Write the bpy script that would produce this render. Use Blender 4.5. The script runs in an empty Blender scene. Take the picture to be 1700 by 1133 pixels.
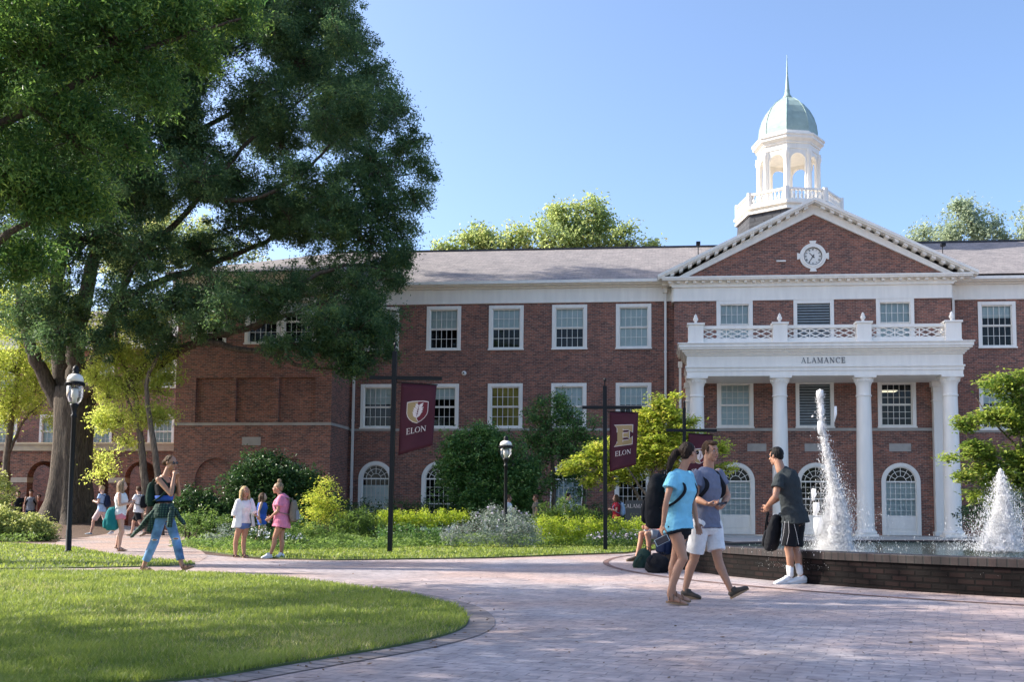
import bpy, bmesh, math, random
import numpy as np
from mathutils import Vector, Matrix, noise
R = math.radians; PI = math.pi
scn = bpy.context.scene
# ------------------------------------------------------------------ camera
F, PITCH, ROLL, CX, CY, CAMH = 1650., R(4.5), .006, 950., 722., .95
cam_d = bpy.data.cameras.new('camera'); cam = bpy.data.objects.new('camera', cam_d); scn.collection.objects.link(cam)
cam_d.sensor_width = 36; cam_d.lens = F/1700*36
cam_d.shift_x = (850-CX)/1700; cam_d.shift_y = (CY-566.5)/1700
cam_d.clip_start = .1; cam_d.clip_end = 2000
CM = Matrix.Rotation(PI/2+PITCH, 3, 'X') @ Matrix.Rotation(ROLL, 3, 'Z')
cam.matrix_world = Matrix.Translation((0, 0, CAMH)) @ CM.to_4x4()
scn.camera = cam
# ------------------------------------------------------------------ light
SUN = Vector((-.80, .10, .57)).normalized()
SUN_EL = math.asin(SUN.z); SUN_AZ = math.atan2(SUN.x, SUN.y)      # azimuth clockwise from +Y
w = bpy.data.worlds.new('World'); scn.world = w; w.use_nodes = True
nt = w.node_tree; nt.nodes.clear()
sky = nt.nodes.new('ShaderNodeTexSky'); sky.sky_type = 'NISHITA'; sky.sun_disc = False
sky.sun_elevation = SUN_EL; sky.sun_rotation = SUN_AZ; sky.air_density = .8; sky.dust_density = 2.4; sky.ozone_density = 6.5; sky.altitude = 200
bg = nt.nodes.new('ShaderNodeBackground'); bg.inputs[1].default_value = .15
wo = nt.nodes.new('ShaderNodeOutputWorld'); tint = nt.nodes.new('ShaderNodeMix'); tint.data_type = 'RGBA'; tint.blend_type = 'MULTIPLY'; tint.inputs[0].default_value = 1; tint.inputs[7].default_value = (1.10, .965, .84, 1)
nt.links.new(sky.outputs[0], tint.inputs[6]); nt.links.new(tint.outputs[2], bg.inputs[0]); nt.links.new(bg.outputs[0], wo.inputs[0])
sd = bpy.data.lights.new('sun', 'SUN'); sd.energy = 3.2; sd.angle = R(.5); sd.color = (1, .93, .82)
so = bpy.data.objects.new('sun', sd); scn.collection.objects.link(so); so.rotation_euler = SUN.to_track_quat('Z', 'Y').to_euler(); so.location = (-20, 0, 40)
scn.view_settings.view_transform = 'Standard'; scn.view_settings.look = 'None'; scn.view_settings.gamma = 1; scn.view_settings.exposure = 1.5
scn.cycles.max_bounces = 8; scn.cycles.transparent_max_bounces = 16; scn.cycles.diffuse_bounces = 4; scn.cycles.glossy_bounces = 3; scn.cycles.transmission_bounces = 5
scn.cycles.caustics_reflective = False; scn.cycles.caustics_refractive = False
# ------------------------------------------------------------------ helpers
def ray(px, py):
    v = CM @ Vector(((px-CX)/F, -(py-CY)/F, -1)); return v/v.y
def at(px, py, D): return Vector((0, 0, CAMH)) + ray(px, py)*D
def gnd(px, py, z=0):
    r = ray(px, py); return Vector((0, 0, CAMH)) + r*((z-CAMH)/r.z)
def link(name, me, mat=None, parent=None):
    o = bpy.data.objects.new(name, me); scn.collection.objects.link(o)
    if parent: o.parent = parent
    if mat:
        for m in (mat if isinstance(mat, (list, tuple)) else [mat]): me.materials.append(m)
    return o
def tag(o, label=None, cat=None, group=None, kind=None):
    if label: o['label'] = label
    if cat: o['category'] = cat
    if group: o['group'] = group
    if kind: o['kind'] = kind
    return o
def empty(name, loc=(0, 0, 0), rz=0, label=None, cat=None, group=None):
    o = bpy.data.objects.new(name, None); scn.collection.objects.link(o); o.location = loc; o.rotation_euler = (0, 0, rz); o.empty_display_size = .2
    return tag(o, label, cat, group)
def copy_tree(o, parent=None):
    c = o.copy(); scn.collection.objects.link(c)
    if parent: c.parent = parent
    for ch in list(o.children): copy_tree(ch, c)
    return c
class MB:
    def __init__(s): s.v = []; s.f = []; s.m = []; s.mi = 0
    def add(s, vs, fs):
        b = len(s.v); s.v += [tuple(p) for p in vs]; s.f += [tuple(i+b for i in f) for f in fs]; s.m += [s.mi]*len(fs)
    def box(s, x0, x1, y0, y1, z0, z1):
        s.add([(x0,y0,z0),(x1,y0,z0),(x1,y1,z0),(x0,y1,z0),(x0,y0,z1),(x1,y0,z1),(x1,y1,z1),(x0,y1,z1)],
              [(0,3,2,1),(4,5,6,7),(0,1,5,4),(1,2,6,5),(2,3,7,6),(3,0,4,7)])
    def prism(s, poly, ax, a0, a1):
        """poly in the other two axes (cyclic order), extruded along axis ax from a0 to a1"""
        n = len(poly)
        def mk(p, a):
            q = [0, 0, 0]; q[ax] = a; o = [(1,2),(2,0),(0,1)][ax]; q[o[0]] = p[0]; q[o[1]] = p[1]; return tuple(q)
        s.add([mk(p, a0) for p in poly]+[mk(p, a1) for p in poly],
              [tuple(range(n))[::-1], tuple(range(n, 2*n))]+[(i, (i+1) % n, (i+1) % n+n, i+n) for i in range(n)])
    def lathe(s, prof, c=(0, 0, 0), n=20, rot0=0., flat=False):
        vs = []; fs = []
        for r, z in prof:
            for i in range(n):
                a = rot0+2*PI*i/n; vs.append((c[0]+r*math.cos(a), c[1]+r*math.sin(a), c[2]+z))
        for j in range(len(prof)-1):
            for i in range(n): fs.append((j*n+i, j*n+(i+1) % n, (j+1)*n+(i+1) % n, (j+1)*n+i))
        fs.append(tuple(range(n))[::-1]); fs.append(tuple(range((len(prof)-1)*n, len(prof)*n)))
        s.add(vs, fs)
    def tube(s, pts, rad, n=8, cap=True):
        pts = [Vector(p) for p in pts]
        if not isinstance(rad, (list, tuple)): rad = [rad]*len(pts)
        vs = []; fs = []; up = None
        for i, p in enumerate(pts):
            t = (pts[min(i+1, len(pts)-1)]-pts[max(i-1, 0)]).normalized()
            if up is None: up = Vector((0, 0, 1)) if abs(t.z) < .9 else Vector((0, 1, 0))
            a = t.cross(up)
            if a.length < 1e-4: a = t.orthogonal()
            a.normalize(); b = a.cross(t).normalized(); up = b
            for k in range(n):
                an = 2*PI*k/n; vs.append(p+(a*math.cos(an)+b*math.sin(an))*rad[i])
        for j in range(len(pts)-1):
            for k in range(n): fs.append((j*n+k, j*n+(k+1) % n, (j+1)*n+(k+1) % n, (j+1)*n+k))
        if cap: fs.append(tuple(range(n))[::-1]); fs.append(tuple(range((len(pts)-1)*n, len(pts)*n)))
        s.add(vs, fs)
    def ell(s, c, r, rot=None, n=14, m=9):
        vs = []; fs = []; c = Vector(c); rot = rot or Matrix.Identity(3)
        for j in range(1, m):
            t = PI*j/m
            for i in range(n):
                a = 2*PI*i/n; vs.append(c+rot@Vector((r[0]*math.sin(t)*math.cos(a), r[1]*math.sin(t)*math.sin(a), r[2]*math.cos(t))))
        T = len(vs); vs += [c+rot@Vector((0, 0, r[2])), c+rot@Vector((0, 0, -r[2]))]
        for j in range(m-2):
            for i in range(n): fs.append((j*n+i, (j+1)*n+i, (j+1)*n+(i+1) % n, j*n+(i+1) % n))
        for i in range(n): fs.append((T, i, (i+1) % n)); fs.append((T+1, (m-2)*n+(i+1) % n, (m-2)*n+i))
        s.add(vs, fs)
    def mesh(s, name='m', smooth=False):
        me = bpy.data.meshes.new(name); me.from_pydata(s.v, [], s.f)
        if any(s.m): me.polygons.foreach_set('material_index', s.m)
        if smooth: me.polygons.foreach_set('use_smooth', [True]*len(me.polygons))
        me.update(); return me
    def build(s, name, mat, parent=None, smooth=False, bevel=0, auto=None):
        me = s.mesh(name, smooth or auto is not None)
        if auto is not None: me.set_sharp_from_angle(angle=R(auto))
        o = link(name, me, mat, parent)
        if bevel:
            b = o.modifiers.new('bevel', 'BEVEL'); b.width = bevel; b.segments = 2; b.limit_method = 'ANGLE'
        return o
def np_mesh(name, V, Fq, mat, parent=None, rnd=None, k=4):
    me = bpy.data.meshes.new(name); nV = len(V); nF = len(Fq)
    me.vertices.add(nV); me.vertices.foreach_set('co', np.asarray(V, np.float32).ravel())
    me.loops.add(nF*k); me.loops.foreach_set('vertex_index', np.asarray(Fq, np.int32).ravel())
    me.polygons.add(nF); me.polygons.foreach_set('loop_start', np.arange(0, nF*k, k, dtype=np.int32))
    me.update(calc_edges=True)
    if rnd is not None:
        at_ = me.attributes.new('rnd', 'FLOAT', 'FACE'); at_.data.foreach_set('value', np.asarray(rnd, np.float32))
    return link(name, me, mat, parent)
# ------------------------------------------------------------------ materials
def mat(name):
    m = bpy.data.materials.new(name); m.use_nodes = True
    n = m.node_tree.nodes; return m, n, m.node_tree.links, n['Principled BSDF']
def col4(c): return (c[0], c[1], c[2], 1)
def plain(name, c, rough=.6, metal=0, var=.12, scale=6, bump=.0, bscale=40, spec=.5, coat=0):
    m, n, l, b = mat(name)
    tc = n.new('ShaderNodeTexCoord'); nz = n.new('ShaderNodeTexNoise'); nz.inputs['Scale'].default_value = scale; nz.inputs['Detail'].default_value = 5
    l.new(tc.outputs['Object'], nz.inputs['Vector'])
    cr = n.new('ShaderNodeValToRGB'); cr.color_ramp.elements[0].position = .3; cr.color_ramp.elements[1].position = .7
    cr.color_ramp.elements[0].color = col4([x*(1-var) for x in c]); cr.color_ramp.elements[1].color = col4([min(1, x*(1+var)) for x in c])
    l.new(nz.outputs['Fac'], cr.inputs[0]); l.new(cr.outputs[0], b.inputs['Base Color'])
    b.inputs['Roughness'].default_value = rough; b.inputs['Metallic'].default_value = metal; b.inputs['Specular IOR Level'].default_value = spec
    if coat: b.inputs['Coat Weight'].default_value = coat
    if bump:
        n2 = n.new('ShaderNodeTexNoise'); n2.inputs['Scale'].default_value = bscale; n2.inputs['Detail'].default_value = 4; l.new(tc.outputs['Object'], n2.inputs['Vector'])
        bp = n.new('ShaderNodeBump'); bp.inputs['Strength'].default_value = bump; bp.inputs['Distance'].default_value = .02
        l.new(n2.outputs['Fac'], bp.inputs['Height']); l.new(bp.outputs[0], b.inputs['Normal'])
    return m
def brick(name, c1, c2, mortar, bw=.21, bh=.072, ms=.009, wall=True, rot=0, stain=.35, bump=.5, rough=.85, warp=0, header=False):
    m, n, l, b = mat(name)
    tc = n.new('ShaderNodeTexCoord'); vec = tc.outputs['Object']
    if wall:
        sp = n.new('ShaderNodeSeparateXYZ'); l.new(vec, sp.inputs[0]); ad = n.new('ShaderNodeMath'); ad.operation = 'ADD'
        l.new(sp.outputs[0], ad.inputs[0]); l.new(sp.outputs[1], ad.inputs[1]); cb = n.new('ShaderNodeCombineXYZ')
        l.new(ad.outputs[0], cb.inputs[0]); l.new(sp.outputs[2], cb.inputs[1]); vec = cb.outputs[0]
    else:
        mp = n.new('ShaderNodeMapping'); mp.inputs['Rotation'].default_value = (0, 0, rot); l.new(vec, mp.inputs[0]); vec = mp.outputs[0]
    if warp:
        wn = n.new('ShaderNodeTexNoise'); wn.inputs['Scale'].default_value = 1.3; l.new(vec, wn.inputs['Vector'])
        sb = n.new('ShaderNodeVectorMath'); sb.operation = 'SUBTRACT'; sb.inputs[1].default_value = (.5, .5, .5); l.new(wn.outputs['Color'], sb.inputs[0])
        sc = n.new('ShaderNodeVectorMath'); sc.operation = 'SCALE'; sc.inputs[3].default_value = warp; l.new(sb.outputs[0], sc.inputs[0])
        a2 = n.new('ShaderNodeVectorMath'); l.new(vec, a2.inputs[0]); l.new(sc.outputs[0], a2.inputs[1]); vec = a2.outputs[0]
    br = n.new('ShaderNodeTexBrick'); l.new(vec, br.inputs['Vector'])
    br.inputs['Scale'].default_value = 1; br.inputs['Brick Width'].default_value = bw; br.inputs['Row Height'].default_value = bh
    br.inputs['Mortar Size'].default_value = ms; br.inputs['Mortar Smooth'].default_value = .3
    br.inputs['Color1'].default_value = col4(c1); br.inputs['Color2'].default_value = col4(c2); br.inputs['Mortar'].default_value = col4(mortar); br.inputs['Bias'].default_value = 0
    # blotches: individual dark bricks via cell noise plus broad staining
    vo = n.new('ShaderNodeTexNoise'); vo.inputs['Scale'].default_value = 1.1; vo.inputs['Detail'].default_value = 6; vo.inputs['Roughness'].default_value = .65; l.new(tc.outputs['Object'], vo.inputs['Vector'])
    cr = n.new('ShaderNodeValToRGB'); cr.color_ramp.elements[0].position = .33; cr.color_ramp.elements[1].position = .68
    cr.color_ramp.elements[0].color = (1-stain, 1-stain, 1-stain, 1); cr.color_ramp.elements[1].color = (1.12, 1.1, 1.08, 1); l.new(vo.outputs['Fac'], cr.inputs[0])
    mx = n.new('ShaderNodeMix'); mx.data_type = 'RGBA'; mx.blend_type = 'MULTIPLY'; mx.inputs[0].default_value = 1; l.new(br.outputs['Color'], mx.inputs[6]); l.new(cr.outputs[0], mx.inputs[7])
    v3 = n.new('ShaderNodeTexNoise'); v3.inputs['Scale'].default_value = 9; v3.inputs['Detail'].default_value = 3; l.new(vec, v3.inputs['Vector'])
    c3 = n.new('ShaderNodeValToRGB'); c3.color_ramp.elements[0].position = .35; c3.color_ramp.elements[1].position = .6; c3.color_ramp.elements[0].color = (.72, .7, .72, 1); c3.color_ramp.elements[1].color = (1.05, 1.05, 1.05, 1); l.new(v3.outputs['Fac'], c3.inputs[0])
    m2 = n.new('ShaderNodeMix'); m2.data_type = 'RGBA'; m2.blend_type = 'MULTIPLY'; m2.inputs[0].default_value = .8; l.new(mx.outputs[2], m2.inputs[6]); l.new(c3.outputs[0], m2.inputs[7])
    l.new(m2.outputs[2], b.inputs['Base Color']); b.inputs['Roughness'].default_value = rough
    bp = n.new('ShaderNodeBump'); bp.inputs['Strength'].default_value = bump; bp.inputs['Distance'].default_value = .012; bp.invert = True
    l.new(br.outputs['Fac'], bp.inputs['Height']); l.new(bp.outputs[0], b.inputs['Normal'])
    return m
def leafmat(name, c1, c2, trans=.35, rough=.5, c3=None):
    m, n, l, b = mat(name)
    a = n.new('ShaderNodeAttribute'); a.attribute_name = 'rnd'
    cr = n.new('ShaderNodeValToRGB'); e = cr.color_ramp.elements; e[0].color = col4(c1); e[1].color = col4(c2); e[1].position = .85 if c3 else 1
    if c3: k = e.new(1.0); k.color = col4(c3)
    l.new(a.outputs['Fac'], cr.inputs[0]); l.new(cr.outputs[0], b.inputs['Base Color']); b.inputs['Roughness'].default_value = rough; b.inputs['Specular IOR Level'].default_value = .35
    tr = n.new('ShaderNodeBsdfTranslucent'); hs = n.new('ShaderNodeHueSaturation'); hs.inputs['Hue'].default_value = .485; hs.inputs['Value'].default_value = 1.6; hs.inputs['Saturation'].default_value = 1.05
    l.new(cr.outputs[0], hs.inputs['Color']); l.new(hs.outputs[0], tr.inputs[0])
    ms = n.new('ShaderNodeMixShader'); ms.inputs[0].default_value = trans; l.new(b.outputs[0], ms.inputs[1]); l.new(tr.outputs[0], ms.inputs[2])
    l.new(ms.outputs[0], n['Material Output'].inputs[0]); return m
M = {}
M['brick'] = brick('red brick', (.39, .145, .092), (.135, .064, .052), (.33, .27, .225), stain=.22)
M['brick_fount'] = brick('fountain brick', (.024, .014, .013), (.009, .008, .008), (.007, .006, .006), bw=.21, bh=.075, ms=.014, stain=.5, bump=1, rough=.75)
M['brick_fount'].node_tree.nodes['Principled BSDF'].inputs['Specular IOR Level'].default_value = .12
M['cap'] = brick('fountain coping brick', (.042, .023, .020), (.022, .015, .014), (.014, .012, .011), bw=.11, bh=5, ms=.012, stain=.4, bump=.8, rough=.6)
M['white'] = plain('white paint', (.88, .835, .75), .45, var=.055, scale=1.6, bump=.05, bscale=30)
for x_ in [q for q in M['white'].node_tree.nodes if q.type == 'TEX_NOISE'][:1]:
    mp_ = M['white'].node_tree.nodes.new('ShaderNodeMapping'); mp_.inputs['Scale'].default_value = (3, 3, .5); M['white'].node_tree.links.new(M['white'].node_tree.nodes['Texture Coordinate'].outputs['Object'], mp_.inputs[0]); M['white'].node_tree.links.new(mp_.outputs[0], x_.inputs['Vector'])
M['cream'] = plain('cream stone', (.55, .47, .37), .8, var=.12, scale=3, bump=.2)
M['stone'] = plain('grey stone', (.42, .41, .38), .8, var=.12, scale=4, bump=.2)
M['belt'] = plain('limestone band', (.40, .37, .33), .8, var=.12, scale=3)
M['slate'] = brick('slate', (.07, .075, .085), (.045, .05, .06), (.02, .02, .025), bw=.3, bh=.2, ms=.01, stain=.2)
M['copper'] = plain('verdigris copper', (.31, .41, .37), .55, var=.16, scale=2.5, bump=.1, bscale=12)
M['black'] = plain('black iron', (.006, .007, .009), .5, var=.2, spec=.3)
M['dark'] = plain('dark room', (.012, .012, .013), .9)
M['blind'] = plain('window blind', (.74, .82, .80), .7, var=.05, scale=3)
M['blind_lit'] = plain('lit room yellow', (.42, .33, .08), .8, var=.3, scale=2)  # warm glow of a lit room, painted as a yellow sheet behind the glass
M['louver'] = plain('grey louver', (.30, .33, .33), .6)
M['gold'] = plain('gold print', (.38, .27, .12), .7, var=.04)
M['maroon'] = plain('maroon cloth', (.062, .005, .016), .75, var=.1, scale=5, bump=.2, bscale=8)
M['crimson'] = plain('crimson print', (.15, .010, .022), .7, var=.05)
M['print'] = plain('pale print', (.72, .62, .60), .7, var=.03)
def glassmat():
    m, n, l, b = mat('window glass')
    gl = n.new('ShaderNodeBsdfGlossy'); gl.inputs['Roughness'].default_value = .02; tr = n.new('ShaderNodeBsdfTransparent'); tr.inputs[0].default_value = (.86, .92, .92, 1)
    fr = n.new('ShaderNodeFresnel'); fr.inputs[0].default_value = 1.42; ms = n.new('ShaderNodeMixShader')
    tc = n.new('ShaderNodeTexCoord'); nz = n.new('ShaderNodeTexNoise'); nz.inputs['Scale'].default_value = 1.6; bp = n.new('ShaderNodeBump'); bp.inputs['Strength'].default_value = .06; bp.inputs['Distance'].default_value = .1
    l.new(tc.outputs['Object'], nz.inputs['Vector']); l.new(nz.outputs['Fac'], bp.inputs['Height']); l.new(bp.outputs[0], gl.inputs['Normal'])
    l.new(fr.outputs[0], ms.inputs[0]); l.new(tr.outputs[0], ms.inputs[1]); l.new(gl.outputs[0], ms.inputs[2]); l.new(ms.outputs[0], n['Material Output'].inputs[0]); return m
M['glass'] = glassmat()
def shingle():
    m = brick('roof shingles', (.30, .275, .265), (.21, .195, .195), (.13, .125, .125), bw=.33, bh=.15, ms=.006, wall=False, stain=.12, bump=.4, rough=.9)
    return m
M['roof'] = shingle()
def paving(name, c1, c2, rot=.35):
    """clay pavers, laid by hand: bricks with uneven joints, worn pits and pale bloom"""
    m = brick(name, c1, c2, (.33, .28, .26), bw=.205, bh=.102, ms=.006, wall=False, rot=rot, stain=.26, bump=.5, rough=.55, warp=.16)
    n = m.node_tree.nodes; l = m.node_tree.links; b = n['Principled BSDF']
    tc = n.new('ShaderNodeTexCoord'); mp = n.new('ShaderNodeMapping'); mp.inputs['Rotation'].default_value = (0, 0, rot); mp.inputs['Scale'].default_value = (7, 15, 1); l.new(tc.outputs['Object'], mp.inputs[0])
    nz = n.new('ShaderNodeTexNoise'); nz.inputs['Scale'].default_value = 1.2; nz.inputs['Detail'].default_value = 5; nz.inputs['Roughness'].default_value = .6; l.new(mp.outputs[0], nz.inputs['Vector'])
    cr = n.new('ShaderNodeValToRGB'); cr.color_ramp.elements[0].position = .335; cr.color_ramp.elements[1].position = .40; cr.color_ramp.elements[0].color = (.12, .11, .12, 1); cr.color_ramp.elements[1].color = (1, 1, 1, 1); l.new(nz.outputs['Fac'], cr.inputs[0])
    src = b.inputs['Base Color'].links[0].from_socket; mx = n.new('ShaderNodeMix'); mx.data_type = 'RGBA'; mx.blend_type = 'MULTIPLY'; mx.inputs[0].default_value = 1
    l.new(src, mx.inputs[6]); l.new(cr.outputs[0], mx.inputs[7])
    n3 = n.new('ShaderNodeTexNoise'); n3.inputs['Scale'].default_value = .45; n3.inputs['Detail'].default_value = 4; l.new(tc.outputs['Object'], n3.inputs['Vector'])
    c3 = n.new('ShaderNodeValToRGB'); c3.color_ramp.elements[0].position = .4; c3.color_ramp.elements[1].position = .62; c3.color_ramp.elements[0].color = (.9, .96, 1.08, 1); c3.color_ramp.elements[1].color = (1.12, .96, .9, 1); l.new(n3.outputs['Fac'], c3.inputs[0])
    m4 = n.new('ShaderNodeMix'); m4.data_type = 'RGBA'; m4.blend_type = 'MULTIPLY'; m4.inputs[0].default_value = .8; l.new(mx.outputs[2], m4.inputs[6]); l.new(c3.outputs[0], m4.inputs[7])
    l.new(m4.outputs[2], b.inputs['Base Color'])
    ob = b.inputs['Normal'].links[0].from_node; b2 = n.new('ShaderNodeBump'); b2.inputs['Strength'].default_value = .6; b2.inputs['Distance'].default_value = .02
    l.new(nz.outputs['Fac'], b2.inputs['Height']); l.new(ob.outputs[0], b2.inputs['Normal']); l.new(b2.outputs[0], b.inputs['Normal']); return m
M['pave'] = paving('plaza pavers', (.56, .475, .435), (.45, .385, .36))
M['path'] = paving('path pavers', (.55, .43, .36), (.46, .36, .31), rot=1.1)
M['kerb'] = brick('kerb bricks', (.36, .30, .28), (.26, .225, .215), (.15, .135, .13), bw=.11, bh=3, ms=.012, wall=False, stain=.3)
M['soil'] = plain('brown mulch', (.10, .060, .038), .95, var=.5, scale=18, bump=.8, bscale=60)
M['turf'] = plain('turf underlay', (.10, .13, .04), .95, var=.35, scale=3, bump=.6, bscale=80)
M['bark'] = None
def barkmat(name, c, s=1):
    m, n, l, b = mat(name); tc = n.new('ShaderNodeTexCoord'); mp = n.new('ShaderNodeMapping'); mp.inputs['Scale'].default_value = (9*s, 9*s, 1.3*s); l.new(tc.outputs['Object'], mp.inputs[0])
    nz = n.new('ShaderNodeTexNoise'); nz.inputs['Scale'].default_value = 1.5; nz.inputs['Detail'].default_value = 7; nz.inputs['Roughness'].default_value = .65; nz.inputs['Distortion'].default_value = .6; l.new(mp.outputs[0], nz.inputs['Vector'])
    cr = n.new('ShaderNodeValToRGB'); cr.color_ramp.elements[0].position = .38; cr.color_ramp.elements[1].position = .66; cr.color_ramp.elements[0].color = col4([x*.35 for x in c]); cr.color_ramp.elements[1].color = col4([x*1.3 for x in c])
    l.new(nz.outputs['Fac'], cr.inputs[0]); l.new(cr.outputs[0], b.inputs['Base Color']); b.inputs['Roughness'].default_value = .9
    bp = n.new('ShaderNodeBump'); bp.inputs['Strength'].default_value = 1; bp.inputs['Distance'].default_value = .06; l.new(nz.outputs['Fac'], bp.inputs['Height']); l.new(bp.outputs[0], b.inputs['Normal']); return m
M['bark'] = barkmat('oak bark', (.125, .095, .065), 1.7); M['bark_pale'] = barkmat('pale bark', (.22, .17, .12), 1.6)
# ================================================================== SETTING: ground
OAK = at(114, 850, 39.0); OAK.z = 0
def gz(x, y):
    d = math.hypot(x-OAK.x, (y-OAK.y)*1.1); return .50*math.exp(-(d/3.0)**2)
def make_ground():
    xs = sorted(set([-600, -300, -150, -80, -60, -45]+list(np.arange(-34, -8, .5))+[-6, 0, 10, 20, 40, 80, 150, 300, 600])); ys = sorted(set([-60, -20, 0, 10, 18, 22]+list(np.arange(25, 48, .5))+[50, 60, 80, 120, 250, 600]))
    V = [(x, y, gz(x, y)) for y in ys for x in xs]; nx = len(xs)
    Fc = [(j*nx+i, j*nx+i+1, (j+1)*nx+i+1, (j+1)*nx+i) for j in range(len(ys)-1) for i in range(nx-1)]
    m = MB(); m.add(V, Fc); o = m.build('ground', M['soil'], smooth=True); tag(o, kind='structure')
make_ground()
def smooth_poly(pts, it=3):
    for _ in range(it):
        q = []
        for i in range(len(pts)):
            a, b = Vector(pts[i]), Vector(pts[(i+1) % len(pts)]); q += [a*.75+b*.25, a*.25+b*.75]
        pts = q
    return pts
def sheet(name, pts, z, mt, th=0.0, drape=False):
    bm = bmesh.new(); vs = [bm.verts.new((p[0], p[1], z)) for p in pts]; f = bm.faces.new(vs); f.normal_update()
    if f.normal.z < 0: f.normal_flip()
    if th:
        g = bmesh.ops.extrude_face_region(bm, geom=[f]); [setattr(v.co, 'z', z-th) for v in g['geom'] if isinstance(v, bmesh.types.BMVert)]
        bmesh.ops.recalc_face_normals(bm, faces=bm.faces[:])
    bmesh.ops.triangulate(bm, faces=[f for f in bm.faces if len(f.verts) > 4])
    if drape:
        for ax in (0, 1):
            lo, hi = min(v.co[ax] for v in bm.verts), max(v.co[ax] for v in bm.verts); q = lo+.5
            while q < hi:
                c_ = [0, 0, 0]; c_[ax] = q; n_ = [0, 0, 0]; n_[ax] = 1; bmesh.ops.bisect_plane(bm, geom=bm.verts[:]+bm.edges[:]+bm.faces[:], plane_co=c_, plane_no=n_); q += .5
        for v in bm.verts: v.co.z = z+gz(v.co.x, v.co.y)+(.012 if gz(v.co.x, v.co.y) > .01 else 0)
    me = bpy.data.meshes.new(name); bm.to_mesh(me); bm.free(); return tag(link(name, me, mt), kind='structure')
def G(*q): return [gnd(*p).xy for p in q]
# brick plaza in front, reaching under the camera
sheet('brick_plaza', [(-40, -25), (40, -25), (40, 30), (6, 30), (2.6, 25)] + G((1110, 912), (1040, 921), (800, 929), (560, 932), (430, 930), (360, 924), (250, 912)) + [(-12.9, 28.5), (-15.3, 28.3), (-16.6, 27.4), (-40, 27)], .006, M['pave'])
sheet('sandy_path', G((100, 913), (92, 903), (100, 897), (150, 893), (190, 890), (200, 884), (262, 884), (300, 889), (314, 896), (322, 906), (345, 925), (330, 935), (215, 925)), .011, M['path'], drape=True)
# near lawn : round tip with a kerb ring
tipL = G((0, 950), (300, 952), (450, 960), (560, 973), (680, 990), (755, 1008), (782, 1030), (766, 1052), (675, 1075), (550, 1096), (425, 1117), (320, 1136))
lawn = tipL + [Vector((-4.5, 4.3)), Vector((-8, 2.8)), Vector((-16, 1.5)), Vector((-16, 15.5))]
LAWN = smooth_poly(lawn, 2)
sheet('near_lawn', LAWN, .024, M['turf'], .02)
def kerb_strip(name, line, w, z):
    m = MB(); n = len(line); vs = []
    for i, p in enumerate(line):
        t = (line[min(i+1, n-1)]-line[max(i-1, 0)]).normalized(); nn = Vector((-t.y, t.x)); vs += [(p.x, p.y, z), (p.x+nn.x*w, p.y+nn.y*w, z)]
    m.add(vs, [(2*i, 2*i+1, 2*i+3, 2*i+2) for i in range(n-1)])
    me = m.mesh(name); o = link(name, me, None)
    uv = me.uv_layers.new(name='UVMap'); L = [0]
    for i in range(1, n): L.append(L[-1]+(line[i]-line[i-1]).length)
    for lp in me.loops: i = lp.vertex_index; uv.data[lp.index].uv = (L[i//2], (i % 2)*w)
    return tag(o, kind='structure')
def uvbrick(mt):
    n = mt.node_tree.nodes; l = mt.node_tree.links; tc = n['Texture Coordinate']; br = [x for x in n if x.type == 'TEX_BRICK'][0]
    l.new(tc.outputs['UV'], br.inputs['Vector']); return mt
M['kerb'] = uvbrick(M['kerb'])
ks = smooth_poly(G((560, 973), (680, 990), (755, 1008), (782, 1030), (766, 1052), (675, 1075), (550, 1096), (425, 1117), (320, 1136)) + [Vector((-4.5, 4.3)), Vector((-8, 2.8))], 3)
ks = [p for p in ks]; i0 = max(range(len(ks)), key=lambda i: (ks[i]-ks[i-1]).length); ks = ks[i0:]+ks[:i0]
if ks[0].y < ks[-1].y: ks.reverse()
k1 = kerb_strip('lawn_kerb', ks, .235, .0115); k1.data.materials.append(M['kerb'])
# second lawn strip (left) and the far lawn
L2 = G((-200, 903), (0, 903), (110, 908), (200, 925), (290, 933), (332, 938), (300, 941), (200, 944), (0, 947), (-200, 948)); LAWN2 = smooth_poly(L2, 1)
sheet('left_lawn', LAWN2, .024, M['turf'], .02)
L3 = G((300, 903), (330, 915), (400, 925), (470, 929), (560, 931.5), (800, 928), (1040, 919), (1105, 911)) + [Vector((2.4, 28.5)), Vector((-1, 29.5)), Vector((-4, 30.5)), Vector((-7, 30)), Vector((-10.5, 30.6))]; LAWN3 = L3
sheet('far_lawn', L3, .024, M['turf'], .02)
# terrace between fountain and portico
sheet('stone_terrace', [(6.2, 26), (20, 26), (22, 37.6), (4.6, 39.6)], .016, M['stone'])
# concentric red line round the fountain
PC = Vector((10.76, 18.66)); PR = 9.12
ln = [Vector((PC.x+(PR+1.05)*math.cos(a), PC.y+(PR+1.05)*math.sin(a))) for a in np.linspace(R(110), R(290), 90)]
rk = kerb_strip('paver_band', ln, .11, .012); rk.data.materials.append(uvbrick(brick('band bricks', (.26, .15, .12), (.18, .11, .1), (.06, .05, .05), bw=.21, bh=3, ms=.012, wall=False)))
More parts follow.
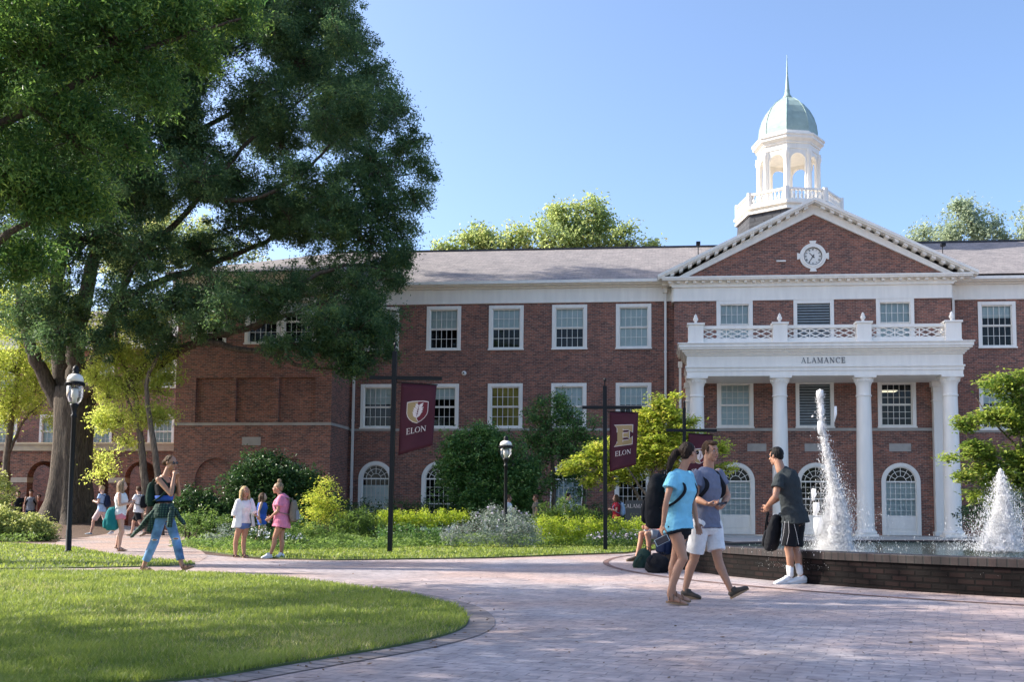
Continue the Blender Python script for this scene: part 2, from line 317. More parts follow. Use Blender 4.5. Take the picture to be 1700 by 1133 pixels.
# ================================================================== grass blades
def in_poly(P, poly):
    x, y = P[:, 0], P[:, 1]; r = np.zeros(len(P), bool); n = len(poly)
    for i in range(n):
        x0, y0 = poly[i][0], poly[i][1]; x1, y1 = poly[(i+1) % n][0], poly[(i+1) % n][1]
        if y0 == y1: continue
        c = ((y0 > y) != (y1 > y)) & (x < (x1-x0)*(y-y0)/(y1-y0)+x0); r ^= c
    return r
M['grass'] = leafmat('grass blades', (.12, .185, .032), (.275, .345, .078), .45, .45, (.40, .35, .19))
def grass(name, poly, n, seed, h0, h1, wid, ymin, ymax, pw=1.6, xmin=-18, xmax=3):
    rg = np.random.default_rng(seed); u = rg.random(n); y = ymin+(ymax-ymin)*u**pw
    x = (y+1.5)*(-.66+.9*rg.random(n)); P = np.stack([x, y], 1); P = P[in_poly(P, poly)]
    cl = np.sin(P[:, 0]*3.1+P[:, 1]*1.7)*np.sin(P[:, 0]*1.3-P[:, 1]*2.9)+.6*np.sin(P[:, 0]*7.7+2)*np.sin(P[:, 1]*6.9)
    k = rg.random(len(P)) < .75+.2*cl; P = P[k]; cl = cl[k]; N = len(P)
    a = rg.random(N)*2*PI; h = h0+(h1-h0)*rg.random(N)*(.85+.25*cl); w = wid*(.6+.8*rg.random(N))*(.5+.5*P[:, 1]/6)
    la = rg.random(N)*2*PI; le = h*(.3+.8*rg.random(N))
    d = np.stack([np.cos(a), np.sin(a)], 1); L = np.stack([np.cos(la), np.sin(la)], 1)
    z0 = np.full(N, .02)
    b0 = np.c_[P-d*w[:, None]/2, z0]; b1 = np.c_[P+d*w[:, None]/2, z0]
    mid = P+L*(le*.35)[:, None]; m0 = np.c_[mid-d*w[:, None]*.4, z0+h*.6]; m1 = np.c_[mid+d*w[:, None]*.4, z0+h*.6]; tip = np.c_[P+L*le[:, None], z0+h]
    V = np.stack([b0, b1, m1, m0, tip], 1).reshape(-1, 3); i = np.arange(N)[:, None]*5
    # quads plus a tip given as degenerate-free triangles : two meshes would be heavier, so use triangles
    T = np.concatenate([i+[0, 1, 2], i+[0, 2, 3], i+[3, 2, 4]], 1).reshape(-1, 3)
    rn = np.clip(.45+.28*cl+.22*rg.standard_normal(N), 0, .84); pn = np.sin(P[:, 0]*.9+1.3)*np.sin(P[:, 1]*1.15+.4)+.6*np.sin(P[:, 0]*2.3+P[:, 1]*1.9); tip_ = np.exp(-((P[:, 0]+1.6)**2+(P[:, 1]-7.2)**2)/.9); dry = rg.random(N) < .03+.22*np.clip(pn-.5, 0, 1)+.38*tip_; rn[dry] = .95
    o = np_mesh(name, V, T, M['grass'], rnd=np.repeat(rn, 3), k=3); o.data.polygons.foreach_set('use_smooth', [True]*len(o.data.polygons)); tag(o, kind='stuff'); return o
tag(grass('lawn_grass', LAWN, 420000, 1, .025, .065, .0045, 5.2, 15.8), 'short green grass of the round-tipped near lawn', 'grass')
tag(grass('lawn_grass', LAWN2, 70000, 2, .03, .07, .009, 15.5, 28, 1.0), 'grass strip round the left lamp post', 'grass')
tag(grass('lawn_grass', LAWN3, 90000, 3, .03, .07, .010, 19, 31, 1.0), 'grass of the far lawn below the flower beds', 'grass')
def litter(n, seed):
    rg = np.random.default_rng(seed); P = np.c_[-6+13*rg.random(n), 5+18*rg.random(n)**1.2]; k = rg.random(n) < .35; e = np.array([(v.x, v.y) for v in ks]); j = rg.integers(0, len(e), n); P[k] = e[j][k]+rg.standard_normal((k.sum(), 2))*.22
    C = np.c_[P, np.full(n, .032)]; V = []; s_ = .008+.016*rg.random(n); a = rg.random(n)*2*PI; t = np.c_[np.cos(a), np.sin(a), .2*rg.standard_normal(n)]*s_[:, None]; b_ = np.c_[-np.sin(a), np.cos(a), .5*rg.standard_normal(n)]*s_[:, None]*.4
    V = np.stack([C-t, C-b_, C+t, C+b_], 1).reshape(-1, 3); V[:, 2] = np.maximum(V[:, 2]-.018, .010); T = (np.arange(n)[:, None]*4+np.array([0, 1, 2, 0, 2, 3])).reshape(-1, 3)
    tag(np_mesh('fallen_leaves', V, T, plain('dry leaf', (.16, .095, .05), .8, var=.5, scale=3), k=3), 'scattered small dry leaves on the pavers and lawn edge', 'leaf litter', kind='stuff')
litter(900, 77)
# ================================================================== brick hall
P0 = at(1100, 850, 43.4); P0.z = 0; AL = math.atan(.09)
hall = empty('brick_hall', P0, -AL, 'long red brick hall with white columned portico, clock gable and green domed cupola', 'building')
HM = Matrix.Translation(P0) @ Matrix.Rotation(-AL, 4, 'Z')
def arcpts(c, r, z, n=16, a0=0, a1=PI): return [(c+r*math.cos(a0+(a1-a0)*i/n), z+r*math.sin(a0+(a1-a0)*i/n)) for i in range(n+1)]
def wall_panel(m, x0, x1, z0, z1, ops, y0, rev, side=None, top=None):
    """front sheet at y0 with openings (xa,xb,za,zb,arched) and reveals of depth rev. side: place it in the X=side plane (x runs along +Y)"""
    P = (lambda x, z, d: (x, y0+d, z)) if side is None else (lambda x, z, d: (side[0]+side[1]*d, x, z))
    xs = sorted(set([x0, x1]+[v for o in ops for v in (o[0], o[1])])); zs = sorted(set([z0, z1]+[v for o in ops for v in (o[2], o[3])]))
    for i in range(len(xs)-1):
        for j in range(len(zs)-1):
            a, b, c, d = xs[i], xs[i+1], zs[j], zs[j+1]; mx, mz = (a+b)/2, (c+d)/2
            if any(o[0] < mx < o[1] and o[2] < mz < o[3] for o in ops): continue
            m.add([P(a, c, 0), P(b, c, 0), P(b, d, 0), P(a, d, 0)], [(0, 1, 2, 3)])
    for xa, xb, za, zb, ar in ops:
        if ar:
            r = (xb-xa)/2; cx = (xa+xb)/2; sp = zb-r; A = arcpts(cx, r, sp)
            n = len(A)-1; h = n//2
            R1 = [P(xb, zb, 0)]+[P(x, z, 0) for x, z in A[:h+1]]; m.add(R1, [tuple([0]+list(range(h+1, 0, -1)))] if False else [tuple(range(len(R1)))])
            L1 = [P(xa, zb, 0)]+[P(x, z, 0) for x, z in A[h:]]; m.add(L1, [tuple(range(len(L1)))])
            out = [(xb, za)]+A+[(xa, za)]
        else: out = [(xb, za), (xb, zb), (xa, zb), (xa, za)]
        for (p, q) in zip(out, out[1:]): m.add([P(p[0], p[1], 0), P(q[0], q[1], 0), P(q[0], q[1], rev), P(p[0], p[1], rev)], [(0, 1, 2, 3)])
        m.add([P(xa, za, 0), P(xb, za, 0), P(xb, za, rev), P(xa, za, rev)], [(0, 1, 2, 3)])
def window(par, cx, z0, w, h, y0, blind=.45, yellow=False, louver=False, cols=5, rows=2, cas=.155, T=None):
    """T maps local (x,y,z) of a wall at y0 into place"""
    x0, x1, z1 = cx-w/2, cx+w/2, z0+h
    c = MB(); f = y0-.045; g = y0+.10
    c.box(x0, x0+cas, f, g, z0, z1); c.box(x1-cas, x1, f, g, z0, z1); c.box(x0+cas, x1-cas, f, g, z1-cas, z1); c.box(x0+cas, x1-cas, f, g, z0, z0+.10)
    c.box(x0-.03, x1+.03, f-.04, f, z0-.012, z0+.055)
    wo = c.build('window', M['white'], par, bevel=.008)
    a0, a1, b0, b1 = x0+cas, x1-cas, z0+.10, z1-cas
    if louver:
        s = MB(); n = int((b1-b0)/.115)
        for i in range(n):
            z = b0+(i+.5)*(b1-b0)/n; s.prism([(y0+.0, z-.055), (y0+.012, z-.055), (y0+.09, z+.035), (y0+.078, z+.035)], 0, a0, a1)
        s.build('louver_slats', M['louver'], wo); d = MB(); d.box(a0, a1, y0+.12, y0+.13, b0, b1); d.build('louver_back', M['dark'], wo); return wo
    s = MB(); zm = (b0+b1)/2; fw = .04; ys = y0+.03
    for (za, zb, yy) in ((zm, b1, ys), (b0, zm, ys+.035)):
        s.box(a0, a0+fw, yy, yy+.03, za, zb); s.box(a1-fw, a1, yy, yy+.03, za, zb); s.box(a0+fw, a1-fw, yy, yy+.03, zb-fw, zb); s.box(a0+fw, a1-fw, yy, yy+.03, za, za+fw)
        for k in range(1, cols):
            x = a0+fw+(a1-a0-2*fw)*k/cols; s.box(x-.009, x+.009, yy+.004, yy+.024, za+fw, zb-fw)
        for k in range(1, rows):
            z = za+fw+(zb-za-2*fw)*k/rows; s.box(a0+fw, a1-fw, yy+.006, yy+.022, z-.009, z+.009)
    s.build('sash', M['white'], wo)
    p = MB(); p.add([(a0, y0+.085, b0), (a1, y0+.085, b0), (a1, y0+.085, b1), (a0, y0+.085, b1)], [(0, 1, 2, 3)]); p.build('pane', M['glass'], wo)
    if blind > 0:
        bl = MB(); zb = b1-(b1-b0)*blind; n = max(2, int((b1-zb)/.06))
        for i in range(n):
            z = zb+(b1-zb)*i/n; dz = (b1-zb)/n; bl.add([(a0, y0+.17, z), (a1, y0+.17, z), (a1, y0+.155, z+dz*1.02), (a0, y0+.155, z+dz*1.02)], [(0, 1, 2, 3)])
        bl.build('blind', M['blind_lit'] if yellow else M['blind'], wo)
    return wo
def arch_window(par, cx, z0, w, ztop, y0, door=False, blind=.0, cas=.17):
    r = w/2; sp = ztop-r; x0, x1 = cx-r, cx+r; ri = r-cas
    c = MB(); f, g = y0-.05, y0+.10; A = arcpts(cx, r, sp, 20); B = arcpts(cx, ri, sp, 20)
    for i in range(20):
        q = [A[i], A[i+1], B[i+1], B[i]]; c.add([(p[0], f, p[1]) for p in q]+[(p[0], g, p[1]) for p in q], [(0, 3, 2, 1), (4, 5, 6, 7), (0, 1, 5, 4), (3, 7, 6, 2)])
    c.box(x0, x0+cas, f, g, z0, sp); c.box(x1-cas, x1, f, g, z0, sp); c.box(x0+cas, x1-cas, f, g, z0, z0+.08)
    if door: c.box(x0+cas, x1-cas, f+.03, g, z0+.08, z0+.16)
    wo = c.build('arched_door' if door else 'arched_window', M['white'], par, bevel=.006)
    s = MB(); ya, yb = y0+.03, y0+.06; a0, a1 = x0+cas, x1-cas; zb0 = z0+.08
    if door:
        pt = MB(); pt.box(a0, a1, y0+.02, y0+.07, z0+.16, z0+.78); pt.box(a0+.1, a1-.1, y0+.005, y0+.02, z0+.26, z0+.68); pt.build('lower_panel', M['white'], wo, bevel=.01); zb0 = z0+.78
    s.box(a0, a0+.035, ya, yb, zb0, sp); s.box(a1-.035, a1, ya, yb, zb0, sp); s.box(a0+.035, a1-.035, ya, yb, zb0, zb0+.045); s.box(a0+.035, a1-.035, ya-.01, yb, sp-.03, sp+.03)
    zm = (zb0+sp)/2; s.box(a0+.035, a1-.035, ya, yb, zm-.025, zm+.025)
    for k in range(1, 6): x = a0+(a1-a0)*k/6; s.box(x-.009, x+.009, ya+.005, yb-.005, zb0+.045, sp-.03)
    nr = 6
    for k in range(1, nr):
        if abs(k-nr/2) < .1: continue
        z = zb0+(sp-zb0)*k/nr; s.box(a0+.035, a1-.035, ya+.007, yb-.007, z-.009, z+.009)
    def bar(p, q, t=.010): 
        d = Vector((q[0]-p[0], q[1]-p[1])).normalized(); nx, nz = -d.y*t, d.x*t
        q4 = [(p[0]+nx, p[1]+nz), (q[0]+nx, q[1]+nz), (q[0]-nx, q[1]-nz), (p[0]-nx, p[1]-nz)]
        s.add([(a, ya+.005, b) for a, b in q4]+[(a, yb-.005, b) for a, b in q4], [(0, 3, 2, 1), (4, 5, 6, 7), (0, 1, 5, 4), (1, 2, 6, 5), (2, 3, 7, 6), (3, 0, 4, 7)])
    ri2 = ri*.38
    for k in range(1, 6): a = PI*k/6; bar((cx+ri2*math.cos(a), sp+ri2*math.sin(a)), (cx+ri*math.cos(a), sp+ri*math.sin(a)))
    for rr in (ri2, ri*.72): 
        Q = arcpts(cx, rr, sp, 12)
        for p, q in zip(Q, Q[1:]): bar(p, q)
    Q = arcpts(cx, ri-.015, sp, 16)
    for p, q in zip(Q, Q[1:]): bar(p, q, .018)
    s.build('sash', M['white'], wo)
    p = MB(); O = [(a0, zb0), (a1, zb0)]+arcpts(cx, ri, sp, 16); p.add([(a, y0+.085, b) for a, b in O], [tuple(range(len(O)))]); p.build('pane', M['glass'], wo)
    if blind:
        b = MB(); zt = sp+ri*.1; b.add([(a0, y0+.16, zb0), (a1, y0+.16, zb0), (a1, y0+.16, zb0+(zt-zb0)*blind+.0), (a0, y0+.16, zb0+(zt-zb0)*blind)], [(0, 1, 2, 3)]); b.build('blind', M['blind'], wo)
    return wo
W = 1.57
uppers = [(-12.65, .5), (-9.81, .5), (-6.97, .5), (-4.12, .5), (-1.27, 1.0), (14.29, .3), (17.14, .4), (20, .4)]
lowers = [(-12.78, .42, 0), (-9.86, .3, 0), (-6.98, 1, 1), (-4.13, .8, 0), (-1.27, .45, 0), (14.25, .4, 0), (17.1, .4, 0), (20, .4, 0)]
arches = [-12.8, -9.92, -7.05, -4.15, -1.31, 14.3, 17.1, 20]
i_ = .06
def wop(c, z0, w, h): return (c-w/2+i_, c+w/2-i_, z0+.02, z0+h-i_, False)
wl = MB()
opsL = [wop(c, 8.19, W, 2.02) for c, b in uppers if c < 0]+[wop(c, 4.66, W, 2.02) for c, b, y in lowers if c < 0]+[(c-W/2+i_, c+W/2-i_, .15, 3.2-i_, True) for c in arches if c < 0]
wall_panel(wl, -14.07, .51, 0, 10.35, opsL, 0, .12)
opsR = [wop(c, 8.19-.1, W, 2.02) for c, b in uppers if c > 0]+[wop(c, 4.66-.1, W, 2.02) for c, b, y in lowers if c > 0]+[(c-W/2+i_, c+W/2-i_, .15, 3.2-i_, True) for c in arches if c > 0]
wall_panel(wl, 12.17, 24, 0, 10.35, opsR, 0, .12)
# projecting left wing: front, right return, left return
pan = [(-20.1, -18.45, 4.75, 6.67, False), (-18.3, -16.65, 4.75, 6.67, False), (-16.4, -14.8, 4.75, 6.67, False)]
ba = [(-20.0, -18.2, .4, 3.2, True), (-16.6, -14.9, .4, 3.2, True)]
ww = [wop(-17.2, 8.12, W, 2.02), wop(-15.6, 8.12, W, 2.02), wop(-19.6, 8.12, W, 2.02)]
wall_panel(wl, -21, -14.07, 0, 10.35, pan+ba+ww, -2.5, .12)
for a, b, c, d, ar in pan+ba: wl.add([(a, -2.382, c), (b, -2.382, c), (b, -2.382, d), (a, -2.382, d)], [(0, 1, 2, 3)])
wl.add([(-14.07, -2.5, 0), (-14.07, 0, 0), (-14.07, 0, 10.35), (-14.07, -2.5, 10.35)], [(0, 1, 2, 3)])
wl.add([(-21, 14, 0), (-21, -2.5, 0), (-21, -2.5, 10.35), (-21, 14, 10.35)], [(0, 1, 2, 3)])
# centre block
cb_ops = [wop(3.1, 8.1, 1.55, 2.02), wop(6.45, 8.1, 1.7, 2.02), wop(9.85, 8.1, 1.58, 2.02), wop(3.1, 4.6, 1.55, 2.03), wop(6.45, 4.6, 1.6, 2.03), wop(9.85, 4.6, 1.58, 2.03)]+[(c-.8+i_, c+.8-i_, .10, 3.12-i_, True) for c in (3.1, 6.45, 9.95)]
wall_panel(wl, .51, 12.17, 0, 10.15, cb_ops, -.8, .12)
for u in (.51, 12.17): wl.add([(u, -.8, 0), (u, 0, 0), (u, 0, 10.35), (u, -.8, 10.35)], [(0, 1, 2, 3)])
wl.add([(24, 0, 0), (24, 14, 0), (24, 14, 10.35), (24, 0, 10.35)], [(0, 1, 2, 3)]); wl.add([(24, 14, 0), (-21, 14, 0), (-21, 14, 10.35), (24, 14, 10.35)], [(0, 1, 2, 3)])
wl.build('wall', M['brick'], hall)
gb = MB(); gb.add([(.55, -.78, 11.0), (12.4, -.78, 11.0), (6.49, -.78, 14.0)], [(0, 1, 2)]); gb.build('gable_wall', M['brick'], hall)
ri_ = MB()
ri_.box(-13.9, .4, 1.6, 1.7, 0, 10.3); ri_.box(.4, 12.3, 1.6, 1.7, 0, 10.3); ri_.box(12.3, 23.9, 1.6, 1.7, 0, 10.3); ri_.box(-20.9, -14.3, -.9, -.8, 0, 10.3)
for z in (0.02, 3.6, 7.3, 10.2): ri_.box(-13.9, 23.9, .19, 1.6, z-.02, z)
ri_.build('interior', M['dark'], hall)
CLB = []
for cx, z in ((3.1, 6.4), (3.35, 6.3), (9.6, 6.35), (-7.0, 6.4), (3.0, 9.9)):
    CLB.append((cx, z))
m_, n_, l_, b_ = mat('lit ceiling panel'); b_.inputs['Emission Color'].default_value = (1, .86, .6, 1); b_.inputs['Emission Strength'].default_value = .55; M['lit'] = m_
for cx, z in CLB: cl = MB(); cl.box(cx-.55, cx+.55, .3, .8, z-.05, z-.02); cl.build('ceiling_light', M['lit'], hall)
for c, b in uppers: window(hall, c, 8.19 if c < 0 else 8.09, W, 2.02, 0, b)
for c, b, y in lowers: window(hall, c, 4.66 if c < 0 else 4.56, W, 2.02, 0, b, bool(y))
for i, c in enumerate(arches): arch_window(hall, c, .12, W, 3.2, 0, blind=(.85, .3, .6, .95, .45, .9, .4, .6)[i])
for c in (-17.2, -15.6, -19.6): window(hall, c, 8.12, W, 2.02, -2.5, .3)
window(hall, 3.1, 8.1, 1.55, 2.02, -.8, .9); window(hall, 6.45, 8.1, 1.7, 2.02, -.8, louver=True); window(hall, 9.85, 8.1, 1.58, 2.02, -.8, 1)
window(hall, 3.1, 4.6, 1.55, 2.03, -.8, 1.0, rows=3); window(hall, 6.45, 4.6, 1.6, 2.03, -.8, louver=True); window(hall, 9.85, 4.6, 1.58, 2.03, -.8, 0, rows=3)  # full blind in the left window stands in for a pale blue reflection
for c in (3.1, 6.45, 9.95): arch_window(hall, c, .08, 1.6, 3.12, -.8, door=True, blind=.95 if c != 6.45 else .0)
# stone bands
b = MB(); b.box(-14.03, .51, -.035, 0, 4.56, 4.66); b.box(12.21, 24, -.035, 0, 4.46, 4.56); b.box(-21.035, -14.035, -2.535, -2.5, 4.6, 4.72); b.box(-14.07, -14.035, -2.5, -.035, 4.6, 4.72); b.box(.51, 12.17, -.835, -.8, 4.47, 4.59)
b.build('stone_band', M['belt'], hall)
for (u0, u1, z0, z1, y) in ((-17.95, -17.13, 3.75, 4.1, -2.5), (3.6, 4.4, 3.6, 3.93, -.8), (6.0, 6.9, 3.6, 3.93, -.8), (9.5, 10.4, 3.6, 3.93, -.8)):
    q = MB(); q.box(u0, u1, y-.02, y, z0, z1); q.build('stone_plaque', M['belt'], hall)
# cornice & frieze of the wings
c = MB()
def cornice(u0, u1, y, z, c=c):
    c.box(u0, u1, y-.06, y+.15, z, z+.12); c.box(u0, u1, y-.04, y+.15, z+.12, z+.66); c.box(u0, u1, y-.16, y+.15, z+.66, z+.74); c.box(u0, u1, y-.42, y+.15, z+.74, z+.90); 
cornice(12.23, 24, 0, 10.2); c.build('cornice', M['white'], hall, bevel=.012); c = MB(); cornice(-14.0, .45, 0, 10.3, c); cornice(-21.3, -13.8, -2.5, 10.3, c)
c.box(-14.0, -13.65, -2.35, -.3, 11.04, 11.2); c.box(-14.0, -13.95, -2.35, -.3, 10.3, 11.04); c.box(-21.4, -21.0, -2.35, 10, 11.04, 11.2)
c.build('cornice', M['white'], hall, bevel=.012)
for q_ in ((-13.7, .2, 11.09), (12.7, 24, 10.99)): g = MB(); g.box(q_[0], q_[1], -.56, -.42, q_[2], q_[2]+.13); g.build('gutter', M['white'], hall)
# roofs
r = MB()
r.add([(-14.2, -.5, 11.22), (24.3, -.5, 11.22), (24.3, 7, 14.62), (-14.2, 7, 14.62), (24.3, 14.5, 11.22), (-14.2, 14.5, 11.22)], [(0, 1, 2, 3), (3, 2, 4, 5)])
r.add([(-21.5, -3.0, 11.22), (-13.6, -3.0, 11.22), (-13.6, 14.5, 11.22), (-21.5, 14.5, 11.22), (-17.5, 7, 14.63), (-14.1, 7, 14.63)], [(0, 1, 5, 4), (1, 2, 5), (2, 3, 4, 5), (3, 0, 4)])
r.build('roof', M['roof'], hall)
rc = MB(); rc.box(-17.5, 24.3, 6.93, 7.07, 14.60, 14.70); rc.build('ridge_cap', M['slate'], hall)
gr = MB(); gr.add([(-.22, -1.25, 11.15), (6.49, -1.25, 14.46), (6.49, 6.6, 14.46), (-.22, -.3, 11.15)], [(0, 1, 2, 3)]); gr.add([(13.2, -1.25, 11.15), (6.49, -1.25, 14.46), (6.49, 6.6, 14.46), (13.2, -.3, 11.15)], [(0, 3, 2, 1)])
gr.build('gable_roof', M['roof'], hall)
# block frieze, horizontal + raking cornice with modillions
c = MB(); c.box(.46, 12.22, -.86, -.7, 10.12, 10.24); c.box(.48, 12.20, -.84, -.7, 10.24, 10.72); c.box(.40, 12.28, -.94, -.7, 10.72, 10.80); c.box(.3, 12.4, -.93, -.7, 10.80, 10.97); c.box(-.02, 12.98, -1.25, -.7, 10.97, 11.04); c.box(-.06, 13.02, -1.29, -.7, 11.04, 11.11)
c.box(-.02, .42, -.7, 0.1, 10.90, 11.09); c.box(12.28, 12.98, -.7, 0.1, 10.90, 11.09); c.box(.40, .5, -.7, 0, 10.12, 10.80); c.box(12.18, 12.28, -.7, 0, 10.12, 10.80)
sl = (14.34-11.04)/(6.49+.2)
for sg in (1, -1):
    def X(u): return 6.49+sg*(u-6.49)
    for (d0, d1, ya) in ((.0, .13, -1.34), (.13, .20, -1.28), (.19, .62, -.9)):
        pl = [(X(-.2), 11.06+.13-d0), (X(6.49), 14.47-d0), (X(6.49), 14.47-d1), (X(-.2), 11.06+.13-d1)]
        if d0 > .15: pl = [(X(.55), 11.12), (X(6.49), 14.47-d0), (X(6.49), 14.47-d1), (X(.95), 11.12)]
        vs = [(a, ya, z) for a, z in pl]+[(a, -.76, z) for a, z in pl]
        c.add(vs, [(0, 1, 2, 3), (7, 6, 5, 4), (0, 4, 5, 1), (2, 6, 7, 3), (0, 3, 7, 4)])
c.build('pediment_cornice', M['white'], hall)
d = MB()
u = .25
while u < 12.75: d.box(u, u+.13, -1.12, -.94, 10.87, 10.97); u += .36
for sg in (1, -1):
    u = .35
    while u < 6.3:
        z = 11.19-.20+(u+.2)*(14.47-11.19)/6.69; a0, a1 = 6.49+sg*(u-6.49), 6.49+sg*(u+.16-6.49); z1 = z+.16*.49
        pl = [(a0, z-.001), (a1, z1-.001), (a1, z1-.11), (a0, z-.11)]; vs = [(a, -1.2, q) for a, q in pl]+[(a, -.78, q) for a, q in pl]
        d.add(vs, [(0, 1, 2, 3), (0, 3, 7, 4), (2, 1, 5, 6), (2, 6, 7, 3)]); u += .38
for sg in (1, -1):   # soffit between the blocks
    def X(u): return 6.49+sg*(u-6.49)
    d.add([(X(.5), -.76, 11.19-.2+.7*.49), (X(6.49), -.76, 14.27), (X(6.49), -1.26, 14.27), (X(.5), -1.26, 11.19-.2+.7*.49)], [(0, 1, 2, 3)])
d.build('modillion', M['white'], hall)
# clock
ck = MB(); cc = (6.45, 12.02)
def ring(m, c, ro, ri, y0, y1, n=40):
    for i in range(n):
        a, b = 2*PI*i/n, 2*PI*(i+1)/n; q = [(c[0]+r*math.cos(t), c[1]+r*math.sin(t)) for r, t in ((ro, a), (ro, b), (ri, b), (ri, a))]
        m.add([(x, y0, z) for x, z in q]+[(x, y1, z) for x, z in q], [(0, 1, 2, 3), (0, 4, 5, 1), (3, 2, 6, 7)])
ring(ck, cc, .56, .385, -.86, -.78); ring(ck, cc, .47, .40, -.89, -.86)
for a in range(4):
    t = a*PI/2; ux, uz = math.cos(t), math.sin(t); px_, pz = -uz, ux
    for (r0, r1, hw0, hw1) in ((.53, .67, .10, .15),):
        q = [(cc[0]+ux*r0+px_*hw0, cc[1]+uz*r0+pz*hw0), (cc[0]+ux*r1+px_*hw1, cc[1]+uz*r1+pz*hw1), (cc[0]+ux*r1-px_*hw1, cc[1]+uz*r1-pz*hw1), (cc[0]+ux*r0-px_*hw0, cc[1]+uz*r0-pz*hw0)]
        ck.add([(x, -.87, z) for x, z in q]+[(x, -.78, z) for x, z in q], [(0, 3, 2, 1), (0, 1, 5, 4), (1, 2, 6, 5), (2, 3, 7, 6)])
cko = ck.build('clock', M['white'], hall)
fc = MB(); fc.add([(cc[0]+.385*math.cos(t), -.80, cc[1]+.385*math.sin(t)) for t in np.linspace(0, 2*PI, 33)[:-1]], [tuple(range(32))]); fc.build('clock_face', M['white'], cko)
cm = MB(); ring(cm, cc, .385, .37, -.865, -.80)
def stroke(m, p, q, t0, t1, y, th=.004):
    d_ = Vector((q[0]-p[0], q[1]-p[1])).normalized(); nx, nz = -d_.y, d_.x
    q4 = [(p[0]+nx*t0, p[1]+nz*t0), (p[0]-nx*t0, p[1]-nz*t0), (q[0]-nx*t1, q[1]-nz*t1), (q[0]+nx*t1, q[1]+nz*t1)]
    m.add([(a, y, b) for a, b in q4]+[(a, y+th, b) for a, b in q4], [(0, 1, 2, 3), (7, 6, 5, 4), (0, 4, 5, 1), (1, 5, 6, 2), (2, 6, 7, 3), (3, 7, 4, 0)])
NUM = ['XII', 'I', 'II', 'III', 'IIII', 'V', 'VI', 'VII', 'VIII', 'IX', 'X', 'XI']
for k, s_ in enumerate(NUM):
    a = PI/2-k*PI/6; ux, uz = math.cos(a), math.sin(a); tx, tz = uz, -ux
    ws = {'I': .018, 'V': .03, 'X': .034}; tot = sum(ws[ch] for ch in s_); off = -tot/2
    def Q(o, r): return (cc[0]+ux*r+tx*o, cc[1]+uz*r+tz*o)
    for ch in s_:
        o0, o1 = off, off+ws[ch]; om = (o0+o1)/2; off = o1
        if ch == 'I': stroke(cm, Q(om, .26), Q(om, .335), .005, .005, -.807)
        if ch == 'V': stroke(cm, Q(om, .26), Q(o0+.004, .335), .004, .005, -.807); stroke(cm, Q(om, .26), Q(o1-.004, .335), .003, .003, -.808)
        if ch == 'X': stroke(cm, Q(o0+.004, .26), Q(o1-.004, .335), .003, .003, -.807); stroke(cm, Q(o1-.004, .26), Q(o0+.004, .335), .005, .005, -.808)
cm.build('numeral', M['black'], cko)
hd = MB()
for ang, L_, w_ in ((R(90-316), .21, .022), (R(90-212), .30, .018)):
    e = (cc[0]+L_*math.cos(ang), cc[1]+L_*math.sin(ang)); t = (cc[0]-.09*math.cos(ang), cc[1]-.09*math.sin(ang)); stroke(hd, t, e, w_, w_*.45, -.825 if L_ > .25 else -.818)
hd.build('clock_hand', M['black'], cko)
q = MB(); q.box(4.9, 5.3, -.87, -.78, 11.8, 11.86); q.build('gable_vent', M['white'], hall)
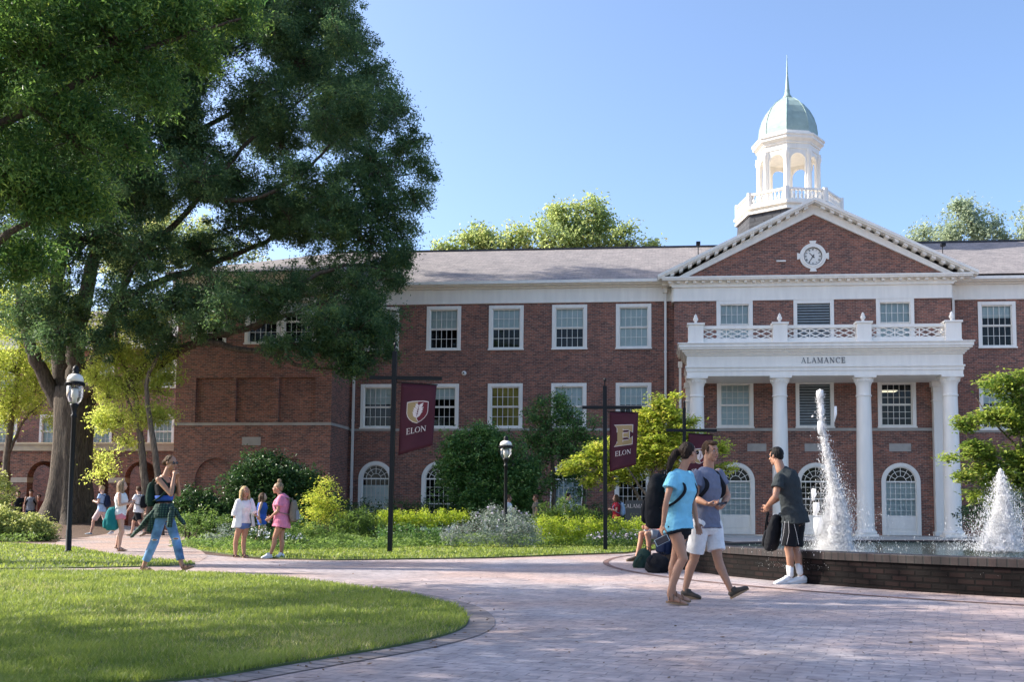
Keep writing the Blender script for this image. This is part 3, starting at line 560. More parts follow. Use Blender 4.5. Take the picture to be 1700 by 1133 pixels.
# ---------------------------------------------------------------- lettering from strokes
def letters(m, text, x, z, h, y, sp=.12, P=None, bold=1.0, th=.012):
    """classic roman capitals out of tapered strokes; returns the width. P maps (x,z,layer)->3d"""
    tk, tn, sf = .13*h*bold, .045*h*bold, .10*h
    cnt = [0]
    def S(x0, z0, x1, z1, a, b=None):
        b = a if b is None else b; d_ = Vector((x1-x0, z1-z0)); d_.normalize(); nx, nz = -d_.y/2, d_.x/2; cnt[0] += 1; yy = cnt[0]*.0004
        q4 = [(x0+nx*a, z0+nz*a), (x0-nx*a, z0-nz*a), (x1-nx*b, z1-nz*b), (x1+nx*b, z1+nz*b)]
        vs = [P(u_, v_, -th-yy) for u_, v_ in q4]+[P(u_, v_, 0) for u_, v_ in q4]
        m.add(vs, [(0, 1, 2, 3), (0, 4, 5, 1), (1, 5, 6, 2), (2, 6, 7, 3), (3, 7, 4, 0)])
    def serif(xc, zc, w_): S(xc-w_/2, zc, xc+w_/2, zc, tn*1.1)
    def arc(cx, cz, rx, rz, a0, a1, n=18):
        for i in range(n):
            t0, t1 = a0+(a1-a0)*i/n, a0+(a1-a0)*(i+1)/n; f = lambda t: tn+(tk-tn)*abs(math.cos(t))**1.3
            S(cx+rx*math.cos(t0), cz+rz*math.sin(t0), cx+rx*math.cos(t1+.02), cz+rz*math.sin(t1+.02), f(t0), f(t1))
    for ch in text:
        a = x; H = h
        if ch == 'A':
            wd = .78*H; S(a+sf*.6, z, a+wd/2, z+H, tn); S(a+wd-sf*.6, z, a+wd/2, z+H, tk); S(a+wd*.22, z+H*.33, a+wd*.74, z+H*.33, tn); serif(a+sf*.6, z+tn/2, sf*1.8); serif(a+wd-sf*.6, z+tn/2, sf*2)
        elif ch == 'L':
            wd = .62*H; S(a+.16*H, z, a+.16*H, z+H, tk); serif(a+.16*H, z+H-tn/2, sf*3); S(a+.02*H, z+tn/2, a+wd, z+tn/2, tn*1.3); S(a+wd-tn, z, a+wd, z+H*.24, tn*2, tn*.6)
        elif ch == 'E':
            wd = .64*H; S(a+.16*H, z, a+.16*H, z+H, tk)
            for zz, ww_ in ((tn/2, wd), (H/2, wd*.82), (H-tn/2, wd*.95)): S(a+.02*H if zz != H/2 else a+.16*H, z+zz, a+ww_, z+zz, tn*1.3)
            S(a+wd-tn, z, a+wd, z+H*.24, tn*2, tn*.6); S(a+wd*.95-tn, z+H, a+wd*.95, z+H*.78, tn*2, tn*.6); S(a+wd*.8, z+H*.4, a+wd*.8, z+H*.6, tn)
        elif ch == 'M':
            wd = .95*H; S(a+.12*H, z, a+.12*H, z+H, tn); S(a+.12*H, z+H, a+wd/2, z+.05*H, tk, tk*.6); S(a+wd/2, z+.05*H, a+wd-.14*H, z+H, tn); S(a+wd-.14*H, z, a+wd-.14*H, z+H, tk); serif(a+.12*H, z+tn/2, sf*2); serif(a+wd-.14*H, z+tn/2, sf*2.8); serif(a+.06*H, z+H-tn/2, sf*1.2); serif(a+wd-.08*H, z+H-tn/2, sf*2)
        elif ch == 'N':
            wd = .84*H; S(a+.12*H, z, a+.12*H, z+H, tn); S(a+.10*H, z+H, a+wd-.12*H, z+.03*H, tk, tk); S(a+wd-.12*H, z, a+wd-.12*H, z+H, tn); serif(a+.12*H, z+tn/2, sf*2.2); serif(a+wd-.12*H, z+H-tn/2, sf*2.2); serif(a+.05*H, z+H-tn/2, sf*1.2)
        elif ch == 'C':
            wd = .74*H; arc(a+.42*H, z+H/2, .36*H, .47*H, R(48), R(312)); S(a+.68*H, z+H*.70, a+.68*H, z+H*.98, tn*.6, tn*1.6)
        elif ch == 'O':
            wd = .88*H; arc(a+.44*H, z+H/2, .37*H, .47*H, 0, 2*PI, 26)
        else: wd = .4*H
        x = a+wd+sp*H
    return x
lt = MB(); Wd = letters(MB(), 'ALAMANCE', 0, 0, .225, 0, .22, P=lambda a, b, c: (a, c, b)); letters(lt, 'ALAMANCE', 6.47-Wd/2, 7.03, .225, 0, .22, P=lambda a, b, c: (a, -3.13+c, b))
# ================================================================== portico
YF = -2.8
fl = MB(); fl.box(.45, 12.5, -3.55, -.8, 0, .07); fl.box(.1, 12.85, -3.95, -3.55, 0, .045); fl.build('portico_floor', M['stone'], hall, bevel=.01)
cols = (1.4, 4.75, 8.09, 11.48)
for u in cols:
    m = MB(); m.box(u-.42, u+.42, YF-.42, YF+.42, .07, .17)
    prof = [(.41, .17), (.43, .20), (.43, .25), (.40, .29), (.365, .31), (.365, .34)]
    for t in np.linspace(0, 1, 12): prof.append((.335-.055*t**1.7, .36+t*5.33))
    prof += [(.315, 5.70), (.315, 5.75), (.285, 5.77), (.285, 6.12), (.30, 6.16), (.31, 6.20), (.37, 6.32), (.41, 6.40), (.41, 6.43)]
    m.lathe(prof, (u, YF, 0), 28); m.box(u-.43, u+.43, YF-.43, YF+.43, 6.43, 6.52)
    for k in range(18): a = 2*PI*k/18; m.ell((u+.36*math.cos(a), YF+.36*math.sin(a), 6.33), (.035, .035, .06), n=6, m=5)
    m.build('column', M['white'], hall, auto=35)
for u in (1.3, 11.58):
    m = MB(); m.box(u-.36, u+.36, -1.15, -.8, .07, .25); m.box(u-.30, u+.30, -1.09, -.8, .25, 6.1); m.box(u-.34, u+.34, -1.12, -.8, 5.7, 5.76); m.box(u-.38, u+.38, -1.17, -.8, 6.3, 6.52); m.box(u-.32, u+.32, -1.11, -.8, 6.1, 6.3); m.build('pilaster', M['white'], hall, bevel=.012)
e = MB(); x0, x1, y0 = .99, 11.92, YF-.33
e.box(x0, x1, y0, -.8, 6.52, 6.72); e.box(x0-.03, x1+.03, y0-.03, -.8, 6.72, 6.86); e.box(x0-.07, x1+.07, y0-.07, -.8, 6.86, 6.93); e.box(x0, x1, y0, -.8, 6.93, 7.36)
for k, (o, z0, z1) in enumerate(((.06, 7.36, 7.43), (.12, 7.43, 7.50), (.30, 7.58, 7.66), (.20, 7.50, 7.58), (.34, 7.66, 7.80), (.38, 7.80, 7.85))): e.box(x0-o, x1+o, y0-o, -.8, z0, z1)
eo = e.build('entablature', M['white'], hall, bevel=.01)
lt.build('lettering', plain('grey metal letters', (.10, .10, .11), .5), hall)
# balustrade
bl = MB(); yb = YF-.10; Z0, Z1 = 7.85, 8.62; piers = [(1.36, .62), (4.76, .58), (8.09, .58), (11.58, .62)]
for u, w_ in piers:
    m = MB(); m.box(u-w_/2, u+w_/2, yb-.25, yb+.25, Z0, Z1+.02); m.box(u-w_/2-.05, u+w_/2+.05, yb-.30, yb+.30, Z1+.02, Z1+.10); m.box(u-w_/2-.03, u+w_/2+.03, yb-.28, yb+.28, Z0, Z0+.10)
    m.build('pier', M['white'], hall, bevel=.01)
for u, w_ in piers:
    f = MB(); f.lathe([(.10, 0), (.11, .03), (.05, .07), (.05, .10), (.10, .16), (.105, .22), (.06, .30), (.07, .33), (.035, .38), (.005, .42)], (u, yb, Z1+.10), 12); f.build('finial', M['white'], hall, smooth=True)
rl = MB(); lat = MB()
def lattice(a0, a1, y, T):
    n = max(1, round((a1-a0)/.9)); h0, h1 = Z0+.24, Z1-.13; d_ = (a1-a0)/n
    for k in range(n):
        p, q = a0+k*d_, a0+(k+1)*d_; mid = (p+q)/2; zm = (h0+h1)/2
        for s_ in ((p, h0, q, h1), (p, h1, q, h0), (p, zm, mid, h1), (mid, h1, q, zm), (p, zm, mid, h0), (mid, h0, q, zm)):
            v = Vector((s_[2]-s_[0], s_[3]-s_[1])).normalized(); nx, nz = -v.y*.019, v.x*.019; q4 = [(s_[0]+nx, s_[1]+nz), (s_[2]+nx, s_[3]+nz), (s_[2]-nx, s_[3]-nz), (s_[0]-nx, s_[1]-nz)]
            jj = (hash((s_[0] > p, s_[1] > zm, s_[3] > zm)) % 5)*.002
            lat.add([T(a, y-.025-jj, b) for a, b in q4]+[T(a, y+.025, b) for a, b in q4], [(0, 3, 2, 1), (4, 5, 6, 7), (0, 1, 5, 4), (1, 2, 6, 5), (2, 3, 7, 6), (3, 0, 4, 7)])
        if k: lat.add([T(p-.02, y-.03, h0), T(p+.02, y-.03, h0), T(p+.02, y-.03, h1), T(p-.02, y-.03, h1), T(p-.02, y+.03, h0), T(p+.02, y+.03, h0), T(p+.02, y+.03, h1), T(p-.02, y+.03, h1)], [(0, 1, 2, 3), (4, 7, 6, 5), (0, 4, 5, 1), (1, 5, 6, 2), (2, 6, 7, 3), (3, 7, 4, 0)])
for (u0, w0), (u1, w1) in zip(piers, piers[1:]):
    rl = MB(); lat = MB(); a0, a1 = u0+w0/2, u1-w1/2; rl.box(a0, a1, yb-.10, yb+.10, Z1-.13, Z1); rl.box(a0, a1, yb-.13, yb+.13, Z0, Z0+.24); lattice(a0, a1, yb, lambda x, y, z: (x, y, z)); rl.build('rail', M['white'], hall, bevel=.008); lat.build('lattice', M['white'], hall)
for u in (1.36, 11.58):
    rl = MB(); lat = MB(); rl.box(u-.10, u+.10, yb+.25, -.8, Z1-.13, Z1); rl.box(u-.13, u+.13, yb+.25, -.8, Z0, Z0+.24); lattice(yb+.25, -.8, u, lambda x, y, z: (y, x, z)); rl.build('rail', M['white'], hall, bevel=.008); lat.build('lattice', M['white'], hall)
# downspouts
for (u, y, z1, z0) in ((.13, -.1, 11.0, .1), (-13.85, -.12, 11.0, .1), (12.45, -.1, 10.9, .1), (.75, -1.3, 7.5, .1)):
    m = MB(); m.box(u-.05, u+.05, y-.08, y, z0, z1-.35); m.box(u-.09, u+.09, y-.14, y+.02, z1-.35, z1-.1)
    for z in (2, 5, 8):
        if z < z1-.5: m.box(u-.065, u+.065, y-.09, y+.0, z, z+.06)
    m.build('downspout', M['white'], hall)
sc_ = MB(); p = (-8.85, 0, 7.15); sc_.lathe([(.11, 0), (.11, .05), (.08, .10), (.03, .13)], (0, 0, 0), 16)
o = sc_.build('security_camera', M['white'], hall, smooth=True); o.location = (p[0], p[1], p[2]); o.rotation_euler = (PI/2, 0, 0)
ln_ = MB(); ln_.ell((0, 0, .10), (.045, .045, .045)); o2 = ln_.build('lens', M['black'], o, smooth=True)
# roof floodlights
for u, y, z in ((1.55, -.9, 11.95), (11.85, -.9, 11.7)):
    m = MB(); m.tube([(u, y, z), (u, y, z+.62)], .02, 6); m.box(u-.09, u+.09, y-.2, y+.03, z+.62, z+.74); m.build('floodlight', M['black'], hall)
# ================================================================== cupola (a part of the hall; its pieces are sub-parts)
CU = (6.45, 7.0); cz = 13.2
OR = R(13)
def octa(rad): return rad/math.cos(PI/8)
def oct_prof(m, prof, c=CU): m.lathe([(octa(r_), z) for r_, z in prof], (c[0], c[1], 0), 8, rot0=PI/8+OR)
m = MB(); oct_prof(m, [(2.52, 15.78), (2.52, 15.90), (2.42, 15.93), (2.42, 16.02), (2.58, 16.04), (2.58, 16.14), (2.48, 16.14), (2.48, 16.2)])
cup = m.build('cupola', M['white'], hall)
m = MB(); oct_prof(m, [(2.60, cz-.8), (2.40, 15.78)]); m.build('slate_base', M['slate'], cup)
m = MB(); zb0, zb1 = 16.20, 16.84
corner = [(CU[0]+octa(2.38)*math.cos(OR+PI/8+k*PI/4), CU[1]+octa(2.38)*math.sin(OR+PI/8+k*PI/4)) for k in range(8)]
def obox(m, p, q, w_, z0, z1):
    d_ = (Vector(q)-Vector(p)).normalized(); n_x, n_y = -d_.y*w_/2, d_.x*w_/2
    vs = [(p[0]+n_x, p[1]+n_y), (q[0]+n_x, q[1]+n_y), (q[0]-n_x, q[1]-n_y), (p[0]-n_x, p[1]-n_y)]
    m.add([(a, b_, z0) for a, b_ in vs]+[(a, b_, z1) for a, b_ in vs], [(0, 1, 2, 3), (4, 7, 6, 5), (0, 4, 5, 1), (1, 5, 6, 2), (2, 6, 7, 3), (3, 7, 4, 0)])
for k in range(8):
    p, q = corner[k], corner[(k+1) % 8]; obox(m, p, q, .16, zb1-.10, zb1); obox(m, p, q, .16, zb0, zb0+.10); m.lathe([(.15, zb0+.002), (.15, zb1+.05)], (p[0], p[1], 0), 8, PI/8)
m.build('cupola_rail', M['white'], cup)
m = MB(); m.lathe([(.035, zb0+.10), (.06, zb0+.2), (.065, zb0+.27), (.03, zb0+.42), (.045, zb0+.50), (.045, zb1-.10)], (0, 0, 0), 7); bal0 = m.build('baluster', M['white'], cup); nb0 = 0
for k in range(8):
    p, q = Vector(corner[k]), Vector(corner[(k+1) % 8])
    for j in range(1, 10):
        c_ = p.lerp(q, j/10); o_ = bal0 if nb0 == 0 else bal0.copy(); nb0 += 1; o_.location = (c_.x, c_.y, 0)
        if nb0 > 1: scn.collection.objects.link(o_)
# arcaded drum: eight piers, arches
m = MB(); RD = 1.40; za, zt = 16.2, 19.2; fw = 2*RD*math.tan(PI/8)
for k in range(8):
    th = OR+k*PI/4; n0 = Vector((math.cos(th), math.sin(th))); t0 = Vector((-n0.y, n0.x)); hw = fw/2; aw = hw*.68; sp = 18.98-aw
    def PT(s_, z, r_): return (CU[0]+n0.x*r_+t0.x*s_, CU[1]+n0.y*r_+t0.y*s_, z)
    A = [(aw*math.cos(PI*i/12), sp+aw*math.sin(PI*i/12)) for i in range(13)]
    for ro, fl_ in ((RD, 0), (RD-.16, 1)):
        hw_ = ro*math.tan(PI/8)
        fs = [[(aw, za), (hw_, za), (hw_, sp), (aw, sp)], [(-hw_, za), (-aw, za), (-aw, sp), (-hw_, sp)], [(hw_, sp), (hw_, zt), (0, zt)]+A[:7][::-1], [(-hw_, zt), (-hw_, sp)]+A[6:][::-1]+[(0, zt)]]
        for f_ in fs: m.add([PT(a, z, ro) for a, z in f_], [tuple(range(len(f_)))])
    out = [(aw, za)]+A+[(-aw, za)]
    for p, q in zip(out, out[1:]): m.add([PT(p[0], p[1], RD), PT(q[0], q[1], RD), PT(q[0], q[1], RD-.16), PT(p[0], p[1], RD-.16)], [(0, 1, 2, 3)])
m.build('drum', M['white'], cup)
for k in range(8):
    m = MB()
    a = OR+PI/8+k*PI/4; r_ = octa(RD)-.02; c_ = (CU[0]+r_*math.cos(a), CU[1]+r_*math.sin(a))
    m.lathe([(r0*.92, 16.2+(z-17.08)*1.136) for r0, z in [(.19, 17.08), (.19, 17.2), (.15, 17.24), (.15, 17.3), (.14, 17.32), (.125, 19.35), (.15, 19.38), (.19, 19.5), (.19, 19.58), (.17, 19.58), (.17, 19.72)]], (c_[0], c_[1], 0), 12); m.build('cupola_column', M['white'], cup, auto=35)
m = MB(); oct_prof(m, [(1.38, 19.15), (1.44, 19.2), (1.44, 19.45), (1.50, 19.48), (1.50, 19.55), (1.66, 19.68), (1.66, 19.80), (1.72, 19.84), (1.72, 19.92), (1.40, 20.06), (1.40, 20.15)]); m.build('cupola_cornice', M['white'], cup)
m = MB(); pr = [(1.37, 20.12), (1.37, 20.4), (1.32, 20.8), (1.21, 21.2), (1.02, 21.6), (.74, 21.97), (.42, 22.24), (.2, 22.36)]
oct_prof(m, pr)
for k in range(8):
    a = OR+PI/8+k*PI/4; m.tube([(CU[0]+octa(r_)*math.cos(a), CU[1]+octa(r_)*math.sin(a), z) for r_, z in pr[:-1]], .022, 6)
m.build('dome', M['copper'], cup)
m = MB(); m.lathe([(.22, 22.32), (.24, 22.42), (.15, 22.56), (.12, 22.75), (.13, 22.8), (.11, 22.85), (.05, 23.6), (.012, 24.7)], (CU[0], CU[1], 0), 12); m.build('spire', M['copper'], cup, smooth=True)
# ================================================================== arcade + brick building behind it
arc_o = empty('brick_arcade', P0, -AL, 'low red brick arcade with cream coping joining the hall at left', 'arcade')
m = MB(); AY = 1.0
ac = [-31.65, -29.0-1.4, ]; ac = [-22.95-1.35-2.42*k for k in range(8)]
ops = [(c-.82, c+.82, 0, 3.24, True) for c in ac]; aw0 = -22.0-24
wall_panel(m, aw0, -20.9, 0, 3.8, ops, AY, .45)
back = MB(); wall_panel(back, aw0, -21, 0, 3.8, [(c-.82, c+.82, 0, 3.24, True) for c in ac], AY+3.4, .4)
m.build('arcade_wall', M['brick'], arc_o); back.build('arcade_back_wall', M['brick'], arc_o)
c = MB(); c.box(aw0, -21.0, AY-.10, AY+.55, 3.72, 4.12); c.box(aw0, -21.0, AY-.16, AY+.6, 4.0, 4.08); c.build('coping', M['cream'], arc_o)
for k, u in enumerate([x-1.21 for x in ac]+[ac[0]+1.21]):
    b = MB(); b.box(u-.41, u+.41, AY-.03, AY+.46, 2.22, 2.46); b.build('impost_block', M['cream'], arc_o)
c = MB(); c.box(aw0, -21, AY+.45, AY+3.4, 3.6, 3.7); c.build('arcade_ceiling', M['white'], arc_o)
bh = empty('brick_house', P0, -AL, 'brick building with white windows seen over the arcade through the trees', 'building')
BY = 12.; m = MB(); wc = [-38.9, -35.9, -33, -29.2, -26.3, -23.8]; ops = [wop(c_, z_, 1.6, 1.95) for c_ in wc for z_ in (4.6, 8.1)]
wall_panel(m, -60, -18, 0, 10.4, ops, BY, .12); m.add([(-18, BY, 0), (-18, BY+12, 0), (-18, BY+12, 10.4), (-18, BY, 10.4)], [(0, 1, 2, 3)]); m.build('wall', M['brick'], bh)
for c_ in wc:
    for z_ in (4.6, 8.1): window(bh, c_, z_, 1.6, 1.95, BY, .9)
m = MB(); m.box(-60.4, -17.6, BY-.5, BY+.1, 10.4, 11.1); m.build('cornice', M['white'], bh)
m = MB(); m.add([(-60.5, BY-.6, 11.1), (-17.5, BY-.6, 11.1), (-17.5, BY+6, 14), (-60.5, BY+6, 14), (-17.5, BY+12.5, 11.1), (-60.5, BY+12.5, 11.1)], [(0, 1, 2, 3), (3, 2, 4, 5), (1, 4, 2)]); m.build('roof', M['roof'], bh)
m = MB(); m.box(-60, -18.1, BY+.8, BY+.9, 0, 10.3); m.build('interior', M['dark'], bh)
# ================================================================== vegetation
def rand_dirs(rg, n):
    v = rg.standard_normal((n, 3)); return v/np.linalg.norm(v, axis=1)[:, None]
def leaves(name, C, size, mt, parent, seed, asp=.38, flat=.5, var=.35, tone=None, droop=0, kind=None, spread=None):
    """C: Nx3 leaf positions -> one mesh of folded leaf shapes (2 triangles sharing a mid rib)"""
    rg = np.random.default_rng(seed); N = len(C); s = size*(1-var+2*var*rg.random(N))
    nrm = rand_dirs(rg, N); nrm[:, 2] = np.abs(nrm[:, 2])+flat; nrm /= np.linalg.norm(nrm, axis=1)[:, None]
    t = rand_dirs(rg, N); t[:, 2] -= droop; t -= nrm*np.sum(t*nrm, 1)[:, None]; t /= np.linalg.norm(t, axis=1)[:, None]+1e-9
    b = np.cross(nrm, t); L = s[:, None]; Wd = L*asp/2; up = nrm*L*.10
    p0 = C-t*L/2; p1 = C+t*L/2-up; pl = C+b*Wd+up*.9-t*L*.06; pr = C-b*Wd+up*.9-t*L*.06
    V = np.stack([p0, pr, p1, pl], 1).reshape(-1, 3); i = np.arange(N)[:, None]*4; T = np.concatenate([i+[0, 1, 2], i+[0, 2, 3]], 1).reshape(-1, 3)
    r_ = rg.random(N) if tone is None else np.clip(tone+.22*rg.standard_normal(N), 0, 1)
    o = np_mesh(name, V, T, mt, parent, rnd=np.repeat(r_, 2), k=3)
    if kind: tag(o, kind=kind)
    return o
def clump_points(rg, cen, rad, n_cl, n_leaf, cl_r, shell=.55, zflat=.8):
    """leaf positions of one foliage lobe: twig clusters spread through the outer part of an ellipsoid"""
    d = rand_dirs(rg, n_cl); r_ = (shell+(1-shell)*rg.random(n_cl)**.7)*(1+.16*rg.standard_normal(n_cl)); cc_ = np.array(cen)+d*r_[:, None]*np.array(rad)
    k = rg.integers(int(n_leaf*.5), int(n_leaf*1.5)+1, n_cl); idx = np.repeat(np.arange(n_cl), k)
    sc_ = cl_r*(.6+.8*rg.random(n_cl)); off = rg.standard_normal((len(idx), 3))*np.array([1, 1, zflat])*sc_[idx][:, None]
    return cc_[idx]+off, rg.random(n_cl)[idx], cc_
def limb_tube(m, pts, r0, r1, n=8, jit=.0, seed=0):
    """smooth polyline through pts (Catmull) with tapering radius"""
    P = [Vector(p) for p in pts]; out = []; Q = [P[0]*2-P[1]]+P+[P[-1]*2-P[-2]]
    for i in range(1, len(Q)-2):
        for k in range(5):
            t = k/5; a, b, c, d = Q[i-1], Q[i], Q[i+1], Q[i+2]
            out.append(.5*((2*b)+(c-a)*t+(2*a-5*b+4*c-d)*t*t+(3*b-a-3*c+d)*t**3))
    out.append(P[-1]); rd = random.Random(seed); n_ = len(out)
    if jit: out = [p+Vector((rd.uniform(-jit, jit), rd.uniform(-jit, jit), rd.uniform(-jit, jit))) if 0 < i < n_-1 else p for i, p in enumerate(out)]
    m.tube(out, [r0+(r1-r0)*i/(n_-1) for i in range(n_)], n); return out
def px3(px, py, D, dd=0): return at(px, py, D+dd)
M['lf_oak'] = leafmat('oak leaves', (.042, .096, .046), (.14, .235, .085), .44, .45, (.24, .32, .08))
M['lf_oak2'] = leafmat('near oak leaves', (.040, .110, .032), (.155, .27, .06), .48, .38, (.28, .38, .08))
M['lf_light'] = leafmat('sun tinted leaves', (.30, .38, .09), (.56, .63, .16), .6, .5, (.62, .62, .2))  # backlit sun glow is put into these brightened leaf colours
M['lf_bg'] = leafmat('far tree leaves', (.24, .32, .13), (.45, .52, .20), .5, .55, (.55, .52, .22))  # lightened so distance haze sits in the leaf colour
M['lf_bg2'] = leafmat('haze tinted far leaves', (.28, .35, .25), (.42, .48, .31), .45, .55)  # greyed and paled: aerial haze painted into the leaf colour
M['lf_dark'] = leafmat('dark shrub leaves', (0.024, 0.062, 0.022), (0.068, 0.142, 0.041), .28, .35, (0.108, 0.176, 0.068))
M['lf_mid'] = leafmat('mid green leaves', (0.044, 0.114, 0.036), (0.143, 0.273, 0.075), .38, .4, (0.312, 0.442, 0.156))
M['lf_dog'] = leafmat('dogwood leaves', (.22, .31, .05), (.50, .55, .10), .52, .45, (.62, .55, .14))
M['lf_dog2'] = leafmat('dogwood leaves in summer green', (.11, .19, .04), (.34, .42, .08), .45, .45, (.5, .5, .14))
M['lf_lime'] = leafmat('lime hedge leaves', (.23, .34, .035), (.43, .52, .07), .45, .5, (.5, .52, .12))
M['lf_box'] = leafmat('box leaves', (.22, .28, .08), (.48, .52, .18), .4, .5, (.52, .52, .26))
M['lf_silver'] = leafmat('silver leaves', (0.149, 0.196, 0.149), (0.299, 0.356, 0.287), .3, .6, (0.414, 0.391, 0.437))
M['lf_green'] = leafmat('green cover leaves', (0.086, 0.167, 0.040), (0.207, 0.310, 0.081), .4, .5)
M['petal'] = plain('white petals', (.75, .75, .74), .6, var=.05)
M['petal_l'] = plain('lilac petals', (.52, .46, .56), .6, var=.1)
# ---------------------------------------------------------------- big willow oak
oz = gz(OAK.x, OAK.y)
oak = empty('oak_tree', (OAK.x, OAK.y, oz-.1), 0, 'huge oak with thick trunk and a long low limb reaching toward the brick wing', 'tree')
OI = Matrix.Translation((-OAK.x, -OAK.y, -(oz-.1)))
def loc(p): return OI @ Vector(p)
D0 = 39.0
m = MB(); tr = []
# trunk with buttress flare
n = 28; vs = []; fs = []
prof = [(-.3, 1.2, .30), (.05, 1.0, .26), (.35, .86, .18), (.8, .75, .11), (1.6, .67, .07), (2.8, .63, .05), (3.8, .64, .05), (4.3, .66, .06), (4.7, .6, .08)]
for z, r_, fl_ in prof:
    for i in range(n):
        a = 2*PI*i/n; rr = 1.1*r_*(1+fl_*math.sin(5*a+.7)+.5*fl_*math.sin(9*a+z)+.02*math.sin(17*a)); cx_ = .05*z; vs.append((cx_*.3+rr*math.cos(a), rr*math.sin(a), z*1.14))
for j in range(len(prof)-1):
    for i in range(n): fs.append((j*n+i, j*n+(i+1) % n, (j+1)*n+(i+1) % n, (j+1)*n+i))
fs.append(tuple(range((len(prof)-1)*n, len(prof)*n))); m.add(vs, fs)
limbs = [([(108, 690, 0), (80, 640, -.3), (55, 590, -.6), (42, 545, -.8), (30, 480, -1), (10, 400, -1.5)], .33, .10),
 ([(112, 680, 0), (103, 620, .2), (95, 560, .3), (95, 470, .4), (110, 350, 0), (120, 220, 0)], .42, .12),
 ([(118, 680, 0), (126, 620, -.2), (128, 560, -.2), (150, 450, 0), (190, 330, .5), (230, 200, .5), (300, 60, 1)], .44, .06),
 ([(128, 665, -.2), (155, 610, -.4), (175, 560, -.6), (190, 510, -.8), (230, 430, -1.5), (330, 330, -2), (420, 230, -1.5), (520, 150, -.5)], .27, .03),
 ([(135, 655, -.3), (165, 638, -.8), (210, 632, -1.2), (255, 610, -1.6), (300, 580, -2), (350, 560, -2.2), (410, 545, -2.3), (460, 528, -2.2), (540, 500, -2), (600, 450, -1)], .27, .04),
 ([(300, 580, -2), (345, 568, -2.3), (400, 580, -2.6), (450, 588, -2.8), (490, 603, -3), (530, 612, -3), (572, 616, -3.1)], .15, .04),
 ([(190, 510, -.8), (260, 470, 0), (350, 440, 1), (440, 400, 1.2), (520, 340, 1), (600, 300, 1), (680, 290, .5)], .17, .025),
 ([(190, 330, .5), (280, 240, 2), (380, 190, 2.5), (480, 110, 2), (560, 60, 1)], .16, .025),
 ([(420, 545, -2.3), (470, 500, -3), (520, 460, -3), (580, 440, -2.5), (640, 450, -2)], .13, .03),
 ([(330, 330, -2), (420, 330, -2.5), (500, 290, -2.5), (560, 230, -2), (620, 200, -1.5)], .10, .02),
 ([(110, 350, 0), (60, 260, -2), (20, 160, -3), (-60, 60, -3)], .3, .08), ([(120, 220, 0), (110, 100, 1), (120, -40, 2), (140, -180, 2)], .25, .06)]
for i, (pts, r0, r1) in enumerate(limbs): limb_tube(m, [loc(px3(a, b_, D0, d)) for a, b_, d in pts], r0, r1, 9, .05, i)
blobs = [(430,20,90,0),(540,25,72,-1),(590,70,45,1),(612,130,48,0),(520,120,78,3),(648,180,45,-1),(560,210,78,2),(672,245,42,0),(702,282,30,1),(620,282,66,-2),(690,325,32,0),(640,350,58,-1),(560,330,64,-3),
 (660,385,32,0),(600,400,60,-1),(640,440,42,-1),(655,468,22,0),(600,478,55,-2),(545,465,52,1),(592,552,52,-3),(625,560,34,-1),(565,590,34,-3),(600,598,26,-2.5),(640,540,30,-2),(612,515,40,-2.5),(580,615,18,-3),(645,585,16,-2),(540,575,26,-3.5),(668,430,30,-2),(540,530,40,-4),(480,488,46,-3),(445,510,28,-3),(410,488,44,-4),(372,515,34,-5),(350,490,52,-3),
 (330,420,56,0),(400,375,56,-1),(470,370,46,-1),(500,385,36,0),(430,225,58,3),(385,300,52,0),(320,245,72,-2),(400,190,44,1),(330,60,92,0),(250,150,100,-3),(220,300,100,-3),(150,80,120,-2),(120,220,110,-3),(60,300,100,-2),
 (40,120,110,0),(150,400,80,-2),(60,430,75,-3),(240,420,62,-3),(285,505,54,-3),(200,500,56,-3),(110,510,52,-2),(40,515,50,-2),(330,545,26,-4),(500,580,26,-4),(455,575,22,-4),(260,560,34,-3),(90,560,38,-3),(160,570,32,-3),
 (-60,350,110,0),(-100,180,130,0),(-20,10,120,1),(150,-60,140,0),(330,-80,140,1),(500,-60,110,0),(60,-150,140,0),(250,-190,140,0),(430,-180,100,0)]
fr_ = random.Random(3)
for k_ in range(34): q_ = fr_.random(); blobs.append((210+400*q_, 30+(360-20*q_)*fr_.random(), 36+14*fr_.random(), -4+4*fr_.random()))
rg = np.random.default_rng(7); PT_, TN = [], []; tw = MB()
S0 = F/D0
for i, (bx, by, r_, dd) in enumerate(blobs):
    for rep, (off, sc_) in enumerate(((0, 1), (2.4, .85))):
        if rep and (r_ < 45 or by > 320): continue
        rm = r_/S0*(1 if rep == 0 else sc_); c_ = px3(bx, by, D0, dd*1.1 + (off*1.6 if rep else 0)); A = rm*rm
        p, tn, cc_ = clump_points(rg, loc(c_), (rm, rm*1.25, rm*.92), max(8, int(46*A+8)), 66 if rep == 0 else 46, .16, shell=.2)
        PT_.append(p); TN.append(tn)
        for q in cc_[::3]:
            a = loc(c_); b_ = Vector(q); mdl = a.lerp(b_, .5)+Vector((0, 0, .1)); tw.tube([a, mdl, b_], [.035, .02, .007], 4, False)
C_ = np.concatenate(PT_); T_ = np.concatenate(TN)*.9
tk = m.build('trunk', M['bark'], oak, smooth=True); tw.build('twig', M['bark'], tk)
print('oak leaves', len(C_)); leaves('crown', C_, .125, M['lf_oak'], oak, 3, asp=.34, flat=.25, tone=T_*.75+.05, droop=.4)
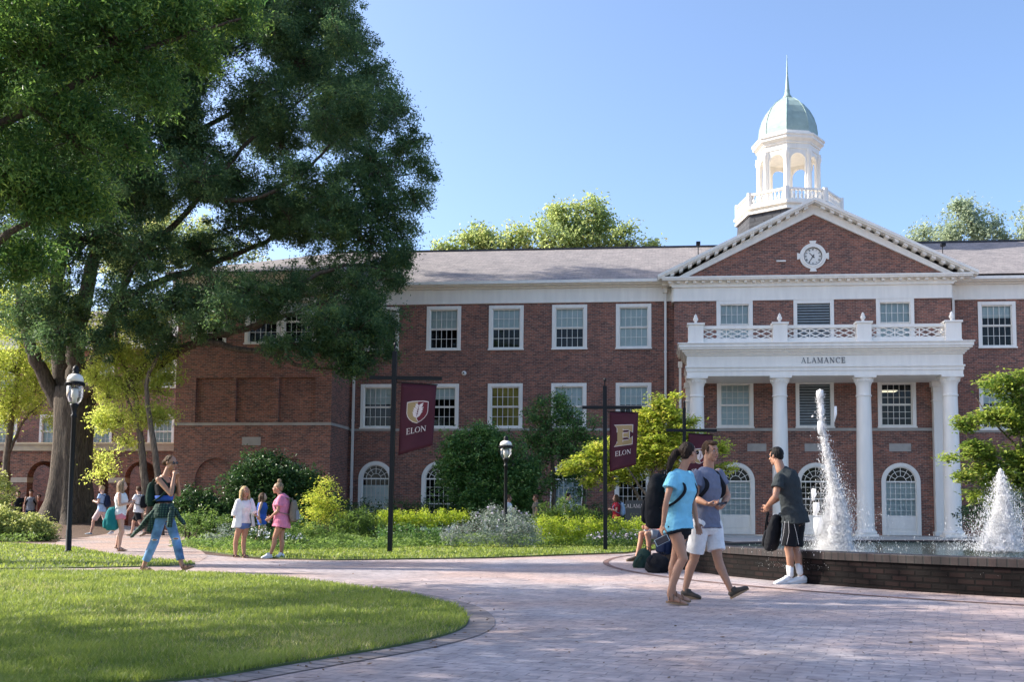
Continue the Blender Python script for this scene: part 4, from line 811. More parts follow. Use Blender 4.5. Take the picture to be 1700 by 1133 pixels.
# ---------------------------------------------------------------- nearer oak, trunk outside the frame on the left
def tree(name, base, label, trunk, blobs3, lf, size, mt, bark, seed, cat='tree', group=None, n_cl=30, n_leaf=40, cl_r=.2, shell=.3, asp=.4, flat=.4, droop=0, r0=.3, zfl=.8, brr=.05, yr=1.1):
    base = Vector(base); t = empty(name, base, 0, label, cat, group); rg = np.random.default_rng(seed); m = MB()
    for pts, a, b_ in trunk: limb_tube(m, [Vector(p)-base for p in pts], a, b_, 8, .02, seed)
    PT_, TN = [], []
    for c_, r_ in blobs3:
        c_ = Vector(c_)-base; A = r_*r_
        p, tn, cc_ = clump_points(rg, c_, (r_, r_*yr, r_*.9), max(5, int(n_cl*A)), n_leaf, cl_r, shell, zfl); PT_.append(p); TN.append(tn)
        a = c_-Vector((0, 0, r_*.4))
        for q in cc_[::4]: m.tube([a, a.lerp(Vector(q), .5)+Vector((0, 0, .05)), Vector(q)], [brr*.6, brr*.35, brr*.12], 4, False)
    m.build('trunk', bark, t, smooth=True); C_ = np.concatenate(PT_); C_ = C_[C_[:, 2] > .02-base.z*0]; 
    T_ = np.concatenate(TN)[:len(C_)]*.85; leaves('crown', C_, size, mt, t, seed+5, asp=asp, flat=flat, tone=T_, droop=droop); return t
nb = []
for bx, by, r_, D_ in [(60,70,120,18.5),(190,40,100,18.5),(300,25,75,19),(390,15,55,19.5),(120,200,92,18.5),(250,140,60,19),(30,300,90,18.5),(140,330,62,19),(40,425,60,19),(215,235,45,19),(-80,180,130,18.5),(-120,380,100,19),(20,-60,120,19),(200,-50,100,19),(-200,50,150,19),(330,100,34,19.5),(-30,470,40,19),(80,340,50,18.5)]:
    nb.append((at(bx, by, D_), r_*D_/F))
tb = Vector((-16, 18, 0)); cr_ = at(60, 60, 16)
tree('oak_tree', tb, 'nearer oak whose dark leafy boughs hang in at the top left corner', [([tb, tb+Vector((.1, .1, 2.5)), tb+Vector((.3, .2, 5)), tb+Vector((.6, 0, 8)), tb+Vector((1, 0, 11))], .6, .2),
  ([tb+Vector((1, .2, 5)), at(-80, 250, 18.5), at(60, 180, 18.5), at(180, 110, 18.7), at(300, 60, 19), at(400, 30, 19.3)], .12, .02), ([tb+Vector((1, .2, 4)), at(-60, 430, 18.5), at(30, 380, 18.5), at(130, 330, 19)], .14, .02),
  ([at(60, 180, 18.5), at(140, 220, 18.8), at(230, 230, 19)], .08, .02)], nb, None, .11, M['lf_oak2'], M['bark'], 21, n_cl=130, n_leaf=50, cl_r=.14, shell=.1, asp=.3, flat=.2, droop=.7, brr=.03)
# unseen taller oak added left of the camera to shade the lawn and plaza
sb = Vector((-14.5, 6.3, 0)); rr_ = random.Random(5); bb = []
for k in range(50):
    a = rr_.uniform(0, 2*PI); q = rr_.uniform(.05, 1)**.6; bb.append((sb+Vector((1.0+5.2*q*math.cos(a), 7.2*q*math.sin(a), rr_.uniform(7.0, 15.0)-1.5*q)), rr_.uniform(1.2, 1.9)))
tree('oak_tree', sb, 'spreading oak left of the viewer beyond the frame', [([sb, sb+Vector((.2, 0, 4)), sb+Vector((.5, .2, 8)), sb+Vector((1, 0, 12))], .5, .15)]+[([sb+Vector((.3, 0, 4.5)), sb.lerp(Vector(b_[0]), .5)+Vector((0, 0, 2.4)), b_[0]], .16, .04) for b_ in bb[::2]], bb, None, .2, M['lf_oak2'], M['bark'], 33, n_cl=9, n_leaf=34, cl_r=.34, shell=.2, asp=.5, flat=.3, brr=.08)
# ---------------------------------------------------------------- sunny light trees at the left back
def P3(l, D): return [at(a, b_, D+(d[0] if d else 0)) for a, b_, *d in l]
def B3(l, D): return [(at(a, b_, D+(d[0] if d else 0)), r_*D/F) for a, b_, r_, *d in l]
base = at(243, 800, 37); base.z = 0
tree('young_tree', base, 'leaning young tree with two thin trunks and pale leaves by the brick wing', [(P3([(246, 905), (240, 800), (232, 720), (222, 650), (200, 590), (190, 540)], 37), .17, .05), (P3([(268, 905), (262, 790), (252, 720), (243, 640), (262, 590), (270, 540)], 36.4), .15, .04), (P3([(232, 720), (205, 650), (180, 620)], 37), .07, .02)],
 B3([(200,690,32),(245,690,30),(180,650,30),(215,640,36),(262,640,28),(230,600,36),(270,590,30),(190,590,34),(170,700,26),(210,730,20),(250,540,36),(280,620,26),(175,760,14),(155,790,10),(185,780,12),(245,560,30),(160,620,28),(272,690,22)], 37), None, .12, M['lf_light'], M['bark_pale'], 41, n_cl=80, n_leaf=36, cl_r=.17, shell=.2, asp=.36, flat=.2, droop=.5)
base = at(20, 800, 44); base.z = 0
tree('tall_tree', base, 'sunlit yellow green tree at the left edge behind the big oak', [(P3([(10, 900), (12, 760), (30, 620), (40, 540)], 44), .2, .06), (P3([(12, 760), (40, 700), (80, 660)], 44), .08, .02)],
 B3([(20,660,46),(60,640,36),(25,600,50),(70,590,36),(20,540,46),(75,540,40),(10,690,30),(60,680,24),(88,700,16),(0,500,44),(50,490,44),(-40,600,60),(100,620,22),(130,540,40),(105,500,40)], 44), None, .14, M['lf_light'], M['bark_pale'], 42, n_cl=44, n_leaf=38, cl_r=.22, shell=.2, asp=.36, flat=.2, droop=.4)
base = at(150, 800, 40); base.z = 0
tree('young_tree', base, 'slim pale trunk tree right behind the big oak trunk', [(P3([(150, 900), (148, 780), (150, 700), (160, 600)], 40), .12, .05)], B3([(165,770,14),(150,745,12),(160,690,26),(185,560,46),(225,530,46),(150,640,26),(270,510,40)], 40), None, .12, M['lf_light'], M['bark_pale'], 43, n_cl=80, n_leaf=30, cl_r=.17, shell=.2)
# trees behind the roofs
def far_tree(px, D, label, bl, seed, mt='lf_bg', sz=.26, n_cl=13, nl=50, yr=1.1):
    base = at(px, 800, D); base.z = 0
    tree('tall_tree', base, label, [([base, base+Vector((0, 0, 8)), at(px, 400, D)], .4, .12)]+[([at(px, 440, D), at(a, b_, D)], .12, .03) for a, b_, *r_ in bl[::2]], B3(bl, D), None, sz, M[mt], M['bark'], seed, group='trees rising behind the roofs', n_cl=n_cl, n_leaf=nl, cl_r=.36, shell=.15, asp=.55, flat=.3, brr=.12, yr=yr)
far_tree(915, 75, 'round topped green tree rising highest behind the middle of the roof', [(927,350,22),(945,375,30),(905,392,26),(985,345,24),(1000,362,22),(978,385,30),(1012,378,16),(940,405,40),(990,410,30),(920,365,14),(965,360,16),(955,345,10)], 51)
far_tree(1040, 74, 'small green tree at the right end of the clump behind the roof', [(1030,390,16),(1045,380,12),(1052,400,12),(1025,405,18),(1078,410,7),(1085,407,5)], 52)
far_tree(850, 76, 'low rounded green tree behind the roof left of the tallest one', [(848,392,16),(865,402,16),(845,410,20),(880,408,14),(870,385,8)], 53)
far_tree(795, 77, 'yellowish tree showing low behind the roof near the oak', [(795,385,14),(785,400,22),(812,398,22),(800,410,26),(830,405,14),(755,410,18),(730,412,10),(768,398,8)], 54)
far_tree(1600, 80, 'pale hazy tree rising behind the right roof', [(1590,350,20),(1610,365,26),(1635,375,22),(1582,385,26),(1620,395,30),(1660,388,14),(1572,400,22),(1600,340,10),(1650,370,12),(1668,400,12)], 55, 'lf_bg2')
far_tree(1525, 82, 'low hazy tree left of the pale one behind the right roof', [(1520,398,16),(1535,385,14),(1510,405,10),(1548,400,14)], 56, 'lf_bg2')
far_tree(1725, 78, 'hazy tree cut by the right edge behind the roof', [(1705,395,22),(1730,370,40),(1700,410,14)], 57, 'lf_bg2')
far_tree(340, 78, 'green tree seen through the oak gaps above the brick wing', [(330,400,40),(260,380,50),(380,415,24),(200,420,60),(300,430,40),(420,425,14)], 58)
# ---------------------------------------------------------------- trees on the lawn before the hall
base = at(815, 850, 35.5); base.z = 0
tree('ornamental_tree', base, 'dense dark green bushy tree behind the far lamp post', [(P3([(812, 886), (808, 820), (790, 760), (775, 730)], 35.5), .09, .03), (P3([(818, 886), (830, 820), (850, 770)], 35.5), .08, .03)],
 B3([(770,735,30),(800,722,22),(760,770,32),(800,765,40),(840,760,36),(755,805,32),(800,810,42),(850,800,40),(880,780,26),(880,815,28),(745,780,22),(870,840,30),(780,840,34),(825,840,34),(820,735,26),(752,745,18),(835,725,12)], 35.5), None, .11, M['lf_mid'], M['bark_pale'], 61, n_cl=150, n_leaf=34, cl_r=.13, shell=.3, asp=.5)
base = at(945, 850, 37.2); base.z = 0
tree('ornamental_tree', base, 'taller airy dark tree with grey trunks between windows and the yellow tree', [(P3([(918, 886), (919, 800), (915, 740), (905, 690)], 37.2), .10, .03), (P3([(968, 886), (970, 800), (955, 740), (950, 690)], 37.2), .10, .03), (P3([(862, 886), (864, 830), (880, 770)], 37.2), .08, .03)],
 B3([(895,690,24),(925,672,20),(945,690,26),(915,715,34),(960,715,26),(885,725,24),(935,745,34),(975,735,18),(895,760,26),(950,780,28),(985,760,16),(915,795,18),(930,655,9),(900,668,12),(995,735,14),(965,820,14),(985,700,12)], 37.2), None, .10, M['lf_mid'], M['bark_pale'], 62, n_cl=110, n_leaf=30, cl_r=.14, shell=.3, asp=.5)
base = at(1085, 850, 31); base.z = 0
tree('dogwood_tree', base, 'yellow green dogwood with layered leaves behind the second banner', [(P3([(1072, 893), (1074, 850), (1080, 800), (1095, 760), (1110, 720)], 31), .08, .02), (P3([(1074, 850), (1050, 810), (1010, 780), (970, 775)], 31), .06, .015), (P3([(1078, 830), (1050, 790), (1030, 760)], 30.6), .05, .012), (P3([(1080, 800), (1130, 760), (1170, 740)], 31.3), .05, .012)],
 B3([(1095,672,16),(1115,690,22),(1080,700,24),(1130,715,24),(1095,725,30),(1060,735,26),(1140,745,24),(1110,755,30),(1065,765,28),(1030,765,20),(1000,765,18),(965,770,18),(945,778,14),(1010,790,22),(975,800,14),(1045,790,20),(1170,738,20),(1195,745,14),(1165,765,18),(1075,685,12),(1120,660,7),(1062,690,8),(1205,775,12),(1190,785,10),(990,745,16),(1025,735,14),(1150,700,10)], 31), None, .115, M['lf_dog'], M['bark_pale'], 63, n_cl=190, n_leaf=34, cl_r=.12, shell=.25, asp=.5, zfl=.45, flat=.9)
base = at(1700, 850, 27); base.z = 0
tree('dogwood_tree', base, 'bright green dogwood reaching in from the right edge over the fountain', [(P3([(1730, 900), (1725, 840), (1700, 760), (1690, 700)], 27), .09, .02), (P3([(1725, 840), (1670, 780), (1620, 740), (1590, 700)], 27), .05, .012), (P3([(1700, 760), (1650, 700), (1620, 660)], 27.3), .04, .01)],
 B3([(1690,660,24),(1660,690,26),(1695,705,28),(1635,690,16),(1610,705,16),(1590,700,10),(1650,640,22),(1685,630,20),(1690,760,30),(1665,790,26),(1700,800,26),(1640,810,18),(1620,825,14),(1610,750,22),(1640,750,20),(1600,785,18),(1630,780,18),(1730,700,50),(1740,780,50),(1575,762,8),(1655,835,14)], 27), None, .12, M['lf_dog2'], M['bark_pale'], 64, n_cl=190, n_leaf=34, cl_r=.12, shell=.25, asp=.5, zfl=.45, flat=.9)
# ---------------------------------------------------------------- shrubs and beds
def shrub(name, label, bl, D, mt, size, seed, cat='shrub', group=None, n_cl=70, n_leaf=24, cl_r=.07, asp=.5, flat=.4, shell=.55, flowers=None, fl_n=0, fs=.03, yr=1.2, kind=None, stems=True, droop=0, rnd_c=None):
    """bl: (px, py, r_px [,depth offset [, vertical factor]])"""
    rg = np.random.default_rng(seed); b0 = at(bl[0][0], bl[0][1], D); b0.z = 0
    t = empty(name, b0, 0, label, cat, group); PT_, TN, FP = [], [], []; m = MB()
    for e_ in bl:
        dd = e_[3] if len(e_) > 3 else 0; vf = e_[4] if len(e_) > 4 else 1
        c_ = at(e_[0], e_[1], D+dd); r_ = e_[2]*(D+dd)/F
        c_ = c_-b0; p, tn, cc_ = clump_points(rg, c_, (r_, r_*yr, r_*vf), max(8, int(n_cl*r_*max(r_, .35)*2)), n_leaf, cl_r, shell); k = p[:, 2] > .02; PT_.append(p[k]); TN.append(tn[k])
        if stems:
            for q in cc_[::6]:
                if q[2] > .15 and q[2] < .9: m.tube([(c_.x*.85+q[0]*.15, c_.y*.85+q[1]*.15, .0), (q[0]*.6+c_.x*.4, q[1]*.6+c_.y*.4, q[2]*.6), q], [.018, .012, .005], 4, False)
        if flowers:
            d = rand_dirs(rg, int(fl_n*r_*r_)+6); d[:, 2] = np.abs(d[:, 2]); d[:, 1] -= .35; FP.append(np.array(c_)+d*np.array([r_, r_*yr, r_*vf])*(1.0+.12*rg.standard_normal(len(d)))[:, None])
    if stems and m.v: m.build('stems', M['bark'], t)
    C_ = np.concatenate(PT_); leaves('foliage', C_, size, M[mt], t, seed+1, asp=asp, flat=flat, tone=np.concatenate(TN)*.8+.05, droop=droop)
    if flowers: Q = np.concatenate(FP); Q = Q[Q[:, 2] > .03]; leaves('blossom', np.repeat(Q, 3, 0)+np.random.default_rng(1).standard_normal((len(Q)*3, 3))*fs*.2, fs, M[flowers], t, seed+2, asp=.9, flat=.2)
    return t
shrub('holly_shrub', 'big dark glossy evergreen shrub before the blind arches of the brick wing', [(420,810,42),(460,800,40),(400,840,34),(450,845,46),(495,810,38),(500,850,40),(425,780,26),(445,770,18),(530,840,24),(380,855,22),(520,800,20)], 33, 'lf_dark', .11, 71, n_cl=90, n_leaf=36, cl_r=.13)
shrub('leafy_shrub', 'low dark leafy shrub left of the big evergreen by the wing', [(320,830,22),(345,850,28),(315,860,28),(370,865,24),(300,845,16),(340,825,12)], 32, 'lf_dark', .12, 72, n_cl=90, n_leaf=26, cl_r=.1)
shrub('maple_shrub', 'feathery yellow green shrub right of the pink shirted woman', [(535,822,20),(528,845,26),(550,845,20),(515,838,14),(540,805,12),(520,862,22),(555,860,18)], 29, 'lf_dog', .075, 73, n_cl=80, n_leaf=26, cl_r=.09, asp=.3, flat=.7, droop=.4)
shrub('leafy_shrub', 'rounded mid green shrub behind the jeans woman by the path', [(335,868,24),(360,880,22),(320,885,24),(350,895,14),(375,870,18),(310,870,16)], 28.5, 'lf_green', .07, 74, n_cl=90, n_leaf=24, cl_r=.08)
shrub('box_hedge', 'sunlit round box hedge at the left edge behind the lamp post lawn', [(5,880,26),(35,880,25),(62,882,22),(80,885,16),(20,870,22),(48,873,20),(-30,875,34),(0,862,20),(70,874,12)], 30.0, 'lf_box', .075, 75, cat='hedge', n_cl=230, n_leaf=26, cl_r=.07)
shrub('leafy_shrub', 'taller green leafy shrub cut by the left edge above the box hedge', [(0,820,22),(-8,850,26),(8,845,16),(-30,800,30),(2,800,12)], 32.5, 'lf_box', .12, 76, n_cl=50, n_leaf=24, cl_r=.11)
lime = 'lime green hedges of the flower bed'
shrub('lime_hedge', 'bright lime hedge behind the tall first banner pole', [(632,860,11),(655,858,12),(680,860,12),(705,858,12),(730,858,12),(755,858,10),(772,858,8),(640,868,12),(665,868,12),(692,868,12),(718,868,12),(745,866,10)], 29.5, 'lf_lime', .05, 81, cat='hedge', group=lime, n_cl=260, n_leaf=20, cl_r=.06, stems=False)
shrub('lime_hedge', 'bright lime hedge behind the second banner pole and lilac flowers', [(905,872,14),(930,874,15),(955,874,15),(980,873,15),(1005,874,15),(1030,875,15),(1055,876,15),(1075,874,12),(900,885,12),(925,888,14),(950,888,14),(975,888,14),(1000,888,12)], 27.5, 'lf_lime', .05, 82, cat='hedge', group=lime, n_cl=260, n_leaf=20, cl_r=.06, stems=False)
shrub('ornamental_grass', 'soft mound of green grassy plants left of the first lime hedge', [(600,858,16),(575,868,18),(620,872,16),(595,880,18),(560,885,16),(630,885,16),(575,895,10)], 28.5, 'lf_green', .14, 83, cat='plant', n_cl=90, n_leaf=26, cl_r=.08, asp=.07, flat=.0, stems=False)
shrub('ornamental_grass', 'soft mound of green grassy plants right of the white walker', [(905,850,14),(935,848,18),(965,856,16),(920,862,16),(890,862,10),(985,862,12),(950,862,14)], 30.5, 'lf_green', .16, 84, cat='plant', n_cl=90, n_leaf=26, cl_r=.08, asp=.07, flat=.0, stems=False)
shrub('silver_shrub', 'wide mound of silvery grey foliage in front of the lamp post', [(845,880,26),(815,882,24),(870,885,24),(790,884,22),(885,892,16),(765,886,18),(845,892,20),(745,890,14)], 26.3, 'lf_silver', .06, 85, n_cl=120, n_leaf=26, cl_r=.08, asp=.4, stems=False, flowers='petal_l', fl_n=16, fs=.035)
shrub('silver_shrub', 'pale lilac flowering plants standing tallest behind the silvery mound', [(800,862,12),(825,858,14),(850,858,14),(815,850,10),(870,862,10)], 28.3, 'lf_silver', .06, 86, n_cl=140, n_leaf=22, cl_r=.07, stems=False, flowers='petal_l', fl_n=120, fs=.05)
shrub('low_shrub', 'low dark green mound left of the silvery one under the first pole', [(655,885,16),(680,888,16),(705,888,16),(725,890,14),(640,890,14)], 26.8, 'lf_mid', .06, 87, n_cl=110, n_leaf=24, cl_r=.07, stems=False, flowers='petal', fl_n=12, fs=.03)
shrub('low_shrub', 'low bright green mound at the left end of the centre bed', [(530,888,16),(555,892,14),(505,890,16),(575,896,10),(485,888,14),(520,880,14)], 25.8, 'lf_green', .08, 88, n_cl=110, n_leaf=24, cl_r=.07, asp=.2, stems=False)
fl_g = 'white flowering cushions along the lawn'
shrub('flowering_plant', 'cushion of white flowers between the two talking women', [(430,888,13,0,.7),(450,893,15,0,.6),(475,893,14,0,.6),(500,895,12,0,.6),(415,885,10,0,.7)], 24.6, 'lf_dark', .055, 91, cat='flowers', group=fl_g, n_cl=150, n_leaf=20, cl_r=.06, stems=False, flowers='petal', fl_n=420, fs=.042)
shrub('flowering_plant', 'cushion of small whitish lilac flowers at the foot of the second banner pole', [(985,895,12,0,.8),(1005,893,14,0,.8),(1030,895,14,0,.8),(1050,895,14,0,.7),(1075,895,14,0,.7)], 25.6, 'lf_dark', .05, 92, cat='flowers', group=fl_g, n_cl=150, n_leaf=20, cl_r=.06, stems=False, flowers='petal_l', fl_n=420, fs=.04)
shrub('flowering_plant', 'white flowered shrub behind the tan backpack', [(480,870,12),(495,866,10),(470,880,10)], 27.5, 'lf_mid', .06, 93, cat='flowers', group=fl_g, n_cl=120, n_leaf=20, cl_r=.07, stems=False, flowers='petal', fl_n=160, fs=.045)
shrub('silver_shrub', 'frosty grey green mound behind the blond woman', [(385,885,16),(365,893,14),(405,878,12),(350,898,10)], 26, 'lf_silver', .06, 94, n_cl=100, n_leaf=20, cl_r=.08, stems=False)
shrub('yew_hedge', 'long dark clipped hedge under the arched windows behind the lime hedge', [(x, 846+(i % 3)*3, 20) for i, x in enumerate(range(560, 800, 26))]+[(x, 862, 20) for x in range(550, 800, 26)], 35.5, 'lf_dark', .08, 95, cat='hedge', n_cl=60, n_leaf=24, cl_r=.1, stems=False)
shrub('yew_hedge', 'dark clipped hedge behind the second lime hedge below the windows', [(x, 852+(i % 3)*3, 17) for i, x in enumerate(range(985, 1150, 22))]+[(x, 866, 17) for x in range(880, 1150, 24)], 35, 'lf_dark', .08, 96, cat='hedge', n_cl=60, n_leaf=24, cl_r=.1, stems=False)
shrub('leafy_shrub', 'dark shrub behind the right fountain jet under the dogwood', [(1640,840,30),(1680,850,34),(1610,860,20),(1720,840,40),(1650,870,20)], 33, 'lf_dark', .1, 97, n_cl=50, n_leaf=24, cl_r=.1)
# ground cover in the beds
def cover(poly, n, seed, mt, size, h, name, label):
    rg = np.random.default_rng(seed); P = np.array([(p[0], p[1]) for p in poly]); lo, hi = P.min(0), P.max(0); Q = lo+(hi-lo)*rg.random((n, 2)); Q = Q[in_poly(Q, poly)]
    z = np.array([gz(a, b_) for a, b_ in Q]) if len(Q) < 60000 else 0; tn = .5+.4*np.sin(Q[:, 0]*1.7)*np.sin(Q[:, 1]*2.1)
    C_ = np.c_[Q, z+.02+h*rg.random(len(Q))*(.5+tn)]; o = leaves(name, C_, size, M[mt], None, seed, asp=.3, tone=tn, kind='stuff'); return tag(o, label, 'plants')
cover([(-10.3, 25.5), (-7.5, 22.6), (-5, 24.3), (-2, 27.5), (1.5, 27), (2.2, 29), (2, 33), (-3, 36), (-10.5, 37)], 60000, 101, 'lf_green', .10, .22, 'ground_cover', 'low green ground cover filling the flower beds')
cover([(-21, 28.6), (-15.6, 28.2), (-15.4, 30), (-18, 33), (-24, 34)], 14000, 102, 'lf_green', .10, .2, 'ground_cover', 'low plants behind the box hedge at left')
# ================================================================== fountain
fo = empty('fountain_basin', (PC.x, PC.y, 0), 0, 'round fountain basin with a dark wet brick wall and brick coping', 'fountain')
def rimz(a):   # the wall is highest on the plaza side and sinks toward the portico
    a = a % (2*PI); t = max(0, math.sin(a)); return .45-.20*min(1, t*1.6)
def ringwall(m, r0, r1, z0f, z1f, n=144, top=True, bottom=False):
    vs = []; fs = []
    for i in range(n):
        a = 2*PI*i/n
        for r_, zf in ((r1, z0f), (r1, z1f), (r0, z1f), (r0, z0f)): vs.append((r_*math.cos(a), r_*math.sin(a), zf(a)))
    for i in range(n):
        b_ = ((i+1) % n)*4; a_ = i*4
        for k in range(3): fs.append((a_+k, b_+k, b_+k+1, a_+k+1))
    m.add(vs, fs)
def polar_uv(o, r=PR):
    me = o.data; uv = me.uv_layers.new(name='UVMap')
    for p in me.polygons:
        A = [math.atan2(me.vertices[me.loops[li].vertex_index].co.y, me.vertices[me.loops[li].vertex_index].co.x) for li in p.loop_indices]
        if max(A)-min(A) > PI: A = [a+2*PI if a < 0 else a for a in A]
        for li, a in zip(p.loop_indices, A):
            v = me.vertices[me.loops[li].vertex_index].co; uv.data[li].uv = (a*r, v.z+(r-math.hypot(v.x, v.y)))
def uvb(m_):
    l = m_.node_tree.links; n = m_.node_tree.nodes; tc = [x for x in n if x.type == 'TEX_COORD'][0]; br = [x for x in n if x.type == 'TEX_BRICK'][0]; l.new(tc.outputs['UV'], br.inputs['Vector']); return m_
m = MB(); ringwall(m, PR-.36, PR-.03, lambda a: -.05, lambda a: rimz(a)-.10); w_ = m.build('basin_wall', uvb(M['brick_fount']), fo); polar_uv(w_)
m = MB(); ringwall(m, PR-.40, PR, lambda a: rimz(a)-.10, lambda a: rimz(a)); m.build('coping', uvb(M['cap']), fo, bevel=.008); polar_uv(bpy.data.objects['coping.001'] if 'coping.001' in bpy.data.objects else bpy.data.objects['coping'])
m = MB(); vs = [((PR-.39)*math.cos(2*PI*i/64), (PR-.39)*math.sin(2*PI*i/64), -.03) for i in range(64)]; m.add(vs, [tuple(range(64))]); m.build('basin_floor', M['black'], fo)
def watermat():
    m, n, l, b = mat('pool water'); b.inputs['Base Color'].default_value = (.012, .035, .03, 1); b.inputs['Roughness'].default_value = .06; b.inputs['Specular IOR Level'].default_value = .6
    tc = n.new('ShaderNodeTexCoord'); nz = n.new('ShaderNodeTexNoise'); nz.inputs['Scale'].default_value = 7; nz.inputs['Detail'].default_value = 4; l.new(tc.outputs['Object'], nz.inputs['Vector'])
    bp = n.new('ShaderNodeBump'); bp.inputs['Strength'].default_value = .7; bp.inputs['Distance'].default_value = .06; l.new(nz.outputs['Fac'], bp.inputs['Height']); l.new(bp.outputs[0], b.inputs['Normal']); return m
bm = bmesh.new(); bmesh.ops.create_circle(bm, cap_ends=True, radius=PR-.38, segments=96); me = bpy.data.meshes.new('water'); bm.to_mesh(me); bm.free()
wt = link('water', me, watermat()); wt.location = (PC.x, PC.y, .20); tag(wt, kind='structure')
def foammat():
    m, n, l, b = mat('foaming water'); d = n.new('ShaderNodeBsdfDiffuse'); d.inputs[0].default_value = (.97, .97, .97, 1); n.remove(b)
    tr = n.new('ShaderNodeBsdfTranslucent'); tr.inputs[0].default_value = (.97, .97, .97, 1); ms = n.new('ShaderNodeMixShader'); ms.inputs[0].default_value = .5
    l.new(d.outputs[0], ms.inputs[1]); l.new(tr.outputs[0], ms.inputs[2]); l.new(ms.outputs[0], n['Material Output'].inputs[0]); return m
M['foam'] = foammat()
def drops(name, C, S, par, stretch=None, seed=0):
    """each drop a small octahedron, stretched along its flight"""
    C = np.asarray(C); S = np.asarray(S); N = len(C); rg = np.random.default_rng(seed)
    ax = np.array([[1, 0, 0], [-1, 0, 0], [0, 1, 0], [0, -1, 0], [0, 0, 1], [0, 0, -1]], float); st = np.ones(N) if stretch is None else stretch
    off = ax[None]*S[:, None, None]; off[:, 4:] *= st[:, None, None]; off += .15*S[:, None, None]*rg.standard_normal((N, 6, 3)); V = (C[:, None]+off).reshape(-1, 3)
    T = np.array([[0, 2, 4], [2, 1, 4], [1, 3, 4], [3, 0, 4], [2, 0, 5], [1, 2, 5], [3, 1, 5], [0, 3, 5]]); Fq = (np.arange(N)[:, None, None]*6+T[None]).reshape(-1, 3)
    return np_mesh(name, V, Fq, M['foam'], par, k=3)
def jet(label, bx, D, top, profile, seed, wild, n):
    """profile: list of (px centre, py, half width px)"""
    rg = np.random.default_rng(seed); s = F/D; b0 = at(bx, 850, D); b0.z = .2; t = empty('fountain_jet', b0, 0, label, 'fountain jet', 'water jets of the fountain')
    P = np.array([list(at(a, b_, D)-b0)+[h/s] for a, b_, h in profile])          # x y z hw, top first
    zz = P[:, 2]
    def interp(z): return np.stack([np.interp(-z, -zz, P[:, k]) for k in (0, 1, 3)], 1)
    # core : ropes of water, lumpy tubes that wander inside the plume
    m = MB(); rd = random.Random(seed)
    for k in range(wild):
        z0 = zz[-1]; z1 = zz[-1]+(zz[0]-zz[-1])*(1.0 if k < 2 else rd.uniform(.25, .85)); a = rd.uniform(0, 2*PI); q = rd.uniform(0, .75) if k > 1 else .1; pts = []; rads = []
        for i in range(44):
            z = z0+(z1-z0)*i/43; I_ = interp(np.array([z]))[0]; w_ = I_[2]; f = i/43
            wob = noise.noise(Vector((k*7.1, z*3, seed)))*.35
            pts.append((I_[0]+w_*(q*math.cos(a)+wob), I_[1]+w_*(q*math.sin(a)+wob*.7), z)); rads.append(max(.006, w_*(.30 if k > 1 else .42)*(1-.55*f)*(1+.9*noise.noise(Vector((k*3.3, z*14, 1))))))
        m.tube(pts, rads, 7)
    o = m.build('water_core', M['foam'], t, smooth=True)
    # drops
    u = rg.random(n)**1.25; z = zz[-1]+(zz[0]-zz[-1])*u; I_ = interp(z); g = rg.standard_normal((n, 2)); wd = I_[:, 2:3]*(.42+.75*(rg.random((n, 1)) < .08)*rg.random((n, 1))*2.4)
    C = np.c_[I_[:, 0:1]+g[:, 0:1]*wd, I_[:, 1:2]+g[:, 1:2]*wd, z]; S = .0013+.0034*rg.random(n)**4; d1 = drops('droplets', C, S, t, 1.2+4.5*rg.random(n), seed); tag(d1, kind='stuff')
    # splash mist round the foot
    k = n//6; a = rg.random(k)*2*PI; rr = np.abs(rg.standard_normal(k))*.30+.08; C = np.c_[P[-1, 0]+rr*np.cos(a), P[-1, 1]+rr*np.sin(a), np.abs(rg.standard_normal(k))*.16*np.exp(-rr)]
    d2 = drops('splash', C, 0.0012+.003*rg.random(k)**3, t, None, seed+1); tag(d2, kind='stuff')
    return t
jet('tall crooked jet of white water rising beside the middle door', 1388, 14.2, 0, [(1361,648,1.5),(1362,662,2),(1363,690,1.5),(1366,715,2),(1370,740,2.8),(1376,765,4),(1381,790,6),(1386,815,9),(1388,840,16),(1388,870,22),(1386,900,26),(1385,918,32)], 5, 20, 260000)
jet('broad cone of white water at the right edge by the dogwood', 1662, 12.6, 0, [(1661,780,.6),(1662,800,3),(1664,820,6.5),(1664,840,10.5),(1664,865,16),(1664,890,23),(1662,915,32)], 6, 34, 260000)
dr = np.random.default_rng(9)
# stray blobs beside the tall jet belong to it
tj = [o for o in bpy.data.objects if o.name.startswith('fountain_jet')][0]; m = MB()
def stray(a, b_, ln, r_): 
    p = at(a, b_, 14.2)-tj.location; q = at(a-2, b_+ln, 14.2)-tj.location; m.tube([p, p.lerp(q, .5)+Vector((.01, 0, 0)), q], [r_, r_*1.1, r_*.4], 7)
stray(1387, 675, 26, .018); stray(1361, 649, 14, .05); stray(1364, 672, 30, .03); stray(1349, 690, 3, .012); stray(1362, 700, 22, .04); stray(1355, 835, 22, .045); stray(1351, 812, 20, .03); stray(1358, 860, 30, .06)
m.build('water_blob', M['foam'], tj, smooth=True)
